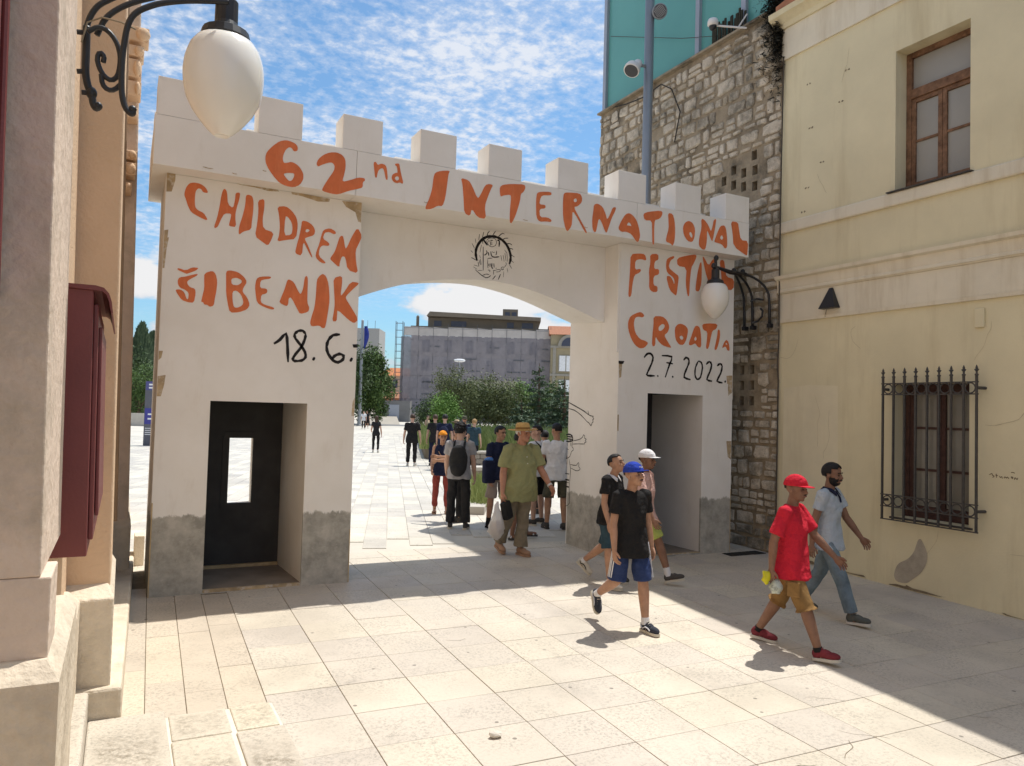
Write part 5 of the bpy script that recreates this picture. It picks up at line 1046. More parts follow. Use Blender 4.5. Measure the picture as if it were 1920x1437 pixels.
part(MB().box(-2.6, 2.4, 0, 5, 0, 2.2), 'wall', M_rtile, ph2); part(MB().hexa([(-2.9,-.3,2.2),(2.7,-.3,2.2),(2.7,5.3,2.2),(-2.9,5.3,2.2)], [(-2.9,2.3,3.4),(2.7,2.3,3.4),(2.7,2.7,3.4),(-2.9,2.7,3.4)]), 'roof', M_rtile, ph2)
fl = bgthing('apartment_block', 'plain grey apartment block with roof aerials behind the big broadleaf tree', 'building', 688, 210, z=2)
part(MB().box(-5, 2.9, 0, 10, 0, 22.3), 'wall', mat('grey_render', (0.36, 0.35, 0.33), .9), fl)
for xx in (-.6, 1.5): part(MB().tube([(xx,1,22.3),(xx,1,24.6)], .06, 5), 'aerial', M_tubes, fl)
gs = bgthing('grey_kiosk', 'low grey-blue shed standing at the foot of the netted building', 'shed', 742, 112)
part(MB().box(-1.9, 2.2, 0, 2, 0, 3.1), 'wall', M_kerbgrey, gs); part(MB().box(-.9, .6, -.06, 0, .05, 2.5), 'door', M_alu, gs)
# vehicles on the side street
def car(name, label, x, D, z, body, L_=4.2, W=1.75, H=1.45, van=False, rz=0.0):
    c = thing(name, label, 'van' if van else 'car', at(x, D, z), YAW+rz)
    pr = [(-L_/2,.35),(-L_/2,.75),(-L_/2+.1,.9)]
    pr += [(-L_/2+.75,H*.62),(-L_/2+1.2,H-.03),(L_/2-.25,H),(L_/2-.05,H*.6),(L_/2,.35)] if van else [(-L_/2+.95,H*.64),(-L_/2+1.6,H-.03),(L_/2-1.0,H),(L_/2-.3,H*.65),(L_/2-.03,.8),(L_/2,.35)]
    b = part(MB().prism(pr, lambda u, v, w: (-W/2+w, u, v), W), 'body', body, c, bevel=.06)
    y0 = -L_/2+.95; part(MB().add([(-W/2+.12,y0-.12,H*.62+.02),(W/2-.12,y0-.12,H*.62+.02),(W/2-.2,y0+.33,H-.14),(-W/2+.2,y0+.33,H-.14)], [(0,1,2,3)]), 'windscreen', M_bwin, c)
    for sx in (-1, 1):
        part(MB().box(sx*(W/2+.004)-.008, sx*(W/2+.004)+.008, -L_/2+1.5, L_/2-.9, H*.64, H-.16), 'side_window', M_bwin, c)
        part(MB().box(sx*W*.36-.16, sx*W*.36+.16, -L_/2-.02, -L_/2+.04, .6, .74), 'headlight', M_wh, c)
        for yy in (-L_/2+.75, L_/2-.75): part(MB().lathe([(.31,-.1),(.31,.1)], (sx*(W/2-.08), yy, .31), 14, axis=(1,0,0)), 'wheel', M_black, c)
    return c
M_vwhite = mat('white_car_paint', (0.75, 0.75, 0.75), .3, .5, var=.02); M_vblue = mat('blue_car_paint', (0.10, 0.17, 0.32), .3, .5, var=.02); M_vdark = mat('dark_car_paint', (0.05, 0.05, 0.06), .3, .5, var=.02)
car('delivery_van', 'white delivery van parked furthest up the side street', 717, 158, 2.75, M_vwhite, 5.0, 2.0, 2.3, van=True)
car('parked_car', 'blue car parked in front of the white van on the side street', 714, 148, 2.42, M_vblue)
car('parked_car', 'dark car nearest the square in the row parked on the side street', 704, 138, 2.0, M_vdark)
# ------------------------------------------------------------------ trees, bushes, grass
def leafmat(name, a, b_, tr=True):
    m = bpy.data.materials.new(name); m.use_nodes = True; t = m.node_tree; b = t.nodes['Principled BSDF']
    g = t.nodes.new('ShaderNodeNewGeometry'); L(t, mixc(t, g.outputs['Random Per Island'], a, b_), b.inputs['Base Color'])
    b.inputs['Roughness'].default_value = 0.65; b.inputs['Specular IOR Level'].default_value = 0.25
    return m
M_leafd = leafmat('dark_foliage', (0.03, 0.05, 0.018), (0.07, 0.11, 0.035)); M_leaf = leafmat('green_foliage', (0.045, 0.085, 0.022), (0.11, 0.17, 0.045))
M_leafo = leafmat('olive_foliage', (0.075, 0.095, 0.035), (0.18, 0.20, 0.08)); M_leafb = leafmat('bright_foliage', (0.08, 0.16, 0.03), (0.18, 0.30, 0.06)); M_leafc = leafmat('conifer_foliage', (0.045, 0.075, 0.04), (0.12, 0.165, 0.085))
M_bark = mat('bark', (0.13, 0.09, 0.06), .95, var=.3, scale=8)
def foliage(lobes, n, s, rg, up=0.0):
    m = MB(); tot = sum(l[1][0]*l[1][1]*l[1][2] for l in lobes)
    for c, r in lobes:
        k = int(n*r[0]*r[1]*r[2]/tot)+20
        sub = [(Vector((rg.gauss(0,1), rg.gauss(0,1), rg.gauss(0,1))).normalized(), rg.uniform(.5, 1.0)) for _ in range(max(6, k//45))]
        for _ in range(k):
            d, q = rg.choice(sub); w = d*q+Vector((rg.gauss(0,.17), rg.gauss(0,.17), rg.gauss(0,.17)))
            p = Vector((c[0]+w.x*r[0], c[1]+w.y*r[1], c[2]+w.z*r[2]))
            if p.z < .05: continue
            nn = (Vector((rg.gauss(0,1), rg.gauss(0,1), rg.gauss(0,1)+up))+w*1.0).normalized(); a = nn.orthogonal().normalized(); a.rotate(Matrix.Rotation(rg.uniform(0,6.28), 3, nn)); b = nn.cross(a)
            ss = s*rg.uniform(.6, 1.3); m.add([p-a*ss, p+b*ss*.45, p+a*ss, p-b*ss*.45], [(0,1,2,3)])
    return m
def tree(name, label, cat, x, D, lobes, n, s, lm, trunk, group=None, seed=1, z=.21, up=0.0):
    rg = random.Random(seed); t = bgthing(name, label, cat, x, D, group, z)
    h, r = trunk; part(MB().tube([(0,0,-.1),(.05*h*rg.uniform(-1,1),0,h*.5),(rg.uniform(-.1,.1)*h,0,h)], [r, r*.75, r*.4], 8), 'trunk', M_bark, t)
    for k in range(4):
        c, q = lobes[k % len(lobes)]; part(MB().tube([(0,0,h*.45+.1*k), (c[0]*.4, c[1]*.4, (h*.5+c[2])/2), (c[0]+q[0]*.3*(k-1.5), c[1], c[2]+q[2]*.2)], [r*.5, r*.35, r*.1], 6), 'limb', M_bark, t)
    part(foliage(lobes, n, s, rg, up), 'crown', lm, t); return t
def bush(label, x, D, lobes, n, s, lm, seed, z=.21): return tree('bush', label, 'bush', x, D, lobes, n, s, lm, (.9, .10), seed=seed, z=z)
tree('broadleaf_tree', 'big dark green broadleaf tree behind the flagpole on the left of the street', 'tree', 692, 86, [((0,0,5.2),(2.0,2.4,3.4)),((.9,0,4.0),(1.9,2.2,2.3)),((-1.2,0,4.4),(1.8,2.4,3.2)),((.4,0,7.3),(1.3,1.6,1.5)),((1.0,0,2.0),(1.3,1.6,1.6))], 15000, .17, M_leaf, (4.5, .25), seed=3)
tree('broadleaf_tree', 'second dark tree farther left behind the gate column', 'tree', 640, 80, [((0,0,5),(3,3,4))], 3500, .2, M_leafd, (4, .25), seed=4)
bush('tall olive-green rounded bush in front of the middle of the netted building', 851, 62, [((0, 0, 3.43), (1.6, 1.7, 1.78)), ((-0.5, 0, 2.41), (1.5, 1.5, 1.78)), ((0.8, 0, 2.54), (1.3, 1.4, 1.65))], 8500, .085, M_leafo, 5, z=.6)
bush('broad dark olive bush right of the tallest olive bush', 930, 55, [((-0.6, 0, 2.43), (1.5, 1.6, 1.66)), ((0.8, 0, 2.18), (1.6, 1.6, 1.66)), ((0, 0, 1.41), (2.2, 1.7, 1.41)), ((-1.6, 0, 1.92), (1.0, 1.3, 1.41))], 12000, .085, M_leafo, 6, z=.6)
bush('bright green bush behind the dark olive one', 975, 60, [((0, 0, 2.36), (1.3, 1.3, 1.49))], 4000, .10, M_leafb, 7, z=.6)
bush('round bright green bush nearest the square left of the olive bushes', 832, 47, [((0, 0, 1.66), (1.0, 1.1, 1.13)), ((0.3, 0, 1.2), (1.1, 1.1, 0.93))], 6000, .07, M_leafb, 8, z=.45)
bush('mid green bush filling the gap behind the dark olive bush', 893, 64, [((0,0,2.2),(1.5,1.4,1.9)),((1.2,0,1.6),(1.4,1.3,1.5))], 5000, .1, M_leaf, 15, z=.6)
bush('mid green bush behind the two taller cedars', 1034, 58, [((0,0,2.0),(1.8,1.4,1.9)),((-1.3,0,1.5),(1.3,1.3,1.4)),((1.5,0,1.5),(1.4,1.3,1.4))], 6000, .1, M_leaf, 16, z=.6)
bush('dark low bush beside the round bright one', 805, 56, [((0,0,1.5),(1.1,1.3,1.3))], 2400, .085, M_leafd, 9, z=.4)
def cedar(label, x, D, h, w, seed, n=4200):
    rg = random.Random(seed); t = bgthing('cedar', label, 'tree', x, D, z=.5)
    part(MB().tube([(0,0,-.1),(.05,0,h*.5),(0,0,h)], [.14,.09,.02], 7), 'trunk', M_bark, t); lobes = []
    for k in range(int(h*3.2)):
        u = k/(h*3.2); r = w*(1-u)**.75*rg.uniform(.65, 1.1)+.12
        for q in range(3):
            a = rg.uniform(0, 6.28); lobes.append(((math.cos(a)*r*.55, math.sin(a)*r*.55, h*(.08+.9*u)+rg.uniform(-.1,.1)), (r*.62, r*.62, .13)))
    for c, r in lobes[::3]: part(MB().tube([(0,0,c[2]-.05),(c[0],c[1],c[2]-.04)], [.035,.012], 5), 'limb', M_bark, t)
    part(foliage(lobes, n, .085, rg, up=1.0), 'crown', M_leafc, t); return t
cedar('layered grey-green cedar right of the olive bushes', 1010, 52, 5.05, 1.95, 11, 6500)
cedar('layered cedar at the right edge of the arch opening', 1058, 46, 3.9, 1.7, 12, 6000)
cedar('low cedar behind the hat of the man in the green shirt', 978, 48, 2.5, 1.4, 13, 2800)
# raised planting bed with rough grass and stone kerbs
M_soil = mat('dry_soil', (0.16, 0.125, 0.08), .95, var=.2, scale=3)
M_kerb = mat('pale_kerb_stone', (0.50, 0.46, 0.40), .85, var=.1, scale=3, bump=.2)
bed = MB(); bq = [at(800, 30), at(905, 25.5), at(1120, 27), at(1180, 75), at(778, 75)]
bed.add([(p.x,p.y,.15) for p in bq]+[(p.x,p.y,.62) for p in bq], [(0,1,6,5),(1,2,7,6),(2,3,8,7),(3,4,9,8),(4,0,5,9),(5,6,7,8,9)])
tag(bed.obj('planting_bed', M_soil), kind='structure')
lw = thing('stone_kerb_wall', 'low grey coursed stone wall holding the grassy bed behind the group', 'low wall', at(905, 25.2), 0)
M_kst = mat('grey_wall_stone', (0.30, 0.265, 0.225), .92, var=.2, scale=4, bump=.4, rnd=.15)
pa, pb_ = at(890, 25.3), at(1110, 26.3); dv = (pb_-pa); nst = 16; un = dv.normalized(); nn_ = Vector((-un.y, un.x, 0))
for r_ in range(3):
    for i in range(nst):
        a = pa+dv*((i+.5*(r_ % 2))/nst); b = a+dv*(.94/nst); z0 = .21+.17*r_
        MB().hexa([(a.x,a.y,z0),(b.x,b.y,z0),(b.x+nn_.x*.3,b.y+nn_.y*.3,z0),(a.x+nn_.x*.3,a.y+nn_.y*.3,z0)], [(a.x,a.y,z0+.155),(b.x,b.y,z0+.155),(b.x+nn_.x*.3,b.y+nn_.y*.3,z0+.155),(a.x+nn_.x*.3,a.y+nn_.y*.3,z0+.155)]).obj('stone', M_kst, lw, bevel=.015)
a, b = pa-nn_*.04, pb_-nn_*.04
MB().hexa([(a.x,a.y,.722),(b.x,b.y,.722),(b.x+nn_.x*.42,b.y+nn_.y*.42,.722),(a.x+nn_.x*.42,a.y+nn_.y*.42,.722)], [(a.x,a.y,.80),(b.x,b.y,.80),(b.x+nn_.x*.42,b.y+nn_.y*.42,.80),(a.x+nn_.x*.42,a.y+nn_.y*.42,.80)]).obj('coping', M_kerb, lw, bevel=.012)
sb2 = thing('stone_bench', 'long pale stone bench slab in front of the low wall', 'bench', at(905, 21))
a, b = at(893, 20.6), at(1060, 21.4); un = (b-a).normalized(); nn_ = Vector((-un.y, un.x, 0))
MB().hexa([(a.x,a.y,.21),(b.x,b.y,.21),(b.x+nn_.x*.5,b.y+nn_.y*.5,.21),(a.x+nn_.x*.5,a.y+nn_.y*.5,.21)], [(a.x,a.y,.52),(b.x,b.y,.52),(b.x+nn_.x*.5,b.y+nn_.y*.5,.52),(a.x+nn_.x*.5,a.y+nn_.y*.5,.52)]).obj('base', M_kst, sb2, bevel=.01)
a -= nn_*.05; MB().hexa([(a.x,a.y,.523),(b.x,b.y,.523),(b.x+nn_.x*.6,b.y+nn_.y*.6,.523),(a.x+nn_.x*.6,a.y+nn_.y*.6,.523)], [(a.x,a.y,.62),(b.x,b.y,.62),(b.x+nn_.x*.6,b.y+nn_.y*.6,.62),(a.x+nn_.x*.6,a.y+nn_.y*.6,.62)]).obj('seat_slab', M_kerb, sb2, bevel=.012)
kb = MB(); a, b = at(880, 14.2), at(912, 19.8); un = (b-a).normalized(); nn_ = Vector((un.y, -un.x, 0))*.35
kb.hexa([(a.x,a.y,.2),(a.x+nn_.x,a.y+nn_.y,.2),(b.x+nn_.x,b.y+nn_.y,.2),(b.x,b.y,.2)], [(a.x,a.y,.36),(a.x+nn_.x,a.y+nn_.y,.36),(b.x+nn_.x,b.y+nn_.y,.36),(b.x,b.y,.36)])
tag(kb.obj('kerb_stone', M_kerb, bevel=.015), 'long pale kerb stone running back past the man with the rucksack', 'kerb')
rg = random.Random(21); M_grass = leafmat('rough_grass', (0.15, 0.20, 0.055), (0.36, 0.40, 0.15)); gm = MB()
for _ in range(22000):
    D = rg.uniform(25.8, 50); x = rg.uniform(790, 1110)
    p = at(x, D, .6)
    if D < 29.5 and x < 800+(30-D)*22: continue
    h = rg.uniform(.25, .75)*(1.0+.5*noise.noise(Vector((p.x*.5, p.y*.5, 0)))); w_ = rg.uniform(.012, .03)*(D/26); l = Vector((rg.gauss(0,.16), rg.gauss(0,.16), 0))*h*1.6
    sd = RT*w_; gm.add([p-sd, p+sd, p+l*.5+sd*.7+Vector((0,0,h*.6)), p+l+Vector((0,0,h))], [(0,1,2),(0,2,3)])
tag(gm.obj('rough_grass', M_grass), 'tall rough pale green grass growing on the bed', 'grass', kind='stuff')
rg = random.Random(22); wg = MB()
for _ in range(2200):
    x = rg.uniform(886, 915); D = rg.uniform(14.6, 20); p = at(x+5, D, .3); h = rg.uniform(.1, .32); l = Vector((rg.gauss(0,.1), rg.gauss(0,.1), 0)); sd = RT*.008
    wg.add([p-sd, p+sd, p+l+Vector((0,0,h))], [(0,1,2)])
tag(wg.obj('low_weeds', M_grass), 'low weeds behind the pale kerb stone', 'weeds', kind='stuff')
rfl = MB()
for x, y, D in ((955,781,32),(957,780,32),(953,782,33),(1024,781,32),(1026,783,32),(1025,785,31)):
    p = at(x, D, zpx(y, x, D)); p.z = 1.0; rfl.ell(p, (.04,.04,.05), nu=7, nv=5)
tag(rfl.obj('red_flowers', mat('red_petals', (0.5, 0.04, 0.03), .6)), 'few red flowers among the grass', 'flowers', kind='stuff')
pl = bgthing('gate_pillar', 'square pale stone pillar at the left end of the grassy bed', 'pillar', 787, 58)
part(MB().box(-.26, .26, -.26, .26, 0, 1.55), 'shaft', M_kerb, pl); part(MB().box(-.33, .33, -.33, .33, 1.55, 1.68), 'cap', M_kerb, pl)
fp = bgthing('flagpole', 'grey flagpole with a furled blue flag beside the gate column', 'flagpole', 675.5, 80)
part(MB().lathe([(.3,0),(.3,.1),(.2,.15),(.17,5),(.13,11.2),(.02,11.3)], n=12), 'pole', M_steel, fp)
fg = MB(); fv = []
for i in range(9):
    for j in range(5): fv.append((.2+.13*j*(.6+.4*math.sin(i*.5)), .1*math.sin(j*1.5+i*.4), 10.6-.30*i))
fg.add(fv, [(i*5+j, i*5+j+1, i*5+j+6, i*5+j+5) for i in range(8) for j in range(4)]); part(fg, 'flag', mat('blue_flag', (0.03, 0.05, 0.28), .8, var=.3, scale=3), fp)
lp = bgthing('street_lamp', 'slim street lamp with a white head in front of the netted building', 'street lamp', 860, 95)
part(MB().tube([(0,0,0),(0,0,8.1)], .07, 8), 'pole', M_steel, lp); part(MB().ell((0,0,8.2), (.75,.3,.22)), 'head', M_wh, lp); part(MB().box(1.0, 7.2, .2, .3, 4.8, 5.8), 'banner', M_orn, lp)
# far left, seen in the slit between the stucco building and the gate
def cypress(label, x, D, h, w, seed):
    rg = random.Random(seed); t = bgthing('cypress', label, 'tree', x, D); part(MB().tube([(0,0,0),(0,0,h*.9)], [.2,.04], 7), 'trunk', M_bark, t); m = MB()
    for _ in range(5200):
        u = rg.random(); a = rg.uniform(0, 6.28); r = w*(math.sin(math.pi*min(1, .1+u*.9))**.6)*(rg.uniform(.55, 1.05)+.18*math.sin(a*5+u*18)); p = Vector((math.cos(a)*r, math.sin(a)*r, .3+h*u*rg.uniform(.97,1.03)))
        d = Vector((math.cos(a)*.35, math.sin(a)*.35, 1)).normalized()*rg.uniform(.15,.4); e = d.orthogonal().normalized()*.09; m.add([p-d, p+e, p+d, p-e], [(0,1,2,3)])
    part(m, 'crown', M_leafc, t)
cypress('dark cypress seen in the slit left of the gate', 262, 76, 9.3, 1.15, 31)
cypress('dark cypress close behind the gate edge in the left slit', 283, 80, 8.8, 1.2, 32)
tree('pine_tree', 'lighter green pine in front of the cypresses in the left slit', 'tree', 262, 66, [((0,0,3.5),(2.0,1.8,1.6)),((1.0,0,2.4),(1.6,1.6,1.2)),((-.6,0,2.2),(1.5,1.5,1.3))], 4200, .12, M_leaf, (2.5, .2), seed=33)
tree('pine_tree', 'dark green pine at the far left of the square', 'tree', 235, 70, [((0,0,3.5),(3,2.4,3))], 3000, .17, M_leafd, (2.5, .2), seed=34)
hw = bgthing('boundary_wall', 'low pale wall at the far left end of the square', 'wall', 255, 60); part(MB().box(-4, 4, 0, .4, 0, 1.0), 'wall', M_kerb, hw)
ts = bgthing('info_totem', 'slim blue-grey information totem partly hidden by the gate edge', 'sign', 284, 33.4)
part(MB().box(-.26, .5, 0, .12, 0, 2.85), 'panel', mat('grey_totem', (0.12, 0.12, 0.14), .5), ts)
part(MB().box(-.24, .48, -.006, 0, .95, 1.65), 'blue_field', mat('blue_field', (0.06, 0.06, 0.28), .5), ts); part(MB().box(-.24, .48, -.006, 0, 2.45, 2.83), 'blue_field', mat('blue_field2', (0.09, 0.09, 0.24), .5), ts)
for k, (z, w_) in enumerate(((2.66,.3),(2.52,.34),(1.35,.16),(1.15,.2),(.75,.4),(.66,.35),(.57,.42),(.48,.3))): part(MB().box(-.10 if k < 4 else -.2, -.10+w_ if k < 4 else -.2+w_, -.012, -.0065, z, z+(.07 if k < 4 else .03)), 'text_line', M_wh, ts)

# the far left side of the square, mostly behind the gate column
for k, (x, D, lm) in enumerate(((330, 84, M_leafd), (400, 90, M_leaf), (455, 86, M_leafo), (520, 92, M_leaf), (585, 88, M_leafd))):
    tree('broadleaf_tree', ['dark tree nearest the left slit in the row along the far street', 'mid green tree between the dark one and the olive one in the far row', 'olive tree in the middle of the far row', 'light green tree right of the olive one in the far row', 'dark tree at the right end of the far row'][k], 'tree', x, D, [((0,0,4.4),(2.4,2.4,2.6)),((.9,.3,3.2),(2.0,2.0,1.5)),((-1.0,0,3.4),(1.9,2.0,1.7))], 2600, .2, lm, (3.6, .22), seed=60+k)
lh = bgthing('terrace_house', 'long pale terrace with an orange roof behind the far row of trees', 'building', 470, 125)
part(MB().box(-16, 12, 0, 9, 0, 7.5), 'wall', M_pinkh, lh); part(MB().hexa([(-16.4,-.4,7.5),(12.4,-.4,7.5),(12.4,9.4,7.5),(-16.4,9.4,7.5)], [(-15,4,9.8),(11,4,9.8),(11,5,9.8),(-15,5,9.8)]), 'roof', M_rtile, lh)
for i in range(9):
    for z in (1.2, 4.6): part(MB().box(-14.6+3*i, -13.4+3*i, -.06, 0, z, z+1.7), 'window', M_bwin, lh)
# ------------------------------------------------------------------ people
def skinmat(name, c): 
    m = mat(name, c, 0.55, 0.3, var=0.12, scale=16, bump=.25, bscale=60, dark=(c[0]*.72, c[1]*.58, c[2]*.55), dscale=7, damt=.45); return m
SK = {'tan': skinmat('tan_skin', (0.42, 0.235, 0.15)), 'brown': skinmat('brown_skin', (0.235, 0.125, 0.08)), 'pale': skinmat('pale_skin', (0.54, 0.335, 0.245)), 'ruddy': skinmat('ruddy_skin', (0.47, 0.235, 0.155))}
M_hairb = mat('black_hair', (0.012, 0.010, 0.010), 0.6, 0.3, var=.3, scale=60, bump=.4, bscale=150); M_hairbr = mat('brown_hair', (0.06, 0.035, 0.022), 0.6, 0.3, var=.3, scale=60); M_hairw = mat('white_hair', (0.6, 0.58, 0.54), 0.7, var=.1)
M_eye = mat('dark_eye', (0.015, 0.01, 0.01), .3); M_lip = mat('lips', (0.26, 0.10, 0.075), .5)
PENDING = []
def fuse(m, name, mt, par, voxel, smooth=3, extra=None, wr=0.0, wf=9.0, seed=0, thick=None):
    """queue an overlapping set of closed shapes to be joined into one continuous surface"""
    me = m.mesh(name); o = bpy.data.objects.new(name, me); COL.objects.link(o); o.parent = par; me.materials.append(mt)
    r = o.modifiers.new('join', 'REMESH'); r.mode = 'VOXEL'; r.voxel_size = voxel; r.use_smooth_shade = True
    s = o.modifiers.new('relax', 'SMOOTH'); s.factor = 0.5; s.iterations = smooth
    PENDING.append((o, extra, wr, wf, seed)); return o
def finish_pending():
    bpy.context.view_layer.update(); dg = bpy.context.evaluated_depsgraph_get()
    for o, extra, wr, wf, seed in PENDING:
        me = bpy.data.meshes.new_from_object(o.evaluated_get(dg)); old = o.data
        o.modifiers.clear(); nv = len(me.vertices)
        if wr:
            co = np.empty(nv*3, np.float32); no = np.empty(nv*3, np.float32); me.vertices.foreach_get('co', co); me.vertices.foreach_get('normal', no); co = co.reshape(-1,3); no = no.reshape(-1,3)
            s = seed*1.37; x, y, z = co[:,0], co[:,1], co[:,2]
            d = np.sin(x*wf*3.1+z*wf*1.9+2.2*np.sin(y*wf*1.3+s)+s)*.45+np.sin(z*wf*2.6-x*wf*2.2+1.7*np.sin(x*wf*1.7+y*wf+2*s))*.4+np.sin((x+y)*wf*6.3+z*wf*3.7+1.5*np.sin(z*wf*2+s))*.22
            d = np.sign(d)*np.abs(d)**.8; co = co+no*(d*wr)[:,None]; me.vertices.foreach_set('co', co.astype(np.float32).ravel())
        if extra is not None and extra.v:
            bm = bmesh.new(); bm.from_mesh(me); ex = extra.mesh('x'); bm.from_mesh(ex); bm.to_mesh(me); bm.free(); bpy.data.meshes.remove(ex)
        me.polygons.foreach_set('use_smooth', [True]*len(me.polygons)); me.update(); nm = old.name
        me.name = o.name; o.data = me
        if not me.materials: me.materials.append(old.materials[0])
        bpy.data.meshes.remove(old)
    PENDING.clear()
def cap(m, a, b, ra, rb, n=12, mid=None):
    """tapered limb with rounded ends"""
    a, b = Vector(a), Vector(b); d = (b-a).normalized()
    pts = [a-d*ra*.95, a-d*ra*.6]; r = [ra*.3, ra*.8]
    if mid: pts += [a, a.lerp(b, mid[0]), b]; r += [ra, mid[1], rb]
    else: pts += [a, b]; r += [ra, rb]
    pts += [b+d*rb*.6, b+d*rb*.95]; r += [rb*.8, rb*.3]
    return m.tube(pts, r, n)
def cone(m, pts, r, n=16): return m.tube(pts, r, n)
def loft(m, rings, frame, n=22, e=2.4):
    """rings: (u, half width, half depth, forward shift); frame(x, f, u) -> point"""
    vs = []; fs = []
    for u, hw, hd, sh in rings:
        for k in range(n):
            a = 2*math.pi*k/n; c, s = math.cos(a), math.sin(a)
            vs.append(frame(math.copysign(abs(c)**(2/e), c)*hw, math.copysign(abs(s)**(2/e), s)*hd+sh, u))
    k_ = len(rings)
    for i in range(k_-1):
        for k in range(n): fs.append((i*n+k, i*n+(k+1) % n, (i+1)*n+(k+1) % n, (i+1)*n+k))
    fs += [tuple(range(n))[::-1], tuple((k_-1)*n+k for k in range(n))]
    return m.add(vs, fs)
def person(label, pos, yaw, H, skin, top, bottom, shoes, pose=None, hair=None, hat=None, build=1.0, belly=0.0, vox=0.0075, group=None, face=True, z=None, female=False, extras=()):
    """forward is local +y. pose angles in degrees. top/bottom/shoes: dicts of colour materials and cut"""
    P = dict(lean=2, lh=0, lk=3, rh=0, rk=3, la=3, ra=3, ls=2, lsa=9, le=12, rs=2, rsa=9, re=12, hy=0, hp=0, lf=0, rf=0, twist=0)
    P.update(pose or {}); s = H/1.7
    if z is None: z = gz(pos[0], pos[1])
    root = thing('person', label, 'person', (pos[0], pos[1], z), yaw, group)
    S = lambda v: v*s
    # --- legs first, relative to the pelvis at the origin, then lifted so that the lowest sole is at 0
    J = {}
    for sd, k in ((-1, 'l'), (1, 'r')):
        h = rad(P[k+'h']); kn = rad(P[k+'k']); ab = rad(P[k+'a'])
        hip = Vector((sd*S(.088 if not female else .092), 0, S(-.01)))
        d1 = Vector((sd*math.sin(ab), math.sin(h), -math.cos(h))).normalized(); knee = hip+d1*S(.415)
        d2 = Vector((sd*math.sin(ab)*.3, math.sin(h-kn), -math.cos(h-kn))).normalized(); ank = knee+d2*S(.405)
        fp = rad(P[k+'f']); toe_out = sd*rad(7); fd = Vector((math.sin(toe_out)*math.cos(fp), math.cos(toe_out)*math.cos(fp), math.sin(fp))); fu = Vector((0, -math.sin(fp), math.cos(fp)))
        J[k] = (hip, knee, ank, fd, fu)
    low = 1e9
    for k in 'lr':
        hip, knee, ank, fd, fu = J[k]
        for q in (ank-fd*S(.055)-fu*S(.085), ank+fd*S(.17)-fu*S(.085)): low = min(low, q.z)
    up = Vector((0, 0, -low)); 
    for k in 'lr': a = J[k]; J[k] = (a[0]+up, a[1]+up, a[2]+up, a[3], a[4])
    pel = up.copy(); ln = rad(P['lean']); tw = rad(P['twist'])
    U = Vector((0, math.sin(ln), math.cos(ln))); F = Vector((-math.sin(tw), math.cos(ln)*math.cos(tw), -math.sin(ln))).normalized(); X = F.cross(U).normalized()
    fr = lambda x, f, u: pel+X*x+F*f+U*u
    W = build; shw = (.172 if not female else .150)*W
    sh = {k: fr(sd*S(shw), S(-.005), S(.435)) for k, sd in (('l', -1), ('r', 1))}
    body = MB(); fing = MB(); sleeve = MB(); pants = MB()
    # --- neck and head
    nb = fr(0, S(-.01), S(.47)); hr = rad(P['hy']); hp = rad(P['hp'])
    hc = fr(0, S(.02), S(.645))+F*S(.02)*math.sin(-hp)
    Fh = (F*math.cos(hr)+X*(-math.sin(hr))); Xh = Fh.cross(U).normalized(); Uh = (U*math.cos(hp)-Fh*math.sin(-hp)).normalized(); Fh = Uh.cross(Xh).normalized()
    hf = lambda x, f, u: hc+Xh*S(x)+Fh*S(f)+Uh*S(u)
    HR = Matrix((Xh, Fh, Uh)).transposed()
    cap(body, nb-U*S(.02), hf(0, -.012, -.06), S(.056*(.9 if female else 1)), S(.051), 14)
    body.ell(hf(0, -.008, .03), (S(.075), S(.096), S(.088)), HR, 20, 14)
    body.ell(hf(0, .022, -.045), (S(.059), S(.066), S(.072)), HR, 18, 12)
    body.ell(hf(0, .060, -.095), (S(.026), S(.022), S(.020)), HR, 10, 8)        # chin
    body.ell(hf(0, .066, .022), (S(.052), S(.022), S(.016)), HR, 12, 8)         # brow
    for sx in (-1, 1):
        body.ell(hf(sx*.038, .055, -.028), (S(.026), S(.028), S(.024)), HR, 10, 8)
        body.ell(hf(sx*.077, -.012, -.012), (S(.011), S(.020), S(.032)), HR, 8, 8)
    cap(body, hf(0, .083, .012), hf(0, .104, -.030), S(.008), S(.0135), 8); body.ell(hf(0, .094, -.036), (S(.019), S(.014), S(.010)), HR, 8, 6)
    body.ell(hf(0, .081, -.063), (S(.027), S(.014), S(.014)), HR, 10, 6)        # mouth
    # --- trunk under the clothes
    loft(body, [(S(-.06), S(.13*W), S(.09), 0), (S(.1), S(.125*W), S(.085), 0), (S(.3), S(.14*W), S(.095), 0), (S(.42), S(.13*W), S(.075), 0), (S(.475), S(.07), S(.05), 0)], fr, 16)
    # --- arms
    hands = {}
    for k, sd in (('l', -1), ('r', 1)):
        a = rad(P[k+'s']); ab = rad(P[k+'sa']); el = rad(P[k+'e'])
        d1 = (X*(sd*math.sin(ab))+F*(math.sin(a)*math.cos(ab))-U*(math.cos(a)*math.cos(ab))).normalized()
        elb = sh[k]+d1*S(.285)
        inn = P.get(k+'in', 0)
        d2 = (X*(sd*math.sin(ab)*.55-sd*math.sin(rad(inn)))+F*math.sin(a+el)-U*math.cos(a+el)).normalized(); wr_ = elb+d2*S(.25)
        cap(body, sh[k], elb, S(.05*W), S(.039*W), 14); cap(body, elb, wr_, S(.040*W), S(.026), 14, mid=(.3, S(.041*W)))
        # hand: palm faces the thigh, fingers curl inwards
        side = X*(-sd); side = (side-d2*side.dot(d2)).normalized(); fwd = d2.cross(side)*( -sd); fwd = fwd if fwd.dot(F) > 0 or abs(fwd.dot(F)) < .2 else -fwd
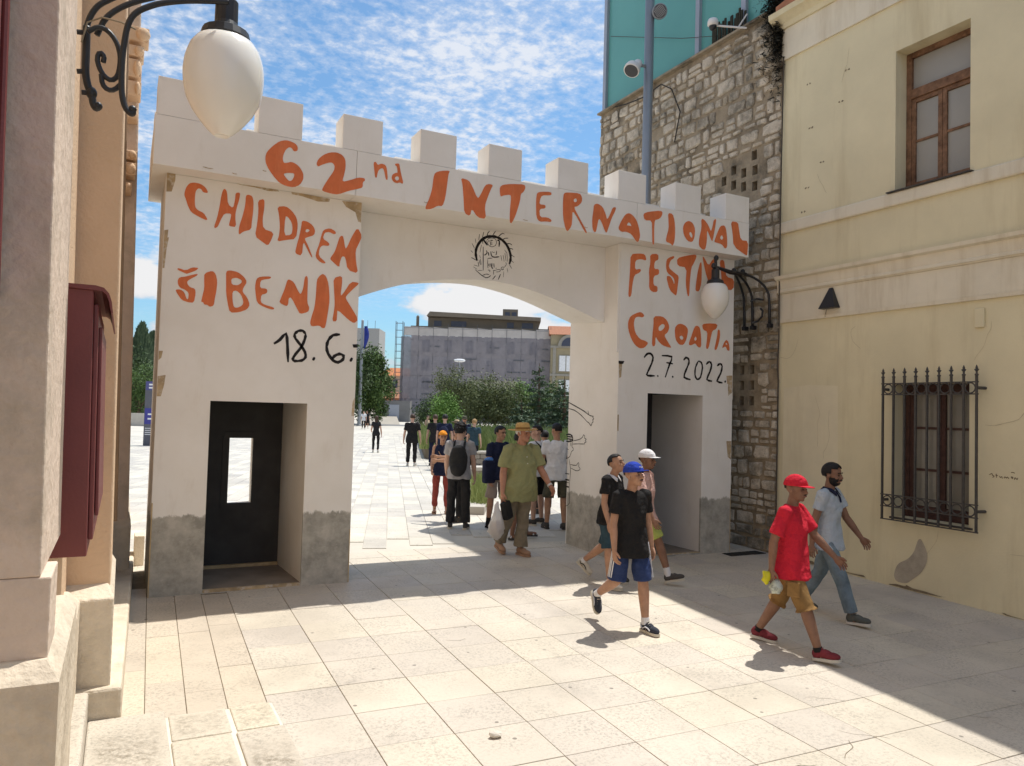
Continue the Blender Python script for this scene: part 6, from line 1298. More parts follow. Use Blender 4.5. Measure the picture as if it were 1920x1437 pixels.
        pc = wr_+d2*S(.045); hm = Matrix((fwd, side, d2)).transposed()
        body.ell(pc, (S(.040), S(.016), S(.052)), hm, 12, 9); cap(body, wr_, wr_+d2*S(.03), S(.026), S(.026), 10)
        curl = P.get(k+'curl', 35)
        for i, (o_, le) in enumerate(((.030, .072), (.010, .080), (-.010, .075), (-.029, .060))):
            b0 = wr_+d2*S(.082-.006*abs(i-1.3))+fwd*S(o_); c1 = rad(curl*.6); c2 = rad(curl*1.7); fan = fwd*(o_*1.6)
            e1 = (d2*math.cos(c1)+side*math.sin(c1)+fan).normalized(); e2 = (d2*math.cos(c2)+side*math.sin(c2)+fan).normalized()
            p1 = b0+e1*S(le*.5); p2 = p1+e2*S(le*.5)
            fing.tube([b0-d2*S(.02), b0, p1, p2, p2+e2*S(.006)], [S(.0088), S(.0092), S(.0085), S(.0072), S(.003)], 7)
        t0 = wr_+d2*S(.028)+fwd*S(.026); td = (d2*.75+fwd*.62+side*.25).normalized(); t1 = t0+td*S(.038); td2 = (d2*.9+fwd*.25+side*.4).normalized(); t2 = t1+td2*S(.032)
        fing.tube([t0-td*S(.015), t0, t1, t2, t2+td2*S(.006)], [S(.012), S(.0125), S(.0105), S(.0085), S(.004)], 7)
        hands[k] = (wr_, d2, side, fwd)
        # sleeve
        sl = top.get('sleeve', .62)
        if sl > 0:
            fit = top.get('fit', 1.0)
            if sl <= 1: end = sh[k].lerp(elb, sl); pts = [sh[k]+X*(-sd*S(.05))+U*S(.012), sh[k]+U*S(.006), sh[k].lerp(end, .5), end-d1*S(.004), end]; r = [S(.062*W), S(.066*W), S(.064*W*fit), S(.066*W*fit), S(.067*W*fit)]; sleeve.tube(pts, r, 16)
            else:
                e2_ = elb.lerp(wr_, sl-1); sleeve.tube([sh[k]+X*(-sd*S(.05)), sh[k], elb, e2_], [S(.062*W), S(.064*W), S(.054*W), S(.045)], 14)
    # --- legs
    for k in 'lr':
        hip, knee, ank, fd, fu = J[k]; sd = -1 if k == 'l' else 1
        cap(body, hip, knee, S(.082*W), S(.052), 14); cap(body, knee, ank, S(.054), S(.034), 14, mid=(.28, S(.057)))
        cap(body, ank, ank-fu*S(.045)+fd*S(.03), S(.034), S(.03), 10)
    # --- shirt
    hem = S(top.get('hem', -.13)); ft = top.get('fit', 1.0); sw = S(.055)*max(math.sin(rad(P['lh'])), math.sin(rad(P['rh'])), 0)
    rings = [(hem, S(.190*W*ft), S(.134*ft+belly*.5)+sw, S(belly*.4)+sw*.8), (hem+S(.012), S(.191*W*ft), S(.135*ft+belly*.5)+sw, S(belly*.4)+sw*.8), (S(0), S(.178*W*ft), S(.128*ft+belly*.8), S(belly*.6)), (S(.13), S((.147 if not female else .130)*W*ft), S(.108*ft+belly), S(belly*.8)), (S(.27), S(.160*W*ft), S((.116 if not female else .128)*ft+belly*.5), S(.004+belly*.4)),
             (S(.37), S(.172*W), S(.112), 0), (S(.425), S(.162*W), S(.092), S(-.004)), (S(.462), S(.120*W), S(.072), S(-.008)), (S(.485), S(.074), S(.062), S(-.008)), (S(.492), S(.066), S(.057), S(-.006))]
    shirt = MB(); loft(shirt, rings, fr); shirt.v += []; 
    o_ = len(shirt.v); shirt.v += sleeve.v; shirt.f += [tuple(i+o_ for i in f) for f in sleeve.f]
    # --- trousers, shorts or skirt
    ph_ = bottom.get('len', 1.0); bw = bottom.get('w', 1.0)
    loft(pants, [(S(-.15), S(.150*W), S(.10), 0), (S(-.05), S(.156*W), S(.108), S(-.006)), (S(.05), S(.140*W), S(.098), 0), (S(.09), S(.143*W), S(.10), 0)], fr, 18)
    for k in 'lr':
        hip, knee, ank, fd, fu = J[k]; sd = -1 if k == 'l' else 1; h0 = hip+Vector((0,0,S(.02)))
        if ph_ <= 1.0: end = hip.lerp(knee, ph_); pants.tube([h0, hip.lerp(end, .35), hip.lerp(end, .75), end], [S(.080*W), S(.080*W*(1+(bw-1)*.35)), S(.080*W*bw), S(.083*W*bw)], 16)
        else:
            end = knee.lerp(ank, ph_-1); pants.tube([h0, hip.lerp(knee, .4), knee, knee.lerp(end, .5), end], [S(.080*W), S(.080*W*(1+(bw-1)*.5)), S(.066*bw), S(.062*bw), S(bottom.get('cuff', .056)*bw)], 16)
    b = fuse(body, 'body', SK[skin], root, vox, 2, fing)
    fuse(shirt, top.get('name', 'shirt'), top['m'], root, vox*1.15, 3, None, top.get('wr', .009)*s, 9, len(label))
    fuse(pants, bottom.get('name', 'trousers'), bottom['m'], root, vox*1.15, 2, None, bottom.get('wr', .008)*s, 10, len(label)+3)
    # --- shoes
    for k in 'lr':
        hip, knee, ank, fd, fu = J[k]; rt = fd.cross(fu); rot = Matrix((rt, fd, fu)).transposed(); base = ank-fu*S(.082)
        so = MB(); ol = [(-.030,-.062),(.030,-.062),(.036,-.02),(.034,.04),(.044,.10),(.043,.15),(.026,.185),(0,.195),(-.024,.187),(-.042,.155),(-.045,.10),(-.035,.04),(-.036,-.02)]
        so.prism([(S(x), S(y)) for x, y in smooth_loop(ol)], lambda u, v, w, b0=base, rt=rt, fd=fd, fu=fu: b0+rt*u+fd*v+fu*(w-S(.003)), S(.026))
        sh_ = so.obj('shoe_sole', shoes.get('sole', M_white), root, world=False)
        if shoes.get('sandal'):
            sd_ = MB(); sd_.tube([base+rt*S(-.045)+fd*S(.11)+fu*S(.025), base+fd*S(.115)+fu*S(.062), base+rt*S(.045)+fd*S(.11)+fu*S(.025)], S(.012), 8); sd_.tube([base+rt*S(-.04)+fd*S(-.02)+fu*S(.03), base+fd*S(.0)+fu*S(.08), base+rt*S(.04)+fd*S(-.02)+fu*S(.03)], S(.009), 8)
            sd_.obj('sandal_strap', shoes['m'], root, world=False)
            ft_ = MB(); ft_.ell(base+fd*S(.07)+fu*S(.045), (S(.038), S(.11), S(.03)), rot); ft_.obj('foot', SK[skin], root, smooth=True, world=False)
            continue
        up_ = MB(); up_.ell(base+fd*S(.115)+fu*S(.042), (S(.043), S(.080), S(.036)), rot, 14, 9); up_.ell(base+fd*S(-.012)+fu*S(.055), (S(.037), S(.052), S(.052)), rot, 14, 9)
        up_.ell(base+fd*S(.05)+fu*S(.058), (S(.037), S(.075), S(.042)), rot, 14, 9); up_.lathe([(S(.037),S(.04)),(S(.038),S(.10)),(S(.04),S(.104))], base+fd*S(-.004), 12, axis=fu)
        uo = fuse(up_, 'shoe', shoes['m'], root, max(vox*.8, .006), 2)
        if shoes.get('sock'): MB().tube([ank-fu*S(.01), ank+(knee-ank).normalized()*S(shoes.get('sock_h', .06))], [S(.042), S(.041)], 14).obj('sock', shoes['sock'], root, world=False, smooth=False)
        if shoes.get('lace'):
            la_ = MB()
            for q in range(5): c0 = base+fd*S(.04+.022*q)+fu*S(.103-.011*q); la_.tube([c0-rt*S(.022), c0+fu*S(.005), c0+rt*S(.022)], S(.0042), 5)
            la_.obj('laces', shoes['lace'], root, world=False)
        if shoes.get('stripe'):
            for sx in (-1, 1):
                sp_ = MB(); pp = [base+rt*(sx*S(x))+fd*S(y)+fu*S(zz) for x, y, zz in ((.0365,-.03,.06),(.0385,.0,.04),(.041,.04,.062),(.043,.08,.055),(.0435,.11,.038))]
                sp_.tube(pp, S(.0065), 6).obj('side_stripe', shoes['stripe'], root, world=False)
    # --- hair, hats, features
    def shell(rx, ry, rz, cut, off=(0, -.008, .03), nu=26, nv=18):
        m = MB(); vs = []; keep = {}
        for j in range(nv+1):
            for i in range(nu):
                th = math.pi*j/nv; ph = 2*math.pi*i/nu; p = (rx*math.sin(th)*math.cos(ph), ry*math.sin(th)*math.sin(ph), rz*math.cos(th)); vs.append(p)
        fs = []
        for j in range(nv):
            for i in range(nu):
                f = (j*nu+i, (j+1)*nu+i, (j+1)*nu+(i+1) % nu, j*nu+(i+1) % nu); c = [sum(vs[q][a] for q in f)/4 for a in range(3)]
                if cut(*c): fs.append(f)
        m.add([hf(x+off[0], y+off[1], zz+off[2]) for x, y, zz in vs], fs); return m
    def solid(o_, t): q = o_.modifiers.new('thickness', 'SOLIDIFY'); q.thickness = S(t); q.offset = 1; return o_
    if hair:
        hm_, kind = hair
        capz = .03 if hat else 9
        if kind == 'short': cut = lambda x, y, zz: (zz > .035 and y < .078) or (zz > -.045 and y < .018 and not (abs(x) > .06 and zz < -.012 and y > -.03)) 
        elif kind == 'crop': cut = lambda x, y, zz: (zz > .045 and y < .072) or (zz > -.03 and y < -.0 and not (abs(x) > .06 and zz < .0))
        elif kind == 'bald': cut = lambda x, y, zz: -.05 < zz < .03 and y < .02
        elif kind == 'long': cut = lambda x, y, zz: (zz > .03 and y < .08) or (y < .03)
        else: cut = lambda x, y, zz: (zz > .03 and y < .08) or (zz > -.07 and y < .02)
        k = 1.04 if kind in ('crop', 'bald') else (1.07 if kind == 'short' else 1.15)
        solid(shell(.077*(1.03 if hat else k), .098*(1.03 if hat else k), .09*(1.0 if hat else k), lambda x, y, zz: cut(x, y, zz) and zz < capz).obj('hair', hm_, root, smooth=True, world=False), .004 if hat else .006)
        if kind == 'long':
            hl = MB(); loft(hl, [(S(-.25), S(.045), S(.02), S(-.075)), (S(-.12), S(.07), S(.04), S(-.07)), (S(.0), S(.085), S(.06), S(-.045)), (S(.05), S(.07), S(.05), S(-.04))], lambda x, f, u: hc+Xh*x+Fh*f+Uh*u, 14); hl.obj('hair_length', hm_, root, smooth=True, world=False)
        if kind == 'curly':
            hl = MB(); q_ = random.Random(7)
            for _ in range(70):
                th = q_.uniform(0, 1.75); ph = q_.uniform(0, 6.28); p = (.088*math.sin(th)*math.cos(ph), .108*math.sin(th)*math.sin(ph)-.01, .1*math.cos(th)+.035)
                if p[1] > .06 and p[2] < .07: continue
                hl.ell(hf(*p), (S(.022), S(.022), S(.02)), nu=7, nv=5)
            hl.obj('curls', hm_, root, smooth=True, world=False)
    if hat:
        hk, hm_ = hat[0], hat[1]
        if hk == 'cap':
            ch_ = solid(shell(.087, .110, .104, lambda x, y, zz: zz > .008, off=(0, -.006, .028)).obj('cap', hm_, root, smooth=True, world=False), .004)
            br = MB(); n_ = 13; q1 = []; q2 = []
            for i in range(n_):
                a = math.pi*(.06+.88*i/(n_-1)); q1.append((.083*math.cos(a), .099*math.sin(a)*.98)); q2.append((.086*math.cos(a), .092*math.sin(a)+.080*math.sin(a)**.6))
            flat = hat[2] if len(hat) > 2 else .35; dz = lambda x, y: .046-flat*(y-.05)*.35-(x*x)*(1.6 if flat > .2 else .2)
            vs = [hf(x, y, dz(x, y)) for x, y in q1+q2]+[hf(x, y, dz(x, y)-.006) for x, y in q1+q2]; N2 = 2*n_
            fs = [(i, i+1, n_+i+1, n_+i) for i in range(n_-1)]+[(N2+n_+i, N2+n_+i+1, N2+i+1, N2+i) for i in range(n_-1)]+[(n_+i, n_+i+1, N2+n_+i+1, N2+n_+i) for i in range(n_-1)]
            br.add(vs, fs).obj('brim', hm_, ch_, world=False, smooth=False); MB().ell(hf(0, -.006, .127), (S(.008),)*3, nu=8, nv=6).obj('button', hm_, ch_, world=False)
            if len(hat) > 3:
                ba = MB()
                for q in range(3):
                    for i in range(6): x = -.036+.012*i; ba.ell(hf(x+.004*q, math.sqrt(max(0, 1-(x/.085)**2))*.102-.004, .062+.010*q), (S(.006), S(.003), S(.0035)), HR, 6, 4)
                ba.obj('cap_badge', hat[3], ch_, world=False)
        elif hk == 'straw':
            st_ = MB(); prof = [(.192,.046),(.186,.038),(.12,.030),(.096,.040),(.092,.05),(.088,.10),(.075,.125),(.04,.132),(.01,.128)]
            st_.lathe([(S(r), S(h)) for r, h in prof], hf(0, -.012, 0), 26, axis=Uh); so = st_.obj('straw_hat', hm_, root, world=False, smooth=True)
            MB().lathe([(S(.0965),S(.046)),(S(.093),S(.072)),(S(.0915),S(.073))], hf(0, -.012, 0), 26, axis=Uh).obj('hat_band', hat[2], so, world=False)
        elif hk == 'scarf':
            solid(shell(.088, .11, .102, lambda x, y, zz: zz > .02 or (y < .0 and zz > -.04)).obj('head_scarf', hm_, root, smooth=True, world=False), .006)
            MB().ell(hf(0, -.115, .0), (S(.035), S(.025), S(.035)), HR).obj('scarf_knot', hm_, root, smooth=True, world=False)
    if face:
        ey = MB(); eb = MB()
        for sx in (-1, 1):
            ey.ell(hf(sx*.032, .0815, .0), (S(.0125), S(.007), S(.006)), HR, 8, 6)
            eb.tube([hf(sx*.015, .092, .020), hf(sx*.034, .091, .025), hf(sx*.052, .078, .019)], S(.0055), 5)
        ey.obj('eyes', M_eye, root, world=False); eb.obj('eyebrows', M_hairb if not hair or hair[0] is not M_hairw else M_hairw, root, world=False)
        MB().tube([hf(-.022, .086, -.064), hf(-.008, .0955, -.062), hf(.008, .0955, -.062), hf(.022, .086, -.064)], [S(.003), S(.0055), S(.0055), S(.003)], 6).obj('mouth', M_lip, root, world=False)
    if 'moustache' in extras: MB().tube([hf(-.026, .084, -.054), hf(-.01, .099, -.048), hf(.01, .099, -.048), hf(.026, .084, -.054)], [S(.002), S(.005), S(.005), S(.002)], 6).obj('moustache', M_hairb, root, world=False)
    if 'beard' in extras:
        bd = MB(); 
        solid(shell(.0635, .0705, .078, lambda x, y, zz: zz < .012 and (zz < -.035 or abs(x) > .038) and y > -.03, off=(0, .022, -.045)).obj('beard', M_hairb, root, smooth=True, world=False), .004)
        MB().tube([hf(-.028, .086, -.054), hf(-.01, .099, -.050), hf(.01, .099, -.050), hf(.028, .086, -.054)], [S(.004), S(.006), S(.006), S(.004)], 6).obj('moustache', M_hairb, root, world=False)
    if 'collar' in extras:
        cl = MB(); cm = top.get('collar', top['m'])
        for sx in (-1, 1):
            cl.add([fr(sx*S(.062), S(-.045), S(.505)), fr(sx*S(.056), S(.035), S(.495)), fr(sx*S(.018), S(.075), S(.462)), fr(sx*S(.055), S(.092), S(.425)), fr(sx*S(.088), S(.045), S(.465)), fr(sx*S(.085), S(-.05), S(.48))], [(0,1,4,5), (1,2,3,4)])
        cl.add([fr(-S(.062), S(-.045), S(.505)), fr(S(.062), S(-.045), S(.505)), fr(S(.085), S(-.05), S(.48)), fr(S(.05), S(-.085), S(.475)), fr(-S(.05), S(-.085), S(.475)), fr(-S(.085), S(-.05), S(.48)), fr(0, S(-.07), S(.51))], [(0, 6, 3, 4, 5), (6, 1, 2, 3)])
        solid(cl.obj('collar', cm, root, world=False), .008)
        MB().box(0, 0, 0, 0, 0, 0)
    if 'placket' in extras:
        MB().tube([fr(0, S(.062), S(.475)), fr(0, S(.108), S(.41)), fr(0, S(.120), S(.36))], [S(.004), S(.010), S(.010)], 6).obj('placket', top.get('collar', top['m']), root, world=False)
    if 'buttons' in extras:
        bt = MB()
        for u in (.36, .28, .2, .12, .04, -.04): bt.ell(fr(S(.006), S(.117)+S(belly)*(.35 if u > .3 else .95)+.008+S(belly*.5)*(1 if u < .25 else .5), S(u)), (S(.007),)*3, nu=7, nv=5)
        bt.obj('buttons', M_white, root, world=False)
    root['_'] = 0; del root['_']
    mw = Matrix.Translation((pos[0], pos[1], z)) @ Matrix.Rotation(yaw, 4, 'Z')
    return dict(root=root, fr=fr, hf=hf, hands=hands, J=J, mw=mw, S=S, sh=sh)
C_black = cloth('black_cotton', (0.020, 0.019, 0.019)); C_blk2 = cloth('faded_black_cotton', (0.028, 0.027, 0.028)); C_red = cloth('red_cotton', (0.56, 0.022, 0.042), .05); C_lblue = cloth('pale_blue_pique', (0.42, 0.47, 0.52), .04); C_navy = cloth('navy_cloth', (0.018, 0.022, 0.05))
C_pink = cloth('pale_pink_cotton', (0.66, 0.42, 0.36), .05); C_green = cloth('olive_green_linen', (0.30, 0.30, 0.145), .08); C_white = cloth('white_cotton', (0.72, 0.71, 0.72), .03); C_grey = cloth('grey_cotton', (0.34, 0.33, 0.34), .06)
C_denim = mat('blue_denim', (0.165, 0.215, 0.25), .9, .15, var=.3, scale=7, bump=.4, bscale=50); C_dden = mat('dark_teal_denim', (0.035, 0.065, 0.085), .9, .15, var=.3, scale=9, bump=.4, bscale=50); C_khaki = mat('brown_cargo_cotton', (0.25, 0.145, 0.055), .9, .15, var=.18, scale=8, bump=.4, bscale=40); C_beige = cloth('stone_trousers', (0.245, 0.205, 0.145), .08)
C_sblue = cloth('blue_sport_shorts', (0.028, 0.046, 0.125), .1, .7); C_lime = cloth('lime_shorts', (0.42, 0.47, 0.12)); C_maroon = cloth('brick_red_trousers', (0.26, 0.055, 0.045)); C_sand = cloth('grey_pink_shorts', (0.36, 0.29, 0.25)); C_olive = cloth('olive_grey_shorts', (0.085, 0.08, 0.055))
C_cblue = cloth('royal_blue_cap', (0.025, 0.055, 0.36)); C_straw = mat('straw', (0.62, 0.40, 0.15), .85, var=.15, scale=40, bump=.5, bscale=120); C_orange = cloth('orange_scarf', (0.72, 0.27, 0.03)); C_flor = mat('floral_cloth', (0.56, 0.43, 0.28), .9, var=.2, scale=10, dark=(0.3, 0.16, 0.09), dscale=9, damt=.8)
S_navy = mat('navy_suede', (0.035, 0.04, 0.055), .9, var=.2); S_red = mat('red_knit', (0.17, 0.025, 0.035), .85, var=.15); S_grey = mat('grey_green_knit', (0.095, 0.10, 0.09), .85, var=.15); S_char = mat('charcoal_canvas', (0.07, 0.065, 0.06), .9, var=.15); S_white = mat('off_white_leather', (0.55, 0.52, 0.46), .7, var=.08); S_tan = mat('tan_suede', (0.36, 0.22, 0.14), .85, var=.12); S_cream = mat('cream_rubber', (0.58, 0.53, 0.43), .8, var=.06)
HD = lambda deg: rad(deg-90)
# -- five young men walking down the street
blue = person('young man in a royal blue cap and black t-shirt with striped blue shorts', (4.33, 5.88), HD(-92), 1.60, 'tan', dict(m=C_black, sleeve=.62, hem=-.17, fit=1.05), dict(m=C_sblue, len=.98, w=1.22, name='shorts'), dict(m=S_navy, sole=S_cream, sock=C_white, lace=S_cream, stripe=C_white),
    dict(lean=1, lh=10, lk=3, lf=0, rh=-10, rk=48, rf=-58, ls=-4, rs=6, le=14, re=12, lsa=11, rsa=12, hy=22, hp=-6), hair=(M_hairb, 'crop'), hat=('cap', C_cblue, .05, C_white), extras=('moustache',), build=.97)
red = person('man in a red cap, red t-shirt and brown cargo shorts walking to the right', (5.33, 4.88), HD(-66), 1.62, 'brown', dict(m=C_red, sleeve=.78, hem=-.17, fit=1.12), dict(m=C_khaki, len=1.14, w=1.22, cuff=.085, name='cargo_shorts', wr=.008), dict(m=S_red, sole=S_white, sock=C_black, sock_h=.03, lace=S_red),
    dict(lean=3, rh=25, rk=6, rf=8, lh=-17, lk=14, lf=-6, ls=34, le=14, lsa=10, rs=-14, re=16, rsa=14, hy=-6, hp=-2), hair=(M_hairb, 'crop'), hat=('cap', C_red, .45), extras=('moustache',), belly=.012)
polo = person('bearded man in a pale blue polo shirt and washed jeans by the yellow wall', (6.58, 5.52), HD(-70), 1.66, 'brown', dict(m=C_lblue, sleeve=.6, hem=-.14, fit=1.02, collar=C_navy, name='polo_shirt'), dict(m=C_denim, len=1.93, w=1.1, cuff=.062, name='jeans', wr=.007), dict(m=S_grey, sole=S_white, lace=S_grey),
    dict(lean=2, rh=24, rk=6, rf=6, lh=-16, lk=16, lf=-8, ls=22, le=16, lsa=14, rs=-12, re=10, rsa=9, hy=-2, hp=0), hair=(M_hairb, 'short'), extras=('beard', 'collar', 'placket'))
bpol = person('man with cropped hair in a black polo shirt looking down behind the blue cap', (5.10, 7.35), HD(-62), 1.56, 'tan', dict(m=C_black, sleeve=.58, hem=-.12, fit=1.0, collar=C_white, name='polo_shirt'), dict(m=C_dden, len=.98, w=1.12, name='denim_shorts', wr=.007), dict(m=S_white, sole=S_cream, lace=S_white, stripe=C_black, sock=C_white, sock_h=.03),
    dict(lean=5, rh=8, rk=4, lh=-14, lk=38, lf=-40, ls=8, rs=6, le=16, re=18, hy=2, hp=-22), hair=(M_hairb, 'crop'), extras=('collar',))
pink = person('man in a white cap, pale pink t-shirt and lime shorts by the right doorway', (5.56, 7.32), HD(-54), 1.63, 'brown', dict(m=C_pink, sleeve=.6, hem=-.12, fit=1.1), dict(m=C_lime, len=.85, w=1.12, name='shorts'), dict(m=S_char, sole=S_cream, sock=C_white, sock_h=.12, lace=S_cream),
    dict(lean=2, lh=26, lk=8, lf=14, rh=-12, rk=18, rf=-12, ls=-6, le=30, rs=14, re=20, hy=0, hp=-3), hair=(M_hairb, 'crop'), hat=('cap', C_white, .3))
# details of the front figures
S = blue['S']
for k, sd in (('l', -1), ('r', 1)):
    hip, knee, ank, fd, fu = blue['J'][k]; d = (knee-hip).normalized()
    for q in (-1, 0, 1):
        pts = []
        for t in (.05, .3, .6, .9):
            c = hip.lerp(knee, t); an = sd*(.0)+q*.27; r = S(.103 if t > .2 else .098); pts.append(c+Vector((sd*math.cos(an)*r, math.sin(an)*r+.012, 0)))
        MB().tube(pts, S(.0058), 6).obj('side_stripe', C_white, blue['root'], world=False)
fr, S = red['fr'], red['S']
for i in range(5): MB().box(0, .014, -.002, .002, -.004, .004).obj('hem_print', C_white, red['root'], world=False).matrix_basis = Matrix.Translation(fr(S(.02+.018*i), S(.140), S(-.13)))
for sd, k in ((-1, 'l'), (1, 'r')):
    hip, knee, ank, fd, fu = red['J'][k]; c = hip.lerp(knee, .62)
    MB().box(-.012, .012, -.055, .055, -.07, .06).obj('cargo_pocket', C_khaki, red['root'], world=False, bevel=.01).matrix_basis = Matrix.Translation(c+Vector((sd*S(.098), 0, 0)))
def ring_on(p, i, name, mt, r, a, b, rad_=.004):
    MB().lathe([(r, -a), (r*1.02, b)], i, 16).obj(name, mt, p['root'], world=False)
for sl_k, sd in (('l', -1), ('r', 1)):   # navy sleeve bands of the polo
    a_ = polo['sh'][sl_k]; w_, d2, sde, fwd = polo['hands'][sl_k]
# pouch in the red man's right hand
w_, d2, sde, fwd = red['hands']['r']; hm = red['mw']
def crumple(m, amp, f, sd):
    m.v = [tuple(Vector(v)+Vector((noise.noise(Vector(v)*f+Vector((sd,0,0))), noise.noise(Vector(v)*f+Vector((0,sd,0))), noise.noise(Vector(v)*f+Vector((0,0,sd)))))*amp) for v in m.v]; return m
pc = hm @ (w_+d2*.10); po = thing('snack_pouch', 'yellow and white crumpled pouch in the hand of the man in red', 'pouch', pc)
crumple(MB().ell(pc+Vector((-.03, .02, .02)), (.045, .03, .06), nu=14, nv=10), .02, 25, 3).obj('yellow_end', mat('yellow_plastic', (0.62, 0.55, 0.02), .35), po, smooth=True)
crumple(MB().ell(pc+Vector((.035, -.03, -.055)), (.06, .045, .065), nu=16, nv=12), .022, 22, 5).obj('pale_end', mat('printed_plastic', (0.55, 0.58, 0.50), .35, dark=(0.02, 0.02, 0.02), dscale=14, damt=.9), po, smooth=True)
# -- older man in the straw hat
green = person('older man in a straw hat, green shirt and beige trousers carrying bags', (4.83, 9.12), HD(-84), 1.83, 'ruddy', dict(m=C_green, sleeve=.82, hem=-.20, fit=1.18, wr=.010, name='open_shirt'), dict(m=C_beige, len=1.92, w=1.22, cuff=.075, wr=.008), dict(m=S_tan, sole=S_tan),
    dict(lean=5, lh=-2, lk=4, rh=-10, rk=20, rf=-14, lf=0, ls=24, le=22, lsa=13, rs=4, re=10, rsa=12, hy=16, hp=-6, la=0, ra=1), hair=(M_hairw, 'bald'), hat=('straw', C_straw, mat('hat_band', (0.30, 0.16, 0.05), .8)), build=1.12, belly=.04, extras=('collar', 'buttons'))
w_, d2, sde, fwd = green['hands']['l']; MB().tube([w_-d2*.03, w_-d2*.005], .036, 14).obj('wristwatch', M_white, green['root'], world=False)
w_, d2, sde, fwd = green['hands']['r']; gp = green['mw'] @ (w_+d2*.12)
M_poly = mat('thin_white_plastic', (0.74, 0.71, 0.67), .4, .4, var=.05, scale=8, alpha=.72)
bag = thing('plastic_bag', 'translucent white plastic bag of groceries hanging from the older man\'s hand', 'plastic bag', gp-Vector((0,0,.5)))
bo = Vector((-.055, .03, 0)); bm_ = MB(); bm_.lathe([(.012,0),(.022,-.06),(.04,-.14),(.07,-.24),(.095,-.34),(.098,-.42),(.07,-.47),(.02,-.48)], gp+bo, 28); crumple(bm_, .05, 13, 2).obj('bag_film', M_poly, bag, smooth=True)
ct = MB(); [ct.ell(gp+bo+Vector((x, y, z)), (.05, .045, .045), nu=10, nv=7) for x, y, z in ((-.03,.0,-.40),(.04,.02,-.39),(.0,-.04,-.36),(.02,.03,-.31))]; ct.obj('groceries', mat('red_groceries', (0.34, 0.12, 0.09), .6, var=.4, scale=20), bag, smooth=True)
case = thing('black_case', 'black zipped case held with the plastic bag by the older man', 'case', gp+Vector((.05, 0, -.2)))
M_nylon = mat('black_nylon', (0.015, 0.015, 0.016), .7, .3, var=.2, scale=30)
c0 = gp+Vector((.055, -.03, -.12)); MB().box(-.075, .075, -.045, .045, -.12, .12).obj('pouch', M_nylon, case, world=False, bevel=.02).matrix_basis = Matrix.Translation(c0-case.location) @ Matrix.Rotation(-.25, 4, 'Y') @ Matrix.Rotation(.5, 4, 'Z')
MB().tube([c0+Vector((-.04,0,.11)), gp+Vector((0,0,.0)), c0+Vector((.05,0,.11))], .006, 6).obj('carry_loop', M_nylon, case)
# -- the group just beyond the arch
V9 = .010
F0 = 62.8
def gp_(x, y): # flat square, pixel row of the feet
    D = 1.94*1416.6/(y-(772+.0275*(x-960))); p = at(x, D); return (p.x, p.y)
scarf = person('smiling woman in an orange head scarf, dark tunic and brick red trousers', gp_(833, 962), HD(-108), 1.56, 'tan', dict(m=C_navy, sleeve=0, hem=-.13, fit=1.1, name='tunic'), dict(m=C_maroon, len=1.85, w=1.0), dict(m=S_tan, sole=S_tan, sandal=True), dict(lh=2, rh=-3, rs=10, re=40, ls=5, hy=6), hair=(M_hairb, 'short'), hat=('scarf', C_orange), vox=V9, female=True)
MB().tube([scarf['fr'](.13, -.03, .44), scarf['fr'](.06, .12, .3), scarf['fr'](-.08, .135, .1), scarf['fr'](-.19, .08, -.12), scarf['fr'](-.2, -.02, -.2)], .007, 6).obj('bag_strap', S_tan, scarf['root'], world=False)
ruck = person('tall man in a grey t-shirt and black trousers with a rucksack, seen from behind', gp_(866, 990), HD(60), 1.75, 'pale', dict(m=C_grey, sleeve=.62, hem=-.12, fit=1.05), dict(m=C_blk2, len=1.95, w=1.12, cuff=.07), dict(m=S_char, sole=S_cream), dict(lh=2, rh=-2, la=4, ra=4, rs=6, re=10, ls=14, le=30, hy=-38, hp=-3), hair=(M_hairb, 'curly'), vox=V9)
f = ruck['fr']; bp_ = thing('rucksack', 'black rucksack on the back of the man in grey', 'rucksack', ruck['mw'] @ f(0, -.2, .0), HD(60))
b2 = MB(); b2.ell(f(0, -.205, .17), (.155, .085, .25), None, 18, 12); b2.ell(f(0, -.235, .05), (.13, .075, .13), None, 14, 9); b2.ell(f(0, -.20, .34), (.12, .07, .09), None, 14, 9)
b2.v = [tuple(ruck['mw'] @ Vector(v)) for v in b2.v]; fuse(b2, 'pack', M_nylon, bp_, .011, 3, None, .004, 12, 4).matrix_parent_inverse = world_of(bp_).inverted()
for sx in (-1, 1): MB().tube([ruck['mw'] @ f(sx*.085, y, z) for y, z in ((-.17,.36),(-.10,.47),(-.01,.495),(.075,.45),(.125,.33),(.11,.18),(-.06,.05))], .018, 8).obj('shoulder_strap', M_nylon, bp_)
wht = person('dark-haired person in a white t-shirt and black trousers hugging the scarfed woman', gp_(868, 977), HD(150), 1.62, 'tan', dict(m=C_white, sleeve=.75, hem=-.1, fit=1.05), dict(m=C_blk2, len=1.95, w=1.05, cuff=.065), dict(m=S_char, sole=S_char), dict(ls=38, lsa=10, le=52, rs=45, re=50, lin=25), hair=(M_hairb, 'short'), vox=V9)
boy = person('young man in navy with grey-pink shorts and black socks behind the plastic bag', gp_(938, 988), HD(-78), 1.72, 'tan', dict(m=C_navy, sleeve=.62, hem=-.12), dict(m=C_sand, len=.98, w=1.15, name='shorts'), dict(m=C_black, sole=C_black, sock=C_black, sock_h=.09), dict(ls=5, rs=5, hy=12, lh=3, rh=-3, la=5, ra=4), hair=(M_hairb, 'short'), vox=V9)
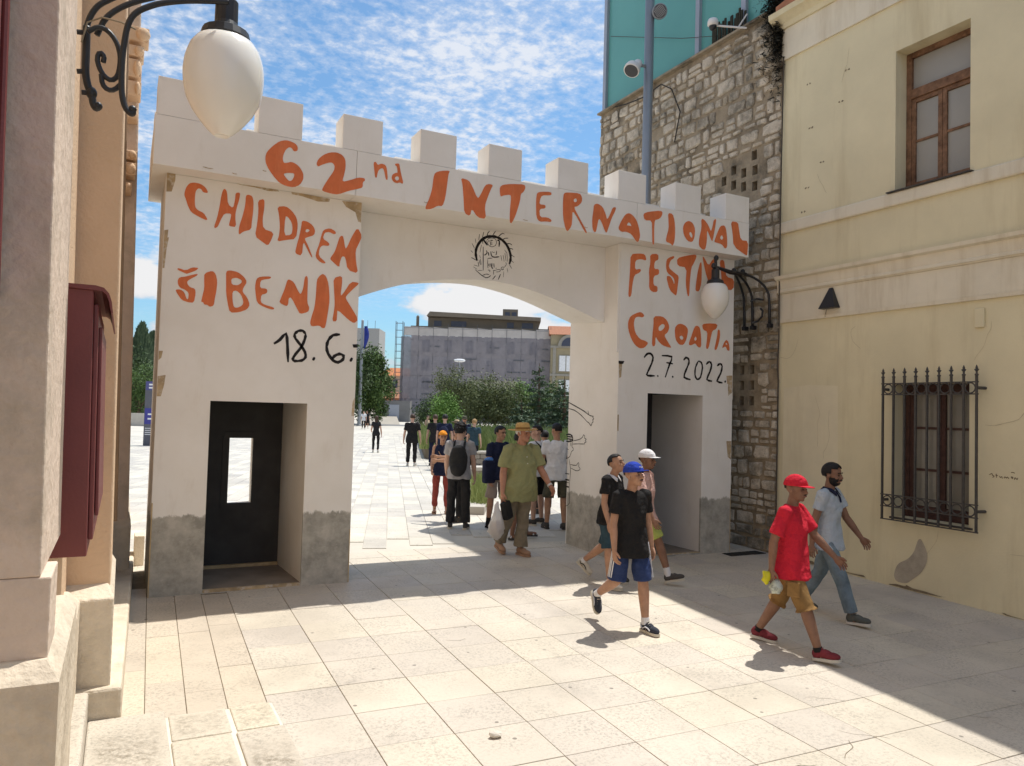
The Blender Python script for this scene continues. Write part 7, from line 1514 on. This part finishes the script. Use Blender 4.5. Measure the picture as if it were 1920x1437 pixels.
sand = person('dark dressed person in black shorts and white sandals behind the older man', gp_(975, 1008), HD(-20), 1.66, 'brown', dict(m=C_blk2, sleeve=.62, hem=-.12), dict(m=C_black, len=.9, w=1.1, name='shorts'), dict(m=C_white, sole=S_char, sandal=True), dict(lh=14, rh=-4, ls=10, rs=10), hair=(M_hairb, 'short'), vox=V9)
strap = person('man in a white t-shirt with a dark shoulder strap and black shorts', gp_(1012, 982), HD(120), 1.74, 'pale', dict(m=C_white, sleeve=.62, hem=-.1, fit=1.05), dict(m=C_black, len=.95, w=1.1, name='shorts'), dict(m=S_char, sole=S_cream), dict(hy=30, ls=10, rs=8, le=30, re=30, la=5, ra=5), hair=(M_hairb, 'crop'), vox=V9)
f = strap['fr']; MB().tube([f(-.09, .06, .46), f(-.10, -.02, .50), f(-.085, -.11, .42), f(0, -.155, .22), f(.10, -.15, .02)], .017, 8).obj('shoulder_strap', M_nylon, strap['root'], world=False)
tee = person('man in a white t-shirt and olive shorts standing against the gate column', gp_(1047, 990), HD(75), 1.79, 'tan', dict(m=C_white, sleeve=.6, hem=-.14, fit=1.08), dict(m=C_olive, len=.98, w=1.12, name='shorts'), dict(m=S_char, sole=S_char), dict(hy=8, ls=16, le=45, rs=16, re=45, lh=2, rh=-2, la=5, ra=5), hair=(M_hairb, 'crop'), vox=V9)
V2 = .016
dark = person('dark-haired person in dark clothes glimpsed between the two white t-shirts', gp_(1024, 962), HD(70), 1.62, 'tan', dict(m=C_blk2, sleeve=.7), dict(m=C_black, len=1.9), dict(m=S_char, sole=S_char), {}, hair=(M_hairb, 'short'), vox=V2, face=False)
# -- people out on the square
def dpos(x, D): p = at(x, D); return (p.x, p.y)
wom = person('woman in black with tied brown hair walking away across the sunny square', dpos(708, 33), HD(66), 1.62, 'pale', dict(m=C_blk2, sleeve=.5, hem=-.12, fit=.95), dict(m=C_black, len=1.88, w=.95, cuff=.05), dict(m=S_white, sole=S_white), dict(lh=6, rh=-6, rk=8, ls=10, lsa=14, le=60, rs=-8, rsa=14), hair=(M_hairbr, 'long'), vox=V2, female=True, face=False)
blk = person('man in a black t-shirt and trousers walking away on the square', dpos(775.5, 25.8), HD(64), 1.79, 'pale', dict(m=C_black, sleeve=.72, hem=-.17, fit=1.08), dict(m=C_black, len=1.9, w=1.05, cuff=.055), dict(m=S_white, sole=S_white), dict(lh=3, rh=-4, rk=6, lsa=14, rsa=14), hair=(M_hairbr, 'short'), vox=V2, face=False)
person('far walker in a white top and dark trousers by the flagpole', dpos(684, 68), HD(-110), 1.68, 'pale', dict(m=C_white, sleeve=.7), dict(m=C_black, len=1.9), dict(m=S_white, sole=S_white), dict(lh=10, rh=-10, rk=12), hair=(M_hairb, 'short'), vox=.025, face=False)
person('far walker in dark clothes just behind the white top', dpos(690, 71), HD(-110), 1.7, 'tan', dict(m=C_blk2, sleeve=.7), dict(m=C_black, len=.95), dict(m=S_white, sole=S_white), dict(lh=10, rh=-10, rk=12), hair=(M_hairb, 'short'), vox=.025, face=False)
flo = person('woman in a long cream floral dress at the edge of the group', dpos(803, 45), HD(-60), 1.6, 'pale', dict(m=C_flor, sleeve=0, hem=-.2, fit=1.0, name='dress_top'), dict(m=C_flor, len=1.85, w=1.7, cuff=.09, name='long_dress'), dict(m=S_char, sole=S_char), dict(la=1, ra=1), hair=(M_hairbr, 'short'), vox=V2, female=True, face=False)
person('dark-haired person behind the floral dress', dpos(809, 47), HD(60), 1.68, 'tan', dict(m=C_blk2, sleeve=.7), dict(m=C_black, len=1.9), dict(m=S_char, sole=S_char), {}, hair=(M_hairbr, 'short'), vox=V2, face=False)
person('man in a black t-shirt and dark jeans standing behind the orange scarf', dpos(818, 26.3), HD(68), 1.79, 'pale', dict(m=C_blk2, sleeve=.62, hem=-.15, fit=1.05), dict(m=C_navy, len=1.93, w=1.1), dict(m=S_char, sole=S_char), dict(lsa=12, rsa=8), hair=(M_hairbr, 'short'), vox=V2, face=False)
nv = person('man with a navy rucksack printed with a white mark, seen from behind', dpos(836, 24.6), HD(60), 1.82, 'pale', dict(m=C_navy, sleeve=.62), dict(m=C_black, len=1.9), dict(m=S_char, sole=S_char), {}, hair=(M_hairb, 'short'), vox=V2, face=False)
f = nv['fr']; np_ = thing('rucksack', 'navy rucksack with a round white mark carried among the group', 'rucksack', nv['mw'] @ f(0, -.2, .0), 0)
m_ = MB(); m_.ell((0, -.2, .2), (.16, .1, .24)); m_.v = [tuple(nv['mw'] @ f(*v)) for v in m_.v]; m_.obj('pack', C_navy, np_, smooth=True)
m_ = MB(); m_.ell((0, -.29, .12), (.06, .02, .05)); m_.v = [tuple(nv['mw'] @ f(*v)) for v in m_.v]; m_.obj('white_mark', C_white, np_, smooth=True)
person('woman in a pale sun hat and sleeveless top beside the grassy bed', dpos(857, 26.5), HD(-40), 1.62, 'ruddy', dict(m=C_black, sleeve=0), dict(m=C_black, len=1.9), dict(m=S_char, sole=S_char), dict(ls=30, le=60), hair=(M_hairbr, 'short'), hat=('straw', C_flor, C_black), vox=V2, female=True, face=False)
sg = person('man in sunglasses, dark cap and dark t-shirt facing the gate', dpos(873, 27.5), HD(-115), 1.76, 'ruddy', dict(m=C_navy, sleeve=.62), dict(m=C_black, len=1.9), dict(m=S_char, sole=S_char), dict(rs=20, re=70), hair=(M_hairb, 'crop'), hat=('cap', C_olive, .3), vox=V2, face=False)
MB().box(-.07, .07, .082, .1, -.005, .03).obj('sunglasses', M_black, sg['root'], world=False).matrix_basis = Matrix.Translation(sg['hf'](0, 0, 0))
person('fair-haired person in a blue-grey top right of the man in sunglasses', dpos(891, 25.5), HD(50), 1.68, 'pale', dict(m=C_dden, sleeve=.62), dict(m=C_black, len=1.9), dict(m=S_char, sole=S_char), {}, hair=(mat('fair_hair', (0.32, 0.20, 0.09), .7), 'short'), vox=V2, face=False)
blb = thing('blue_bag', 'blue and black shoulder bag hanging behind the young man in navy', 'bag', (*gp_(920, 975), 1.0))
q = at(921, 11.9, 1.22); MB().box(-.10, .10, -.06, .06, -.2, .16).obj('pouch', C_navy, blb, world=False, bevel=.03).matrix_basis = Matrix.Translation(q-blb.location); crumple(MB().ell(q+Vector((0,0,.17)), (.075,.05,.035)), .02, 30, 1).obj('blue_top', mat('bright_blue_cloth', (0.08, 0.2, 0.5), .8), blb, smooth=True)
finish_pending()
for o in bpy.data.objects:      # drop empty placeholders of meshes that ended with nothing in them
    if o.type == 'MESH' and len(o.data.vertices) == 0: bpy.data.objects.remove(o)

GROUPS = {'bracket_lamp': 'egg-globe bracket lamps', 'bush': 'bushes in the planting bed', 'cedar': 'cedars in the planting bed', 'cypress': 'cypresses in the left slit', 'pine_tree': 'pines at the left end of the square', 'broadleaf_tree': 'broadleaf trees at the left of the square', 'parked_car': 'vehicles parked on the side street', 'delivery_van': 'vehicles parked on the side street', 'rucksack': 'rucksacks carried in the crowd'}
for o in bpy.data.objects:
    if o.parent is None and 'label' in o.keys():
        k = o.name.split('.')[0]
        if k == 'person': o['group'] = 'young men walking down the street' if o.location.y < 8 else ('people gathered beyond the arch' if o.location.length < 31 else 'people out on the square')
        elif k in GROUPS: o['group'] = GROUPS[k]
